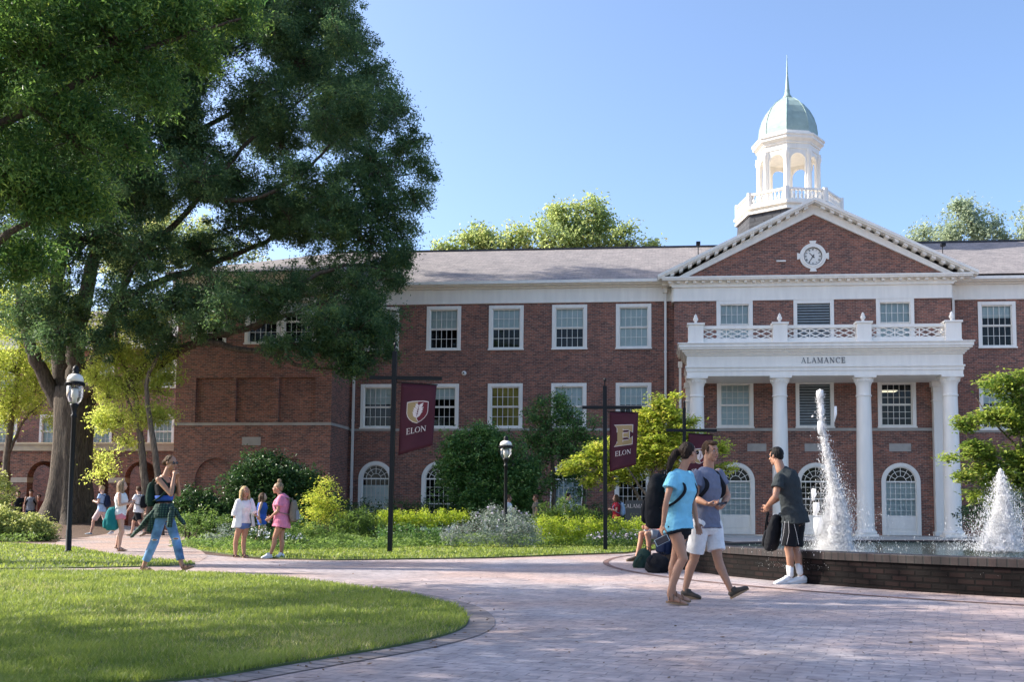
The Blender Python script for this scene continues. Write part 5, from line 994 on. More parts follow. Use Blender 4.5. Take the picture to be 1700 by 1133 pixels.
# ================================================================== lamp posts
def lampmats():
    m, n, l, b = mat('clear globe'); g = n.new('ShaderNodeBsdfGlossy'); g.inputs['Roughness'].default_value = .03; t = n.new('ShaderNodeBsdfTransparent'); t.inputs[0].default_value = (.93, .94, .95, 1); lw = n.new('ShaderNodeLayerWeight'); lw.inputs[0].default_value = .35; ms = n.new('ShaderNodeMixShader')
    l.new(lw.outputs['Facing'], ms.inputs[0]); l.new(t.outputs[0], ms.inputs[1]); l.new(g.outputs[0], ms.inputs[2]); l.new(ms.outputs[0], n['Material Output'].inputs[0]); return m
M['globe'] = lampmats()
def lamp(px0, py0, px1, D, ztop_py, label, s=1.0):
    b = gnd(px0, py0) if D is None else at(px0, py0, D); b.z = .0; D = b.y; tp = at(px1, ztop_py, D); t = empty('lamp_post', b, 0, label, 'lamp post', 'black lamp posts with bell globes')
    lean = Vector((tp.x-b.x, 0, tp.z)); H_ = lean.length; q = Vector((0, 0, 1)).rotation_difference(lean); t.rotation_mode = 'QUATERNION'; t.rotation_quaternion = q
    k = H_/3.5
    m = MB(); m.lathe([(.085, 0), (.085, .05), (.06, .08), (.058, .5), (.05, .52), (.046, 2.55*k), (.06, 2.57*k), (.06, 2.61*k), (.04, 2.63*k), (.055, 2.72*k), (.085, 2.78*k), (.09, 2.82*k)], n=16); m.build('post', M['black'], t, smooth=True)
    m = MB(); m.lathe([(.085, 2.82*k), (.13, 2.87*k), (.165, 2.97*k), (.17, 3.12*k), (.165, 3.20*k)], n=24); m.build('globe', M['globe'], t, smooth=True)
    m = MB(); m.lathe([(.05, 2.83*k), (.05, 2.93*k), (.075, 2.95*k), (.07, 3.1*k), (.03, 3.12*k)], n=14); m.build('lamp_burner', M['white'], t, smooth=True)
    m = MB(); m.lathe([(.185, 3.19*k), (.19, 3.22*k), (.175, 3.24*k)], n=28)
    for i in range(28): a = 2*PI*i/28; m.ell((.187*math.cos(a), .187*math.sin(a), 3.19*k), (.02, .02, .03), n=6, m=4)
    m.build('collar', M['black'], t)
    m = MB(); m.lathe([(.172, 3.24*k), (.165, 3.30*k), (.135, 3.36*k), (.08, 3.39*k)], n=24); m.build('lamp_shade', M['white'], t, smooth=True)
    m = MB(); m.lathe([(.08, 3.385*k), (.07, 3.42*k), (.055, 3.44*k), (.07, 3.47*k), (.055, 3.52*k), (.015, 3.56*k)], n=14); m.build('finial', M['black'], t, smooth=True); return t
lamp(113, 920, 126, None, 612, 'tall black lamp post with white bell top on the left lawn before the oak')
lamp(839, 908, 840, None, 727, 'smaller black lamp post standing on the far lawn before the silvery mound')
# ================================================================== banner poles and banners
def banner_pole(px0, py0, px1, py1, arm_y, a0, a1, label, wr=.05):
    b = gnd(px0, py0); b.z = 0; D = b.y; tp = at(px1, py1, D); t = empty('banner_pole', b, 0, label, 'banner pole', 'black steel banner poles')
    q = Vector((0, 0, 1)).rotation_difference(Vector((tp.x-b.x, 0, tp.z))); t.rotation_mode = 'QUATERNION'; t.rotation_quaternion = q; H_ = tp.z
    m = MB(); m.box(-wr, wr, -wr, wr, 0, H_-.22); m.box(-.015, .015, -.015, .015, H_-.22, H_-.08); m.ell((0, 0, H_-.06), (.035, .035, .05), n=10, m=6); m.box(-.1, .1, -.1, .1, 0, .02); m.build('pole', M['black'], t)
    za = at(px1, arm_y, D).z; xa = (at(a0, arm_y, D).x-at((px0+px1)/2, arm_y, D).x); xb = (at(a1, arm_y, D).x-at((px0+px1)/2, arm_y, D).x)
    m = MB(); m.box(xa, -wr*.8, -.035, .035, za-.04, za+.04); m.box(wr*.8, xb, -.035, .035, za-.04, za+.04); m.build('crossarm', M['black'], t); return D
SHIELD = [(-.5, .5), (-.25, .545), (0, .55), (.25, .545), (.5, .5), (.5, .0), (.46, -.15), (.36, -.30), (.2, -.43), (0, -.52), (-.2, -.43), (-.36, -.30), (-.46, -.15), (-.5, .0)]
def banner(D, quad, label, emblem, top_rod=True):
    """quad: px of top-left, top-right, bottom-right, bottom-left"""
    P = [at(a, b_, D-.02) for a, b_ in quad]; org = P[0]; t = empty('banner', org, 0, label, 'banner', 'maroon university banners')
    L = [p-org for p in P]; nx, nz = 10, 16; m = MB(); vs = []
    def S(u, v, d=0):
        a = L[0].lerp(L[1], u); b_ = L[3].lerp(L[2], u); p = a.lerp(b_, v); wv = .035*math.sin(u*5+v*3.1)*(v)+.015*math.sin(v*9+u*2); return Vector((p.x, p.y+wv-d, p.z))
    for j in range(nz+1):
        for i in range(nx+1): vs.append(S(i/nx, j/nz))
    for j in range(nz+1):
        for i in range(nx+1): vs.append(S(i/nx, j/nz, -.006))
    N_ = (nx+1)*(nz+1); fs = []
    for j in range(nz):
        for i in range(nx): a = j*(nx+1)+i; fs.append((a, a+1, a+nx+2, a+nx+1)[::-1]); fs.append((a+N_, a+1+N_, a+nx+2+N_, a+nx+1+N_))
    edge = [i for i in range(nx+1)]+[j*(nx+1)+nx for j in range(1, nz+1)]+[nz*(nx+1)+i for i in range(nx-1, -1, -1)]+[j*(nx+1) for j in range(nz-1, 0, -1)]
    for a, b_ in zip(edge, edge[1:]+edge[:1]): fs.append((a, b_, b_+N_, a+N_))
    m.add(vs, fs); m.build('cloth', M['maroon'], t, smooth=True)
    Wm = (L[1]-L[0]).length; Hm = (L[3]-L[0]).length
    def flat(m, poly, cu, cv, sx, sz, d):   # polygon in emblem units, fanned so it follows the cloth
        # vertical unit = metres; u along width
        q = [S(cu+x*sx/Wm, cv-z*sz/Hm, d) for x, z in poly]; c_ = sum((Vector(v) for v in q), Vector())/len(q); m.add([c_]+q, [(0, i+1, (i+1) % len(q)+1) for i in range(len(q))])
    def strip(m, pts, wd, cu, cv, s_, d):
        for (x0, z0, w0), (x1, z1, w1) in zip(pts, pts[1:]):
            v = Vector((x1-x0, z1-z0)).normalized(); n_ = Vector((-v.y, v.x)); q = [(x0+n_.x*w0, z0+n_.y*w0), (x1+n_.x*w1, z1+n_.y*w1), (x1-n_.x*w1, z1-n_.y*w1), (x0-n_.x*w0, z0-n_.y*w0)]; flat(m, q, cu, cv, s_, s_, d)
    if emblem == 'shield':
        s_ = .62*Wm; cu, cv = .5, .43; m = MB(); flat(m, SHIELD, cu, cv, s_*1.0, s_*1.05, .008); m.build('shield_rim', M['print'], t)
        c0 = [(0, .55), (.02, .3), (-.06, 0), (-.02, -.3), (.06, -.45), (0, -.52)]
        lf = [(-.5, .5), (-.25, .545)]+c0+[(-.2, -.43), (-.36, -.30), (-.46, -.15), (-.5, .0)]; rt = [(.5, .5), (.5, .0), (.46, -.15), (.36, -.30), (.2, -.43)]+c0[::-1]+[(.25, .545)]
        m = MB(); flat(m, lf, cu-.002, cv, s_*.93, s_*.97, .012); m.build('shield_gold_half', M['gold'], t)
        m = MB(); flat(m, rt, cu+.002, cv, s_*.93, s_*.97, .012); m.build('shield_red_half', M['crimson'], t)
        m = MB(); strip(m, [(.08, -.50, .012), (-.02, -.36, .016), (-.05, -.1, .02), (-.01, .15, .018), (.10, .44, .006)], 0, cu, cv, s_*.93, .016)
        for k in range(6):
            z = -.26+k*.115; x = -.05+.02*k; ln_ = .20 if 0 < k < 4 else .15
            strip(m, [(x, z, .018), (x-ln_*.55, z+.10, .060), (x-ln_, z+.20-.01*k, .012)], 0, cu, cv, s_*.93, .016); strip(m, [(x+.03, z-.02, .018), (x+.04+ln_*.65, z+.09, .058), (x+.05+ln_*1.25, z+.17, .012)], 0, cu, cv, s_*.93, .0165)
        m.build('oak_leaf_print', M['print'], t)
    else:
        E = [(-.5, .5), (.5, .5), (.5, .17), (.40, .30), (.12, .30), (-.02, .30), (-.02, .10), (.18, .10), (.30, .20), (.30, -.20), (.18, -.10), (-.02, -.10), (-.02, -.30), (.12, -.30), (.40, -.30), (.5, -.17), (.5, -.5), (-.5, -.5), (-.36, -.36), (-.36, .36)]
        def rects(m, gr, d, cu=.5, cv=.41, s_=.62*Wm):
            for x0, x1, z0, z1, *k in ((-.36, -.02, -.5, .5), (-.02, .42, .28, .5), (-.02, .42, -.5, -.28), (-.02, .22, -.10, .10)): flat(m, [(x0-gr, z0-gr), (x1+gr, z0-gr), (x1+gr, z1+gr), (x0-gr, z1+gr)], cu, cv, s_, s_*1.18, d)
            flat(m, [(-.52-gr, .5+gr), (-.34, .5+gr), (-.34, .34-gr)], cu, cv, s_, s_*1.18, d); flat(m, [(-.52-gr, -.5-gr), (-.34, -.34+gr), (-.34, -.5-gr)], cu, cv, s_, s_*1.18, d)
            flat(m, [(.26-gr, .28), (.5+gr, .12-gr), (.5+gr, .5+gr), (.26, .5)], cu, cv, s_, s_*1.18, d+.0003); flat(m, [(.26-gr, -.28), (.26, -.5), (.5+gr, -.5-gr), (.5+gr, -.12+gr)], cu, cv, s_, s_*1.18, d+.0003)
            flat(m, [(.18-gr, .08), (.32+gr, .2+gr), (.32+gr, -.2-gr), (.18-gr, -.08)], cu, cv, s_, s_*1.18, d+.0006)
        m = MB(); rects(m, .035, .008); m.build('letter_rim', M['print'], t); m = MB(); rects(m, 0, .014); m.build('big_letter', M['gold'], t)
    h_ = .085*Hm*1.0; Wd = letters(MB(), 'ELON', 0, 0, h_, 0, .10, P=lambda a, b_, c_: (a, c_, b_))
    if emblem == 'shield': cv_ = .735; 
    else: cv_ = .765
    m = MB(); letters(m, 'ELON', -Wd/2, 0, h_, 0, .10, P=lambda a, b_, c_: S(.5+a/Wm, cv_-b_/Hm, .010-c_), bold=1.05, th=.006); m.build('lettering', M['print'], t)
    m = MB(); a, b_ = S(0, 0), S(1, 0); m.tube([a+Vector((-.14, 0, .01)), b_+Vector((.02, 0, .012))], .012, 6); m.build('rod', M['black'], t); return t
D1 = banner_pole(647, 920, 656, 568, 628, 611, 731, 'tall black banner pole with cross arm left of the far lamp post')
banner(D1, [(666, 636), (725, 640), (718, 740), (661, 757)], 'maroon banner with a shield and oak leaf over the word ELON', 'shield')
D2 = banner_pole(1005, 916, 1004, 627, 677, 967, 1066, 'black banner pole with cross arm before the yellow dogwood')
banner(D2, [(1012, 684), (1060, 686), (1056, 772), (1012, 784)], 'maroon banner with a big gold letter E over ELON', 'letter')
D3 = 25.5; b = at(1136, 850, 27.5)
D3 = banner_pole(1136, 909.5, 1136, 665, 715, 1106, 1190, 'black banner pole partly hidden behind the talking couple', .045)
banner(D3, [(1143, 720), (1184, 723), (1180, 800), (1140, 815)], 'maroon banner half hidden behind the young man\'s head', 'shield')
# small sign in the bed
sb_ = at(1062, 845, 29.3); sb_.z = 0; sg = empty('name_sign', sb_, 0, 'small dark sign board reading ALAMANCE behind the second lime hedge', 'sign')
m = MB(); m.box(-.42, .42, -.03, .03, .75, 1.32); m.box(-.36, -.30, -.02, .02, 0, .75); m.box(.30, .36, -.02, .02, 0, .75); m.build('sign_board', plain('dark sign', (.05, .05, .055), .4), sg)
m = MB(); w_ = letters(MB(), 'ALAMANCE', 0, 0, .11, 0, .12, P=lambda a, b_, c_: (a, c_, b_)); letters(m, 'ALAMANCE', -w_/2, 1.10, .11, 0, .12, P=lambda a, b_, c_: (a, -.032+c_, b_)); m.build('lettering', M['print'], sg)
# ================================================================== people
def tmp_remesh(mb, vox, sm=4, disp=0, dscale=.07, shrink=None):
    me = mb.mesh('tmp'); o = bpy.data.objects.new('tmp', me); scn.collection.objects.link(o)
    r = o.modifiers.new('r', 'REMESH'); r.mode = 'VOXEL'; r.voxel_size = vox; r.adaptivity = 0
    if sm: s = o.modifiers.new('s', 'SMOOTH'); s.factor = .5; s.iterations = sm
    if disp:
        tx = bpy.data.textures.new('folds', 'CLOUDS'); tx.noise_scale = dscale; tx.noise_depth = 2; d = o.modifiers.new('d', 'DISPLACE'); d.texture = tx; d.strength = disp; d.mid_level = .5; d.texture_coords = 'LOCAL'
    dg = bpy.context.evaluated_depsgraph_get(); nm = bpy.data.meshes.new_from_object(o.evaluated_get(dg)); bpy.data.objects.remove(o); bpy.data.meshes.remove(me)
    nm.polygons.foreach_set('use_smooth', [True]*len(nm.polygons)); nm.materials.clear(); return nm
def loft(m, st, n=20, capr=0):
    """st: (centre, side vector, half width, half depth) rings; closed ends"""
    vs = []; fs = []; C = [Vector(s[0]) for s in st]
    for i, (c_, sd_, a, b_) in enumerate(st):
        t = (C[min(i+1, len(C)-1)]-C[max(i-1, 0)]).normalized(); sd_ = Vector(sd_); sd_ = (sd_-t*sd_.dot(t)).normalized(); dp = t.cross(sd_)
        for k in range(n): an = 2*PI*k/n; vs.append(C[i]+sd_*a*math.cos(an)+dp*b_*math.sin(an))
    for j in range(len(st)-1):
        for k in range(n): fs.append((j*n+k, j*n+(k+1) % n, (j+1)*n+(k+1) % n, (j+1)*n+k))
    fs.append(tuple(range(n))[::-1]); fs.append(tuple(range((len(st)-1)*n, len(st)*n))); m.add(vs, fs)
def cap(m, p, q, r0, r1, n=12, round0=True, round1=True, mid=None):
    p, q = Vector(p), Vector(q); d = (q-p); L = d.length
    if L < 1e-4: return m.ell(p, (r0,)*3)
    d /= L; s = d.orthogonal(); st = []
    if round0: st += [(p-d*r0*math.cos(t), s, r0*math.sin(t), r0*math.sin(t)) for t in (.25, .7, 1.15)]
    st.append((p, s, r0, r0))
    if mid: st.append((p.lerp(q, mid[0])+Vector(mid[2] if len(mid) > 2 else (0, 0, 0)), s, mid[1], mid[1]))
    st.append((q, s, r1, r1))
    if round1: st += [(q+d*r1*math.cos(t), s, r1*math.sin(t), r1*math.sin(t)) for t in (1.15, .7, .25)]
    loft(m, st, n)
def skinmat(name, c):
    m, n, l, b = mat(name); tc = n.new('ShaderNodeTexCoord'); nz = n.new('ShaderNodeTexNoise'); nz.inputs['Scale'].default_value = 9; nz.inputs['Detail'].default_value = 4; l.new(tc.outputs['Object'], nz.inputs['Vector'])
    cr = n.new('ShaderNodeValToRGB'); cr.color_ramp.elements[0].color = col4([c[0]*.9, c[1]*.82, c[2]*.8]); cr.color_ramp.elements[1].color = col4([c[0]*1.08, c[1]*1.08, c[2]*1.08]); l.new(nz.outputs['Fac'], cr.inputs[0]); l.new(cr.outputs[0], b.inputs['Base Color'])
    b.inputs['Roughness'].default_value = .5; b.inputs['Subsurface Weight'].default_value = .12; b.inputs['Subsurface Radius'].default_value = (.02, .008, .005); b.inputs['Subsurface Scale'].default_value = .5; return m
SK = {'a': skinmat('tanned skin', (.44, .235, .145)), 'b': skinmat('fair skin', (.55, .34, .25)), 'c': skinmat('light brown skin', (.38, .205, .13))}
def cloth(name, c, rough=.85, weave=260, var=.10): return plain('cloth '+name, c, rough, var=var, scale=11, bump=.25, bscale=45, spec=.2)
def hairm(name, c): 
    m = plain('hair '+name, c, .62, var=.5, scale=28, bump=.9, bscale=70, spec=.18); n = m.node_tree.nodes; l = m.node_tree.links; tc = n['Texture Coordinate']; mp = n.new('ShaderNodeMapping'); mp.inputs['Scale'].default_value = (1, 1, .22); l.new(tc.outputs['Object'], mp.inputs[0])
    for x in n:
        if x.type == 'TEX_NOISE': l.new(mp.outputs[0], x.inputs['Vector'])
    return m
HR = {'dark': hairm('dark brown', (.022, .013, .009)), 'brown': hairm('brown', (.085, .047, .025)), 'black': hairm('black', (.010, .009, .009)), 'blond': hairm('blond', (.50, .36, .18)), 'ash': hairm('ash blond', (.26, .18, .11))}
CL = {'sky': cloth('sky blue', (.22, .56, .72)), 'heather': cloth('heather grey blue', (.17, .185, .25)), 'charcoal': cloth('charcoal', (.035, .042, .045)), 'white': cloth('white', (.78, .77, .76)), 'black': cloth('black', (.010, .011, .014)), 'navy': cloth('navy', (.015, .025, .06)), 'pink': cloth('pink', (.66, .22, .32)), 'red': cloth('red', (.42, .03, .05)), 'blue': cloth('blue', (.04, .10, .38)), 'lightblue': cloth('light blue', (.35, .48, .68)), 'salmon': cloth('pale pink', (.68, .50, .48)), 'grey': cloth('grey', (.26, .27, .29)), 'hotpink': cloth('coral pink', (.70, .25, .30)), 'coral': cloth('coral check', (.62, .12, .13)), 'teal': cloth('teal', (.015, .19, .20)), 'khaki': cloth('khaki', (.20, .17, .13)), 'green': cloth('dark green', (.02, .045, .035))}
def denim(name, c, ripped=False):
    m, n, l, b = mat('denim '+name); tc = n.new('ShaderNodeTexCoord'); nz = n.new('ShaderNodeTexNoise'); nz.inputs['Scale'].default_value = 5; nz.inputs['Detail'].default_value = 6; l.new(tc.outputs['Object'], nz.inputs['Vector'])
    cr = n.new('ShaderNodeValToRGB'); cr.color_ramp.elements[0].position = .35; cr.color_ramp.elements[1].position = .68; cr.color_ramp.elements[0].color = col4([x*.55 for x in c]); cr.color_ramp.elements[1].color = col4([x*1.7+.04 for x in c]); l.new(nz.outputs['Fac'], cr.inputs[0]); l.new(cr.outputs[0], b.inputs['Base Color']); b.inputs['Roughness'].default_value = .9; return m
CL['denim'] = denim('mid blue', (.12, .24, .42)); CL['denim2'] = denim('shorts blue', (.07, .14, .33))
def plaid():
    m, n, l, b = mat('green plaid'); tc = n.new('ShaderNodeTexCoord')
    w1 = n.new('ShaderNodeTexWave'); w1.inputs['Scale'].default_value = 9; w1.bands_direction = 'Z'; w2 = n.new('ShaderNodeTexWave'); w2.inputs['Scale'].default_value = 9; w2.bands_direction = 'X'
    l.new(tc.outputs['Object'], w1.inputs[0]); l.new(tc.outputs['Object'], w2.inputs[0]); mu = n.new('ShaderNodeMath'); mu.operation = 'ADD'; l.new(w1.outputs['Fac'], mu.inputs[0]); l.new(w2.outputs['Fac'], mu.inputs[1])
    cr = n.new('ShaderNodeValToRGB'); e = cr.color_ramp.elements; e[0].color = (.012, .022, .028, 1); e[1].color = (.10, .14, .10, 1); e[0].position = .3; e[1].position = 1; k = e.new(.62); k.color = (.018, .07, .045, 1); dv = n.new('ShaderNodeMath'); dv.operation = 'MULTIPLY'; dv.inputs[1].default_value = .5
    l.new(mu.outputs[0], dv.inputs[0]); l.new(dv.outputs[0], cr.inputs[0]); l.new(cr.outputs[0], b.inputs['Base Color']); b.inputs['Roughness'].default_value = .9; return m
CL['plaid'] = plaid()
M['eye'] = plain('eye white', (.7, .68, .66), .3, var=.02); M['lip'] = plain('lips', (.36, .12, .11), .5); M['shade'] = plain('sunglass lens', (.01, .01, .012), .08, spec=.8)
M['shoe_brown'] = plain('dark brown shoe leather', (.05, .035, .022), .5); M['sole'] = plain('tan rubber sole', (.26, .17, .10), .8); M['shoe_white'] = plain('white trainer', (.72, .74, .76), .45); M['tan'] = plain('tan leather', (.20, .11, .065), .55); M['shoe_grey'] = plain('grey trainer', (.30, .34, .38), .6); M['phone'] = plain('phone glass', (.02, .022, .03), .1, spec=.8); M['phone_case'] = plain('pale phone case', (.42, .50, .52), .3)
def person(J, label, sex='m', skin='a', vox=.008, hair='dark', style='short', face=(1, 0, 0), tilt=0, top=None, bottom=None, shoes=None, socks=False, hs=1.0, fat=1.0, glasses=False, hairpts=None, hand_curl=(.9, .9), group=None, hands_n=None, facew=None, sleeve=.5, hem=None, shortlen=.62, loose=.02, root=None, head_up=None):
    J = {k: Vector(v) for k, v in J.items()}; rt = root or Vector(((J['anL'].x+J['anR'].x)/2, (J['anL'].y+J['anR'].y)/2, 0)); L_ = {k: v-rt for k, v in J.items()}
    t = empty('person', rt, 0, label, 'person', group); g = L_; f = fat*(.93 if sex == 'f' else 1)
    sh = (g['shR']-g['shL']); shm = (g['shL']+g['shR'])/2; hp = (g['hipR']-g['hipL']); hpm = (g['hipL']+g['hipR'])/2; up = (shm-hpm).normalized(); ss = sh.normalized(); hs_ = hp.normalized()
    fw = ss.cross(up); fw = fw if fw.dot(Vector(face)) > -.2 or True else -fw
    # make sure fw is the front: shR is on the person's right, so forward = up x right... right x forward = up
    fw = up.cross(ss).normalized()
    HW = sh.length/2
    def torso(m, e=0., flare=0., z0=-.02, zt=.0, bust=0):
        w = {'neck': .062, 'sh': HW*.80, 'chest': HW*.90, 'waist': (.128 if sex == 'm' else .108)*f, 'hip': (.150 if sex == 'm' else .155)*f}
        nk = g['neck'] if 'neck' in g else shm+up*.06
        st = [(nk+up*(-.005), ss, w['neck']+.006+e*.3, .055+e*.2), (shm.lerp(nk, .62), ss, HW*.50+e*.5, .066+e*.6), (shm+up*.005, ss, w['sh']+e*.6, .088*f+e), (shm.lerp(hpm, .13), ss, w['chest']+e, .108*f+e), (shm.lerp(hpm, .30)+fw*.008, ss, w['chest']*.97+e, (.118+bust)*f+e), (shm.lerp(hpm, .55), ss.lerp(hs_, .5), w['waist']+.015+e, .10*f+e), (shm.lerp(hpm, .72), ss.lerp(hs_, .7), w['waist']+e+flare*.3, .096*f+e+flare*.3), (shm.lerp(hpm, .92)-fw*.006, hs_, w['hip']*.96+e+flare*.7, .108*f+e+flare*.7), (hpm-up*(.03)-fw*.01, hs_, w['hip']+e+flare, .115*f+e+flare)]
        return st
    # ---------------- body
    m = MB(); st = torso(m, bust=.012 if sex == 'f' else 0); st += [(hpm-up*.10, hs_, .125*f, .10*f), (hpm-up*.15, hs_, .06, .06)]; loft(m, st, 22)
    for s_ in 'LR':
        a, b_, w_ = g['sh'+s_], g['el'+s_], g['wr'+s_]; k = .86 if sex == 'f' else 1
        cap(m, a, b_, .052*f*k, .037*f*k, mid=(.4, .048*f*k)); cap(m, b_, w_, .038*f*k, .025*k, mid=(.28, .041*f*k))
        a, b_, w_ = g['hip'+s_]-up*.03, g['kn'+s_], g['an'+s_]; kk = 1.0
        cap(m, a, b_, .082*f, .052*f, mid=(.45, .074*f)); bk = -fw*.018; cap(m, b_, w_, .051*f, .033, mid=(.32, .054*f, bk)); m.ell(b_+fw*.012, (.046*f,)*3)
    hc = g['head']; fd = Vector(face).normalized(); hu = Vector(head_up or (0, 0, 1)); hu = (hu-fd*hu.dot(fd)).normalized(); hr = fd.cross(hu); Rm = Matrix((hr, fd, hu)).transposed(); h = hs*(.96 if sex == 'f' else 1.0)
    def HP(x, y, z): return hc+(hr*x+fd*y+hu*z)*h
    def hell(mb_, x, y, z, a, b_, c_, **k): mb_.ell(HP(x, y, z), (a*h, b_*h, c_*h), Rm, **k)
    nb_ = g['neck']-up*.02; cap(m, nb_, HP(0, -.022, -.05), (.062 if sex == 'm' else .049)*f, (.060 if sex == 'm' else .048))
    hell(m, 0, -.012, .025, .073, .092, .092); hell(m, 0, .024, -.042, .056, .062, .070); hell(m, 0, .060, -.095, .024, .024, .020); hell(m, 0, .010, -.075, .057 if sex == 'm' else .052, .052, .036)
    hell(m, 0, .066, .028, .050, .020, .020); cap(m, HP(0, .082, .012), HP(0, .104, -.026), .008*h, .0125*h, 8); hell(m, 0, .094, -.028, .017, .012, .010)
    for s_ in (-1, 1): hell(m, s_*.034, .060, -.028, .024, .022, .024); hell(m, s_*.075, -.004, -.008, .007, .018, .030, n=8, m=6)
    hell(m, 0, .078, -.060, .024, .014, .013)
    def hand(m, s_, curl):
        W, Hc = g['wr'+s_], g['ha'+s_]; d = (Hc-W).normalized(); k = (.9 if sex == 'f' else 1.0)
        pn = Vector(hands_n[s_]) if hands_n and s_ in hands_n else (fw*.2-ss*(1 if s_ == 'R' else -1)).normalized(); pn = (pn-d*pn.dot(d)).normalized(); ac = d.cross(pn)
        thumb = 1 if ac.dot(fw+Vector((0, 0, .3))) > 0 else -1
        Rh = Matrix((ac, pn, d)).transposed(); m.ell(W+d*.052*k, (.040*k, .017*k, .050*k), Rh); cap(m, W, W+d*.04*k, .024*k, .026*k, 8)
        for j, (o_, ln_) in enumerate(((-.031, .062), (-.0105, .074), (.0105, .079), (.031, .070))):
            o_ = o_*thumb; b0 = W+d*(.088-.004*abs(j-2))*k+ac*o_*k; c1 = curl*(.75+.12*(3-j)); d1 = (d*math.cos(c1*.6)+pn*math.sin(c1*.6)+ac*o_*2.2).normalized(); d2 = (d*math.cos(c1*1.5)+pn*math.sin(c1*1.5)+ac*o_*2).normalized()
            p1 = b0+d1*ln_*.5*k; p2 = p1+d2*ln_*.5*k; cap(m, b0-d1*.012, p1, .0095*k, .0088*k, 8); cap(m, p1, p2, .0088*k, .0075*k, 8)
        tb_ = W+d*.028*k+ac*thumb*.030*k; t1 = (d*.62+ac*thumb*.72+pn*.35).normalized(); t2 = (d*.85+ac*thumb*.3+pn*.45).normalized(); cap(m, tb_, tb_+t1*.040*k, .0125*k, .0105*k, 8); cap(m, tb_+t1*.040*k, tb_+t1*.040*k+t2*.032*k, .0105*k, .0085*k, 8)
    hand(m, 'L', hand_curl[0]); hand(m, 'R', hand_curl[1])
    FT = {}
    for s_ in 'LR':
        hl, to, an = g['he'+s_], g['to'+s_], g['an'+s_]; d = (to-hl); Lf = d.length; d = d/Lf; u_ = (an-hl); u_ = (u_-d*u_.dot(d)); u_ = u_.normalized() if u_.length > .01 else Vector((0, 0, 1)); sd_ = d.cross(u_).normalized(); FT[s_] = (hl, to, an, d, u_, sd_, Lf)
        k = 1.0; st = [(hl+d*.015+u_*.035, sd_, .020, .024), (hl+d*.04+u_*.04, sd_, .030, .036), (hl+d*Lf*.38+u_*.040, sd_, .032, .034), (hl+d*Lf*.66+u_*.028, sd_, .043, .022), (hl+d*Lf*.86+u_*.020, sd_, .040, .015), (hl+d*Lf*.97+u_*.016, sd_, .026, .011)]; loft(m, st, 14); cap(m, an, hl+d*Lf*.2+u_*.05, .034, .034)
    me = tmp_remesh(m, vox, 3); body = link('body', me, SK[skin], t)
    # ---------------- eyes, lips, hair
    if vox < .012:
        for s_ in (-1, 1):
            e_ = MB(); e_.ell(HP(s_*.030, .0795, .004), (.0125*h, .006*h, .006*h), Rm, n=10, m=6); eo = e_.build('eye', M['eye'], t, smooth=True); p_ = MB(); p_.ell(HP(s_*.030, .0845, .004), (.0055*h, .003*h, .0052*h), Rm, n=8, m=6); p_.build('iris', HR['dark'], eo, smooth=True)
            b2 = MB(); b2.ell(HP(s_*.031, .084, .026), (.019*h, .005*h, .0035*h), Rm, n=10, m=6); b2.build('eyebrow', HR[hair if hair not in ('blond',) else 'ash'], t, smooth=True)
        l_ = MB(); l_.ell(HP(0, .0895, -.0565), (.021*h, .006*h, .0038*h), Rm, n=12, m=6); l_.ell(HP(0, .0885, -.0640), (.018*h, .006*h, .0045*h), Rm, n=12, m=6); l_.build('lips', M['lip'], t, smooth=True)
    if glasses:
        gl = MB()
        for s_ in (-1, 1): gl.ell(HP(s_*.033, .092, .004), (.028*h, .007*h, .022*h), Rm, n=14, m=8); cap(gl, HP(s_*.058, .086, .008), HP(s_*.078, .0, .006), .003, .003, 6)
        cap(gl, HP(-.01, .097, .01), HP(.01, .097, .01), .003, .003, 6); gl.build('sunglasses', M['shade'], t, smooth=True)
    m = MB(); hell(m, 0, -.030, .036, .083, .090, .090); hell(m, 0, -.060, -.01, .064, .050, .062)
    if style == 'short': hell(m, 0, .036, .092, .062, .050, .030); hell(m, .02, .060, .090, .045, .026, .026); hell(m, 0, -.02, .085, .07, .07, .045); [hell(m, s_*.074, .018, .02, .012, .018, .034) for s_ in (-1, 1)]
    if style == 'cap': hell(m, 0, .0, .06, .083, .09, .07); cap(m, HP(0, .06, .055), HP(0, .135, .045), .05*h, .045*h)
    if style in ('pony', 'long', 'bun', 'back'): hell(m, 0, -.022, .042, .0785, .087, .079); hell(m, 0, -.05, .03, .079, .068, .078)
    if style == 'long':
        for s_ in (-1, 1): cap(m, HP(s_*.070, .0, .03), HP(s_*.088, .0, -.12), .030*h, .034*h); cap(m, HP(s_*.088, .0, -.12), HP(s_*.095, .015, -.26), .036*h, .020*h)
        cap(m, HP(0, -.07, 0), HP(0, -.085, -.28), .07*h, .05*h); cap(m, HP(-.05, -.06, 0), HP(-.06, -.06, -.3), .05*h, .03*h); cap(m, HP(.05, -.06, 0), HP(.06, -.06, -.27), .05*h, .03*h)
    if hairpts:
        q = [p-rt for p, r_ in hairpts]; rr = [r_ for p, r_ in hairpts]
        for a, b_, ra, rb in zip(q, q[1:], rr, rr[1:]): cap(m, a, b_, ra, rb)
        if len(q) == 1: m.ell(q[0], (rr[0],)*3)
    link('hair', tmp_remesh(m, max(.007, vox*.9), 2, .010, .018), HR[hair], t)
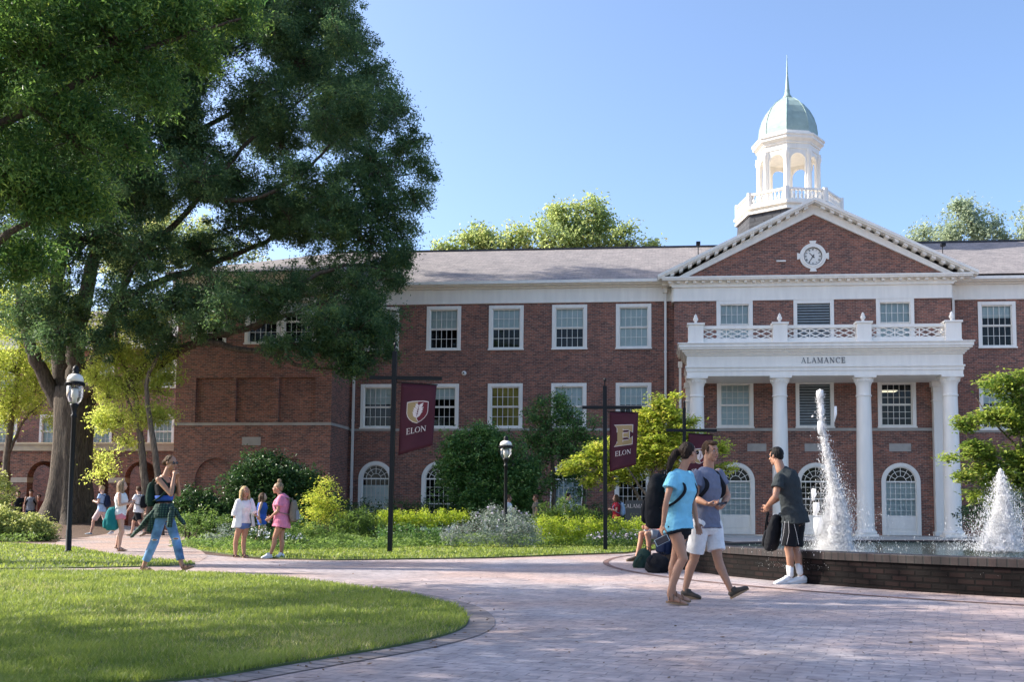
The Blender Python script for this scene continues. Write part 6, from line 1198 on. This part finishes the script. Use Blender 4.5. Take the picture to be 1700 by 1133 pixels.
    # ---------------- clothes
    if top:
        kind_, mt = top; m = MB(); e_ = loose+.006
        st = torso(m, e_, flare=.012 if kind_ != 'tank' else .004, bust=.014 if sex == 'f' else 0)
        if kind_ in ('strap', 'tank'): st = st[3:] if kind_ == 'strap' else st[1:]
        if kind_ == 'strap': st = st[:-2]
        if kind_ == 'tee' and not hem: st.append((hpm-up*.085, hs_, (.158+e_+.016)*f, (.120+e_+.02)*f))
        if hem: st.append((hpm-up*hem, hs_, (.155+e_+.03)*f, (.118+e_+.03)*f))
        loft(m, st, 24)
        if kind_ in ('tee', 'open'):
            for s_ in 'LR':
                a, b_ = g['sh'+s_], g['el'+s_]; w_ = g['wr'+s_]
                if sleeve <= 1: cap(m, a-up*.004, a.lerp(b_, sleeve), .055*f+e_*.25, .055*f+e_*.75, 14, True, False)
                else: cap(m, a, b_, .060*f, .058*f+e_*.4, 14, True, True); cap(m, b_, b_.lerp(w_, sleeve-1), .056*f+e_*.3, .060*f+e_*.6, 14, True, False)
        link({'tee': 't_shirt', 'open': 'open_shirt', 'strap': 'top', 'tank': 'tank_top'}[kind_], tmp_remesh(m, max(vox, .008), 2, .022 if kind_ != 'strap' else .008, .075), mt, t)
        if kind_ == 'strap':
            m = MB()
            for s_ in 'LR': a = shm.lerp(g['sh'+s_], .55); m.tube([shm.lerp(hpm, .2)+(a-shm)+fw*.115, a+up*.022+fw*.03, a+up*.015-fw*.06, shm.lerp(hpm, .2)+(a-shm)*.8-fw*.112], .009, 6)
            m.build('shoulder_strap', mt, t)
    if bottom:
        kind_, mt = bottom; m = MB(); e_ = .012 if kind_ != 'pants' else .010
        st = [(shm.lerp(hpm, .93 if kind_ == 'shorts' else .82), hs_, .128*f, .098*f), (hpm, hs_, .148*f, .108*f), (hpm-up*.08, hs_, .152*f+e_, .118*f+e_), (hpm-up*.14, hs_, .10*f, .09*f)]; loft(m, st, 22)
        for s_ in 'LR':
            a, b_, w_ = g['hip'+s_]-up*.03, g['kn'+s_], g['an'+s_]
            if kind_ == 'shorts': cap(m, a, a.lerp(b_, shortlen), .092*f+e_, (.088-.018*shortlen)*f+e_*1.6+.008, 16, True, False)
            else: cap(m, a, b_, .092*f, .066*f, 16); cap(m, b_, b_.lerp(w_, .86), .068*f, .060*f, 16, True, False, mid=(.35, .068*f))
        link('shorts' if kind_ == 'shorts' else 'jeans', tmp_remesh(m, max(vox, .008), 3, .012, .11), mt, t)
    if socks:
        for s_ in 'LR': m = MB(); cap(m, g['an'+s_].lerp(g['kn'+s_], .33), g['an'+s_]-Vector((0, 0, .02)), .050, .044, 14, False, True); m.build('sock', CL['white'], t, smooth=True)
    if shoes:
        mt, so_ = shoes
        for s_ in 'LR':
            hl, to, an, d, u_, sd_, Lf = FT[s_]; m = MB()
            if so_ != 'flat':
                loft(m, [(hl+d*.0+u_*.035, sd_, .024, .026), (hl+d*.02+u_*.042, sd_, .036, .040), (hl+d*.07+u_*.05, sd_, .040, .050), (hl+d*Lf*.42+u_*.046, sd_, .040, .042), (hl+d*Lf*.64+u_*.036, sd_, .050, .032), (hl+d*Lf*.88+u_*.028, sd_, .048, .026), (hl+d*(Lf*1.02)+u_*.020, sd_, .030, .016)], 16)
                cap(m, hl+d*.07+u_*.05, hl+d*.065+u_*.10, .043, .040, 12, True, False)
                o = link('shoe', tmp_remesh(m, max(.006, vox*.8), 2), mt, t)
                for k in range(3):
                    lc = MB(); c_ = hl+d*Lf*(.38+.09*k)+u_*(.088-.012*k); cap(lc, c_-sd_*.022, c_+sd_*.022, .004, .004, 6); lc.build('lace', CL['white'] if mt is not M['shoe_brown'] else M['tan'], o)
            else:
                for q_, ww in ((.30, .04), (.62, .05), (.12, .036)): 
                    c_ = hl+d*Lf*q_+u_*(.042 if q_ != .62 else .03); sv = MB(); sv.tube([c_+(sd_*ww*math.cos(a_)+u_*(.046 if q_ != .62 else .03)*math.sin(a_)) for a_ in np.linspace(-.2, PI+.2, 12)], .007, 6); sv.build('sandal_strap', mt, t)
            m = MB(); n_ = 18; ol = []
            for k in range(n_): a_ = 2*PI*k/n_; x = .5+.53*math.cos(a_); wd = (.040+.012*max(0, math.cos(a_)))*math.sin(a_); ol.append(hl+d*Lf*x+sd_*wd)
            th_ = .022 if so_ != 'flat' else .016; vs = [p-u_*.004 for p in ol]+[p+u_*th_ for p in ol]; m.add(vs, [tuple(range(n_))[::-1], tuple(range(n_, 2*n_))]+[(i, (i+1) % n_, (i+1) % n_+n_, i+n_) for i in range(n_)])
            m.build('sole', so_ if so_ != 'flat' else M['sole'], t)
    t['_'] = 0; del t['_']
    return t, dict(rt=rt, g=g, fw=fw, up=up, ss=ss, shm=shm, hpm=hpm, HP=HP)
def JP(foot, d):
    """joints from photo pixels: name -> (px, py, depth offset in m); foot = pixel that fixes the distance"""
    D = gnd(*foot).y; return {k: at(v[0], v[1], D+(v[2] if len(v) > 2 else 0)) for k, v in d.items()}, D
def ground_feet(J):
    z = min(J[k].z for k in ('heL', 'toL', 'heR', 'toR'))
    return J
def backpack(label, c, back, up, size, mt, straps=(), root=None, cat='backpack', name='backpack', pocket=None, vox=.012):
    """c centre, back: direction away from the wearer's back"""
    c = Vector(c); bk = Vector(back).normalized(); up = Vector(up); up = (up-bk*up.dot(bk)).normalized(); sd_ = bk.cross(up); w_, h_, d_ = size; root = Vector((c.x, c.y, c.z-h_/2)); t = empty(name, root, 0, label, cat); o_ = c-root
    m = MB(); st = []
    for z, a, b_ in ((-.5, .34, .26), (-.46, .44, .40), (-.3, .5, .5), (0, .49, .50), (.25, .46, .44), (.42, .38, .32), (.5, .22, .18)): st.append((o_+up*h_*z, sd_, w_*a, d_*b_))
    loft(m, st, 18); o = link('bag_body', tmp_remesh(m, vox, 3, .02, .09), mt, t)
    m = MB(); st = [(o_+up*h_*z+bk*d_*.42, sd_, w_*a, d_*b_) for z, a, b_ in ((-.42, .26, .10), (-.36, .36, .2), (-.15, .38, .22), (.0, .34, .16), (.04, .24, .08))]; loft(m, st, 16); link('front_pocket', tmp_remesh(m, vox, 2), pocket or mt, t)
    m = MB(); q = o_+up*h_*.47-bk*d_*.2; m.tube([q-sd_*.04, q-sd_*.035+up*.05, q+sd_*.035+up*.05, q+sd_*.04], .009, 6); m.build('grab_handle', mt, t)
    for pts in straps:
        pts = [Vector(p)-root for p in pts]; sm_ = [pts[0]]
        for i in range(len(pts)-1):
            p0, p1, p2, p3 = pts[max(i-1, 0)], pts[i], pts[i+1], pts[min(i+2, len(pts)-1)]
            for k in range(1, 6): x = k/5; sm_.append(.5*((2*p1)+(p2-p0)*x+(2*p0-5*p1+4*p2-p3)*x*x+(3*p1-p0-3*p2+p3)*x**3))
        m = MB(); st = [(p, sd_, .034, .010) for p in sm_]; loft(m, st, 8); m.build('strap', mt, t, smooth=True)
    return t
def worn(label, B, size, mt, lift=0, dist=None, lean=0, **k):
    """a backpack on the back of the person described by B"""
    w_, h_, d_ = size; off = (dist or (.11+d_*.5)); c = B['rt']+B['shm'].lerp(B['hpm'], .42+lift)-B['fw']*off; st = []
    for s_ in 'LR':
        sh_ = B['g']['sh'+s_]; a = B['shm'].lerp(sh_, .62); e_ = .034; R_ = B['rt']
        st.append([R_+a+B['up']*.02-B['fw']*(off-d_*.40)-B['up']*.04, R_+a+B['up']*.030+B['fw']*.0, R_+a+B['fw']*.098-B['up']*.07, R_+a+B['fw']*.118-B['up']*.16+(sh_-B['shm'])*.16, R_+a+B['fw']*.03-B['up']*.27+(sh_-B['shm'])*.42, R_+a-B['fw']*(off-d_*.4)-B['up']*.33])
    return backpack(label, c, -B['fw']-Vector((0, 0, lean)), B['up'], size, mt, st, **k)
# ---- young woman in the sky blue t-shirt
J, D = JP((1115, 1006), dict(head=(1144,753,.0), neck=(1132,780,.0), shR=(1117,792,-.15), shL=(1143,791,.16), elR=(1106,834,-.22), wrR=(1101,871,-.20), haR=(1096,888,-.18), elL=(1151,836,.22), wrL=(1157,869,.20), haL=(1162,887,.17),
  hipR=(1120,874,-.08), hipL=(1133,873,.09), knR=(1134,928,-.09), anR=(1112,986,-.06), heR=(1106,1001,-.05), toR=(1142,1006,-.07), knL=(1121,926,.10), anL=(1117,982,.12), heL=(1111,996,.14), toL=(1146,1000,.14)))
_, Bw = person(J, 'young woman with ponytail in sky blue t-shirt and short black shorts walking with a phone', 'f', 'a', .0068, 'dark', 'pony', (.80, .58, .04), top=('tee', CL['sky']), bottom=('shorts', CL['black']), shoes=(M['tan'], 'flat'), glasses=True, sleeve=.46, shortlen=.14, loose=.030, hem=.06, hand_curl=(.5, 1.0), hands_n={'R': (.9, .5, 0)},
  hairpts=[(at(1130,751,D+.02), .040), (at(1122,752,D), .040), (at(1115,764,D-.03), .042), (at(1111,778,D-.04), .030), (at(1108,786,D-.04), .012)])
worn('big black backpack worn by the woman in the sky blue shirt', Bw, (.36, .58, .26), CL['black'], .10, dist=.25)
def phone(label, p, d, n, mt, s=1):
    p = Vector(p); d = Vector(d).normalized(); n_ = Vector(n); n_ = (n_-d*n_.dot(d)).normalized(); a = d.cross(n_); t = empty('phone', p, 0, label, 'phone'); m = MB()
    def q(x, y, z): return d*x+a*y+n_*z
    x, y, z = .074, .037, .0045; V = [q(i*x, j*y, k*z) for i in (-1, 1) for j in (-1, 1) for k in (-1, 1)]; m.add(V, [(0, 1, 3, 2), (4, 6, 7, 5), (0, 4, 5, 1), (2, 3, 7, 6), (0, 2, 6, 4), (1, 5, 7, 3)]); m.build('phone_case', mt, t, bevel=.003)
    m = MB(); x, y = .066, .033; m.add([q(i*x, j*y, .0052) for i, j in ((-1, -1), (1, -1), (1, 1), (-1, 1))], [(0, 1, 2, 3)]); m.build('screen', M['phone'], t); return t
phone('pale phone held low in the right hand of the woman in sky blue', at(1099, 898, D-.20), (.5, 0, .25), (.25, -.9, .1), M['phone_case'])
# ---- young man in grey shirt and white shorts
J, D = JP((1140, 997), dict(head=(1180,750,.0), neck=(1176,778,.03), shR=(1155,789,-.10), shL=(1193,786,.14), elR=(1155,829,-.16), wrR=(1173,837,-.26), haR=(1185,839,-.26), elL=(1208,824,.20), wrL=(1198,842,.02), haL=(1190,846,-.08),
  hipR=(1162,868,-.05), hipL=(1184,867,.09), knR=(1152,930,.02), anR=(1138,978,.05), heR=(1130,992,.06), toR=(1163,997,.0), knL=(1191,926,.0), anL=(1211,975,-.05), heL=(1214,995,-.05), toL=(1243,979,-.08)))
_, Bg = person(J, 'young man with short brown hair in grey blue t-shirt and white shorts striding right', 'm', 'a', .0068, 'brown', 'short', (.62, -.76, -.03), top=('tee', CL['heather']), bottom=('shorts', CL['white']), shoes=(M['shoe_brown'], M['sole']), sleeve=.5, shortlen=.80, loose=.016, hand_curl=(1.0, 1.2), hs=.98, hands_n={'R': (0, .3, 1), 'L': (-.3, .3, .8)})
worn('dark backpack on the young man in the grey blue shirt', Bg, (.30, .44, .16), CL['black'], .0)
phone('dark phone the young man holds at his waist', at(1196, 837, D-.24), (.9, -.2, .15), (0, -.3, 1), M['phone'])
# ---- man in charcoal shirt leaning on the fountain
J, D = JP((1330, 971), dict(head=(1288,758,.05), neck=(1296,779,.0), shL=(1294,793,-.13), shR=(1317,789,.15), elL=(1287,826,-.20), wrL=(1274,840,-.02), haL=(1270,849,.06), elR=(1296,824,.22), wrR=(1276,840,.14), haR=(1271,850,.13),
  hipL=(1313,857,-.07), hipR=(1323,857,.08), knL=(1309,912,-.06), anL=(1312,953,-.02), heL=(1315,968,.0), toL=(1286,972,-.10), knR=(1320,912,.06), anR=(1328,949,.0), heR=(1339,967,.05), toR=(1304,971,-.04)))
J['kn_'] = J['knL']; J.pop('kn_')
_, Bd = person(J, 'man in charcoal t-shirt and long black shorts leaning at the fountain rim seen from behind', 'm', 'c', .0075, 'black', 'short', (-.72, .69, -.12), top=('tee', CL['charcoal']), bottom=('shorts', CL['black']), shoes=(M['shoe_white'], M['shoe_white']), socks=True, sleeve=.55, shortlen=.92, loose=.032, fat=1.08, hand_curl=(1.3, 1.3), glasses=True)
dw = [o for o in bpy.data.objects if o.name.startswith('person') and 'charcoal' in o.get('label', '')][0]; ds = [o for o in dw.children if o.name.startswith('shorts')][0]
for px_ in ((1303, 1301, 1297), (1309, 1310, 1306), (1317, 1322, 1326)):
    m = MB(); m.tube([at(a_, b_, D-.195+.02*i_)-Bd['rt'] for i_, (a_, b_) in enumerate(zip(px_, (866, 885, 905)))], .0022, 5); m.build('white_piping', CL['white'], ds)
backpack('black backpack hanging from the hands of the man at the fountain', at(1284, 885, D+.10), (-.7, .4, .2), (-.35, .1, .9), (.30, .50, .20), CL['black'], [[at(1276, 852, D+.10), at(1273, 866, D+.05), at(1280, 880, D+.05)], [at(1274, 852, D+.12), at(1271, 880, D+.2), at(1274, 905, D+.2)]])
# ---- woman in ripped jeans
J, D = JP((240, 951), dict(head=(284,769,.0), neck=(274,790,.0), shR=(263,797,-.14), shL=(281,796,.14), elR=(284,822,-.20), wrR=(289,790,-.10), haR=(291,781,-.06), elL=(297,822,.16), wrL=(295,795,.04), haL=(294,784,.0),
  hipR=(268,851,-.08), hipL=(277,851,.08), knR=(257,898,-.05), anR=(240,937,.0), heR=(232,949,.0), toR=(257,951,-.04), knL=(292,896,.05), anL=(301,936,.0), heL=(302,949,.0), toL=(322,942,-.04)))
_, Bj = person(J, 'woman in black strap top and ripped blue jeans walking with both hands at her mouth', 'f', 'a', .0075, 'brown', 'back', (.88, -.42, -.10), top=('strap', CL['black']), bottom=('pants', CL['denim']), shoes=(M['tan'], 'flat'), glasses=True, loose=.012, hand_curl=(1.5, 1.5), hs=1.02, fat=1.04, hairpts=[(at(274, 768, D), .045)], hands_n={'R': (0, .9, .3), 'L': (0, -.9, .2)})
worn('small dark patterned backpack on the woman in jeans', Bj, (.28, .38, .15), CL['green'], .02)
def tied_shirt():
    t = empty('tied_shirt', J['hipR'].lerp(J['hipL'], .5), 0, 'dark green plaid shirt knotted round the waist of the woman in jeans, blowing back', 'shirt'); rt = t.location.copy()
    m = MB(); B = Bj; c0 = B['rt']+B['shm'].lerp(B['hpm'], .86); hs_ = (J['hipR']-J['hipL']).normalized(); loft(m, [(c0-rt+B['up']*.06, hs_, .150, .125), (c0-rt, hs_, .178, .145), (c0-rt-B['up']*.10, hs_, .195, .160), (c0-rt-B['up']*.16, hs_, .19, .155)], 22)
    def A(a, b_, dd): return at(a, b_, D+dd)-rt
    # tail panel blowing back
    loft(m, [(A(262, 848, .0), (0, 1, 0), .15, .05), (A(248, 862, .0), (0, 1, .1), .17, .045), (A(236, 876, .0), (0, 1, .2), .16, .035), (A(226, 884, .02), (0, 1, .3), .12, .025), (A(219, 892, .03), (0, 1, .2), .07, .015)], 16)
    loft(m, [(A(256, 858, -.1), (0, 1, 0), .06, .045), (A(250, 876, -.1), (0, 1, 0), .06, .045), (A(246, 884, -.1), (0, 1, 0), .045, .03)], 12)
    loft(m, [(A(286, 846, -.16), (0, 1, 0), .035, .035), (A(283, 860, -.2), (0, 1, 0), .045, .04), (A(281, 876, -.2), (0, 1, 0), .05, .04)], 12)
    loft(m, [(A(289, 846, -.05), (0, 1, 0), .035, .035), (A(298, 860, -.05), (0, 1, 0), .045, .035), (A(307, 872, -.04), (0, 1, 0), .05, .02)], 12); m.ell(A(286, 845, -.17), (.04, .04, .035))
    link('shirt_cloth', tmp_remesh(m, .009, 2, .025, .05), CL['plaid'], t)
tied_shirt()
jw = [o for o in bpy.data.objects if o.name.startswith('person') and 'ripped' in o.get('label', '')][0]; jn = [o for o in jw.children if o.name.startswith('jeans')][0]
for kk, mt_, sc__ in (('knL', CL['white'], 1.0), ('knL', SK['a'], .78), ('knR', CL['white'], .9), ('knR', SK['a'], .7)):
    m = MB(); k_ = J[kk]-Bj['rt']; dr = (Vector((.35, -.9, 0))).normalized(); c_ = k_+Vector((0, 0, .01))+dr*(.060+.004*(mt_ is SK['a'])); m.ell(c_, (.050*sc__, .012, .020*sc__), dr.to_track_quat('-Y', 'Z').to_matrix(), n=12, m=7); m.build('knee_rip', mt_, jn, smooth=True)
m = MB(); loft(m, [(Bj['shm'].lerp(Bj['hpm'], .50), Bj['ss'], .150, .130), (Bj['shm'].lerp(Bj['hpm'], .66), Bj['ss'], .142, .122)], 22); m.build('blue_band', CL['blue'], jw, smooth=True)
# ---- blond woman in open white shirt
J, D = JP((402, 927), dict(head=(407,817,.0), neck=(406,829,.0), shR=(396,834,-.08), shL=(416,833,.10), elR=(390,853,-.12), wrR=(391,868,-.12), haR=(392,875,-.13), elL=(421,851,.02), wrL=(427,859,-.03), haL=(431,863,-.05),
  hipR=(400,867,-.05), hipL=(409,866,.06), knR=(392,896,-.04), anR=(391,921,-.02), heR=(389,927,.02), toR=(397,929,-.08), knL=(405,896,.05), anL=(405,921,.05), heL=(403,926,.08), toL=(412,928,-.02)))
_, Bb = person(J, 'long haired blond woman in open white shirt and denim shorts standing by the lawn edge', 'f', 'a', .011, 'blond', 'long', (.72, -.68, 0), top=('tank', CL['white']), bottom=('shorts', CL['denim2']), shoes=(M['black'], 'flat'), shortlen=.3, hand_curl=(.6, .9))
def open_shirt():
    t = empty('open_shirt', Bb['rt'], 0, 'loose thin white over-shirt worn open by the blond woman', 'shirt'); m = MB(); g = Bb['g']; B = Bb; V = []; n_ = 21; rows = ((.0, .15, .10), (.15, .19, .125), (.5, .185, .125), (.8, .20, .14), (1.0, .215, .155), (1.28, .235, .175))
    for q_, a_, b_ in rows:
        c_ = B['shm'].lerp(B['hpm'], q_)+(B['up']*.015 if q_ == 0 else Vector())
        for k in range(n_):
            an = PI/2+.50+(2*PI-1.0)*k/(n_-1); w_ = 1+.05*math.sin(k*2.3)*q_; V.append(c_+B['ss']*a_*w_*math.cos(an)+B['fw']*b_*w_*math.sin(an))
    F_ = [(j*n_+k, j*n_+k+1, (j+1)*n_+k+1, (j+1)*n_+k) for j in range(len(rows)-1) for k in range(n_-1)]; m.add(V, F_); o = m.build('shirt_cloth', CL['white'], t, smooth=True); sb_ = o.modifiers.new('sub', 'SUBSURF'); sb_.levels = sb_.render_levels = 2; so_ = o.modifiers.new('solid', 'SOLIDIFY'); so_.thickness = .006
    for s_ in 'LR': m = MB(); cap(m, g['sh'+s_], g['el'+s_], .066, .066, 14); cap(m, g['el'+s_], g['el'+s_].lerp(g['wr'+s_], .25), .066, .074, 14, True, False); link('sleeve', tmp_remesh(m, .011, 2, .02, .06), CL['white'], t)
    return t
open_shirt()
# ---- woman in pink
J, D = JP((455, 928), dict(head=(461,811,.0), neck=(465,822,.0), shL=(466,828,-.14), shR=(470,827,.14), elL=(461,849,-.18), wrL=(449,860,-.12), haL=(444,864,-.10), elR=(464,848,.16), wrR=(452,858,.06), haR=(447,861,.03),
  hipL=(466,868,-.08), hipR=(468,867,.08), knL=(456,894,-.06), anL=(450,919,-.04), heL=(452,926,-.03), toL=(434,929,-.08), knR=(467,894,.06), anR=(467,918,.07), heR=(472,926,.08), toR=(457,927,.03)))
_, Bk = person(J, 'woman with hair bun in long pink t-shirt and white trainers facing the blond woman', 'f', 'a', .011, 'ash', 'bun', (-.98, -.1, .02), top=('tee', CL['pink']), bottom=('shorts', CL['black']), shoes=(M['shoe_white'], M['shoe_white']), sleeve=.62, shortlen=.22, loose=.045, hem=.10, hand_curl=(.5, .6), hairpts=[(at(464, 799, D), .045)])
worn('khaki canvas backpack on the woman in pink', Bk, (.30, .44, .17), CL['khaki'], .12, dist=.24, pocket=CL['grey'])
# ---- canonical figures for the people farther off
def canon(pos, H, az, walk=0., arms='down', bend=0):
    """pos on the ground, az = heading angle (0 = +X, 90 deg = away)"""
    k = H/1.75; f = Vector((math.cos(az), math.sin(az), 0)); r_ = Vector((f.y, -f.x, 0)); p = Vector(pos)
    def Q(fx, sx, z): return p+(f*fx+r_*sx+Vector((0, 0, z)))*k
    J = dict(head=Q(.03, 0, 1.63), neck=Q(0, 0, 1.47), shL=Q(0, -.18, 1.42), shR=Q(0, .18, 1.42), hipL=Q(0, -.085, .93), hipR=Q(0, .085, .93))
    for s_, sg in (('L', -1), ('R', 1)):
        w_ = walk*sg; J['kn'+s_] = Q(.05+.22*w_, .085*sg, .50); J['an'+s_] = Q(.40*w_-.03, .085*sg, .09+(.06 if w_ < 0 else 0)); J['he'+s_] = Q(.40*w_-.08, .085*sg, .012+(.09 if w_ < 0 else 0)); J['to'+s_] = Q(.40*w_+.16, .09*sg, .005+(.0 if w_ <= 0 else .03))
        if arms == 'down' or (arms == 'one' and s_ == 'L'): J['el'+s_] = Q(-.14*w_-.02, .225*sg, 1.13); J['wr'+s_] = Q(-.25*w_+.06, .24*sg, .89); J['ha'+s_] = Q(-.28*w_+.09, .235*sg, .81)
        else: J['el'+s_] = Q(.02, .23*sg, 1.15); J['wr'+s_] = Q(.22, .12*sg, 1.20); J['ha'+s_] = Q(.28, .06*sg, 1.24)
    return J
def far_person(px, py, D, H, az, label, **k):
    p = at(px, py, D); z = k.pop('z', None); p.z = gz(p.x, p.y) if z is None else z; w_ = k.pop('walk', .0); ar = k.pop('arms', 'down'); bag = k.pop('bag', None)
    vx = k.pop('vox', .015); o, B = person(canon(p, H, R(az), w_, ar), label, vox=vx, root=p, **k)
    if bag: worn(bag[0], B, bag[2] if len(bag) > 2 else (.30, .44, .17), CL[bag[1]], bag[3] if len(bag) > 3 else 0, vox=.016)
    return B
def fD(px, py): return gnd(px, py).y
D = fD(198, 917)
B_ = far_person(198, 900, D, 1.62, 12, 'girl in white top and coral shorts with a hand raised to her face', sex='f', skin='b', hair='ash', style='long', face=(.9, .3, 0), top=('tank', CL['white']), bottom=('shorts', CL['hotpink']), shoes=(M['black'], 'flat'), shortlen=.25, walk=.12, arms='up')
backpack('large teal drawstring bag slung behind the girl in white', at(186, 862, D-.05), (-1, -.2, 0), (.25, 0, 1), (.34, .52, .30), CL['teal'], [[at(194, 843, D-.1), at(190, 850, D-.1), at(186, 856, D-.15)]], vox=.014)
D = 36.0
far_person(167, 888, D, 1.80, 180, 'young man in light blue shirt and pale shorts walking left on the path', skin='b', hair='blond', face=(-.9, -.2, -.25), top=('tee', CL['lightblue']), bottom=('shorts', CL['salmon']), shoes=(M['shoe_grey'], M['shoe_white']), shortlen=.85, walk=-.85, arms='up', bag=('navy backpack on the man in light blue shirt', 'navy'), z=.02)
D = 35.0
far_person(228, 886, D, 1.76, 170, 'man in white shirt and black shorts walking behind the girl with the teal bag', skin='b', hair='brown', face=(-.8, .5, 0), top=('tee', CL['white']), bottom=('shorts', CL['black']), shoes=(M['shoe_brown'], M['sole']), shortlen=.8, walk=.8, bag=('black bag carried by the man in white shirt', 'black'), z=.02)
far_person(29, 860, 42, 1.72, -80, 'person in black t-shirt standing at the arcade pier', skin='c', hair='dark', face=(.2, -1, 0), top=('tee', CL['black']), bottom=('shorts', CL['black']), z=.0)
far_person(50, 860, 41.5, 1.76, -70, 'young man in grey tank top walking out of the arcade', skin='c', hair='dark', face=(.3, -1, 0), top=('tank', CL['grey']), bottom=('shorts', CL['navy']), z=.0, bag=('dark backpack on the man in the grey tank top', 'black'))
far_person(63, 860, 42.5, 1.58, -60, 'shorter person in dark red shirt beside the arcade pier', skin='c', hair='dark', face=(.3, -1, 0), top=('tee', cloth('dull red', (.20, .06, .05))), bottom=('shorts', CL['black']), z=.0)
far_person(434, 880, 26.8, 1.42, 10, 'brown haired girl in blue dress walking behind the two talking women', sex='f', skin='b', hair='brown', style='long', face=(.9, .1, 0), top=('tank', CL['blue']), bottom=('shorts', CL['blue']), shortlen=.5, z=0, walk=.4)
far_person(843, 880, 33.5, 1.52, 0, 'walker in white shirt half hidden by the far lamp post', skin='c', hair='brown', face=(.9, .1, 0), top=('tee', CL['white']), bottom=('shorts', CL['navy']), z=0, walk=.5)
far_person(890, 880, 34, 1.55, 180, 'walker in khaki shirt just showing over the grassy mound', skin='c', hair='brown', face=(-.9, -.2, 0), top=('tee', CL['khaki']), bottom=('shorts', CL['navy']), z=0)
far_person(942, 880, 33.5, 1.60, -10, 'dark haired walker in white shirt over the grassy mound', skin='b', hair='dark', face=(.9, -.2, 0), top=('tee', CL['white']), bottom=('shorts', CL['navy']), z=0)
far_person(1023, 880, 33, 1.55, 185, 'woman in red shirt passing left between banner pole and dogwood', sex='f', skin='b', hair='brown', style='long', face=(-.95, -.1, 0), top=('tee', CL['red']), bottom=('shorts', CL['navy']), z=0, arms='up', bag=('sky blue backpack on the woman in red', 'lightblue'))
# ---- seated person on the basin's left shoulder
rm = lambda a: Vector((PC.x+(PR-.12)*math.cos(a), PC.y+(PR-.12)*math.sin(a), rimz(a)))
aS = R(174); S0_ = rm(aS); f = Vector((-.93, -.36, 0)).normalized(); r_ = Vector((f.y, -f.x, 0))
def Qs(fx, sx, z): return Vector((S0_.x, S0_.y, 0))+f*fx+r_*sx+Vector((0, 0, z))
J = dict(head=Qs(.16, 0, 1.22), neck=Qs(.08, 0, 1.06), shL=Qs(.05, -.18, 1.01), shR=Qs(.05, .18, 1.01), hipL=Qs(.0, -.09, .56), hipR=Qs(.0, .09, .56), elL=Qs(.16, -.24, .76), elR=Qs(.16, .24, .76), wrL=Qs(.36, -.14, .68), wrR=Qs(.36, .14, .68), haL=Qs(.43, -.08, .66), haR=Qs(.43, .08, .66),
  knL=Qs(.42, -.12, .55), knR=Qs(.42, .14, .55), anL=Qs(.36, -.10, .10), anR=Qs(.52, .14, .10), heL=Qs(.32, -.10, .015), toL=Qs(.57, -.11, .01), heR=Qs(.48, .14, .015), toR=Qs(.73, .16, .01))
person(J, 'person in coral checked shirt and pale shorts sitting on the fountain rim', 'm', 'c', .010, 'dark', 'short', tuple(f), top=('tee', CL['coral']), bottom=('shorts', CL['grey']), shoes=(M['shoe_brown'], M['sole']), shortlen=.85, root=Vector((S0_.x, S0_.y, 0)), hand_curl=(1, 1))
D = fD(1066, 944)
backpack('dark green backpack slumped on the paving at the seated person\'s feet', at(1067, 932, D), (-.6, -.7, .1), (.25, 0, 1), (.30, .42, .22), CL['green'], [[at(1064, 922, D-.1), at(1056, 930, D-.15), at(1052, 941, D-.1)]])
D = fD(1092, 952)
backpack('black duffel like backpack lying on the paving behind the woman\'s legs', at(1092, 939, D), (-.5, -.8, .1), (.5, 0, 1), (.40, .34, .26), CL['black'], [[at(1082, 924, D-.1), at(1076, 932, D-.15), at(1080, 942, D-.15)]])
backpack('navy blue backpack standing on the fountain rim behind the couple', at(1103, 900, 17.4), (-.8, -.6, 0), (0, 0, 1), (.32, .46, .22), CL['navy'], [])
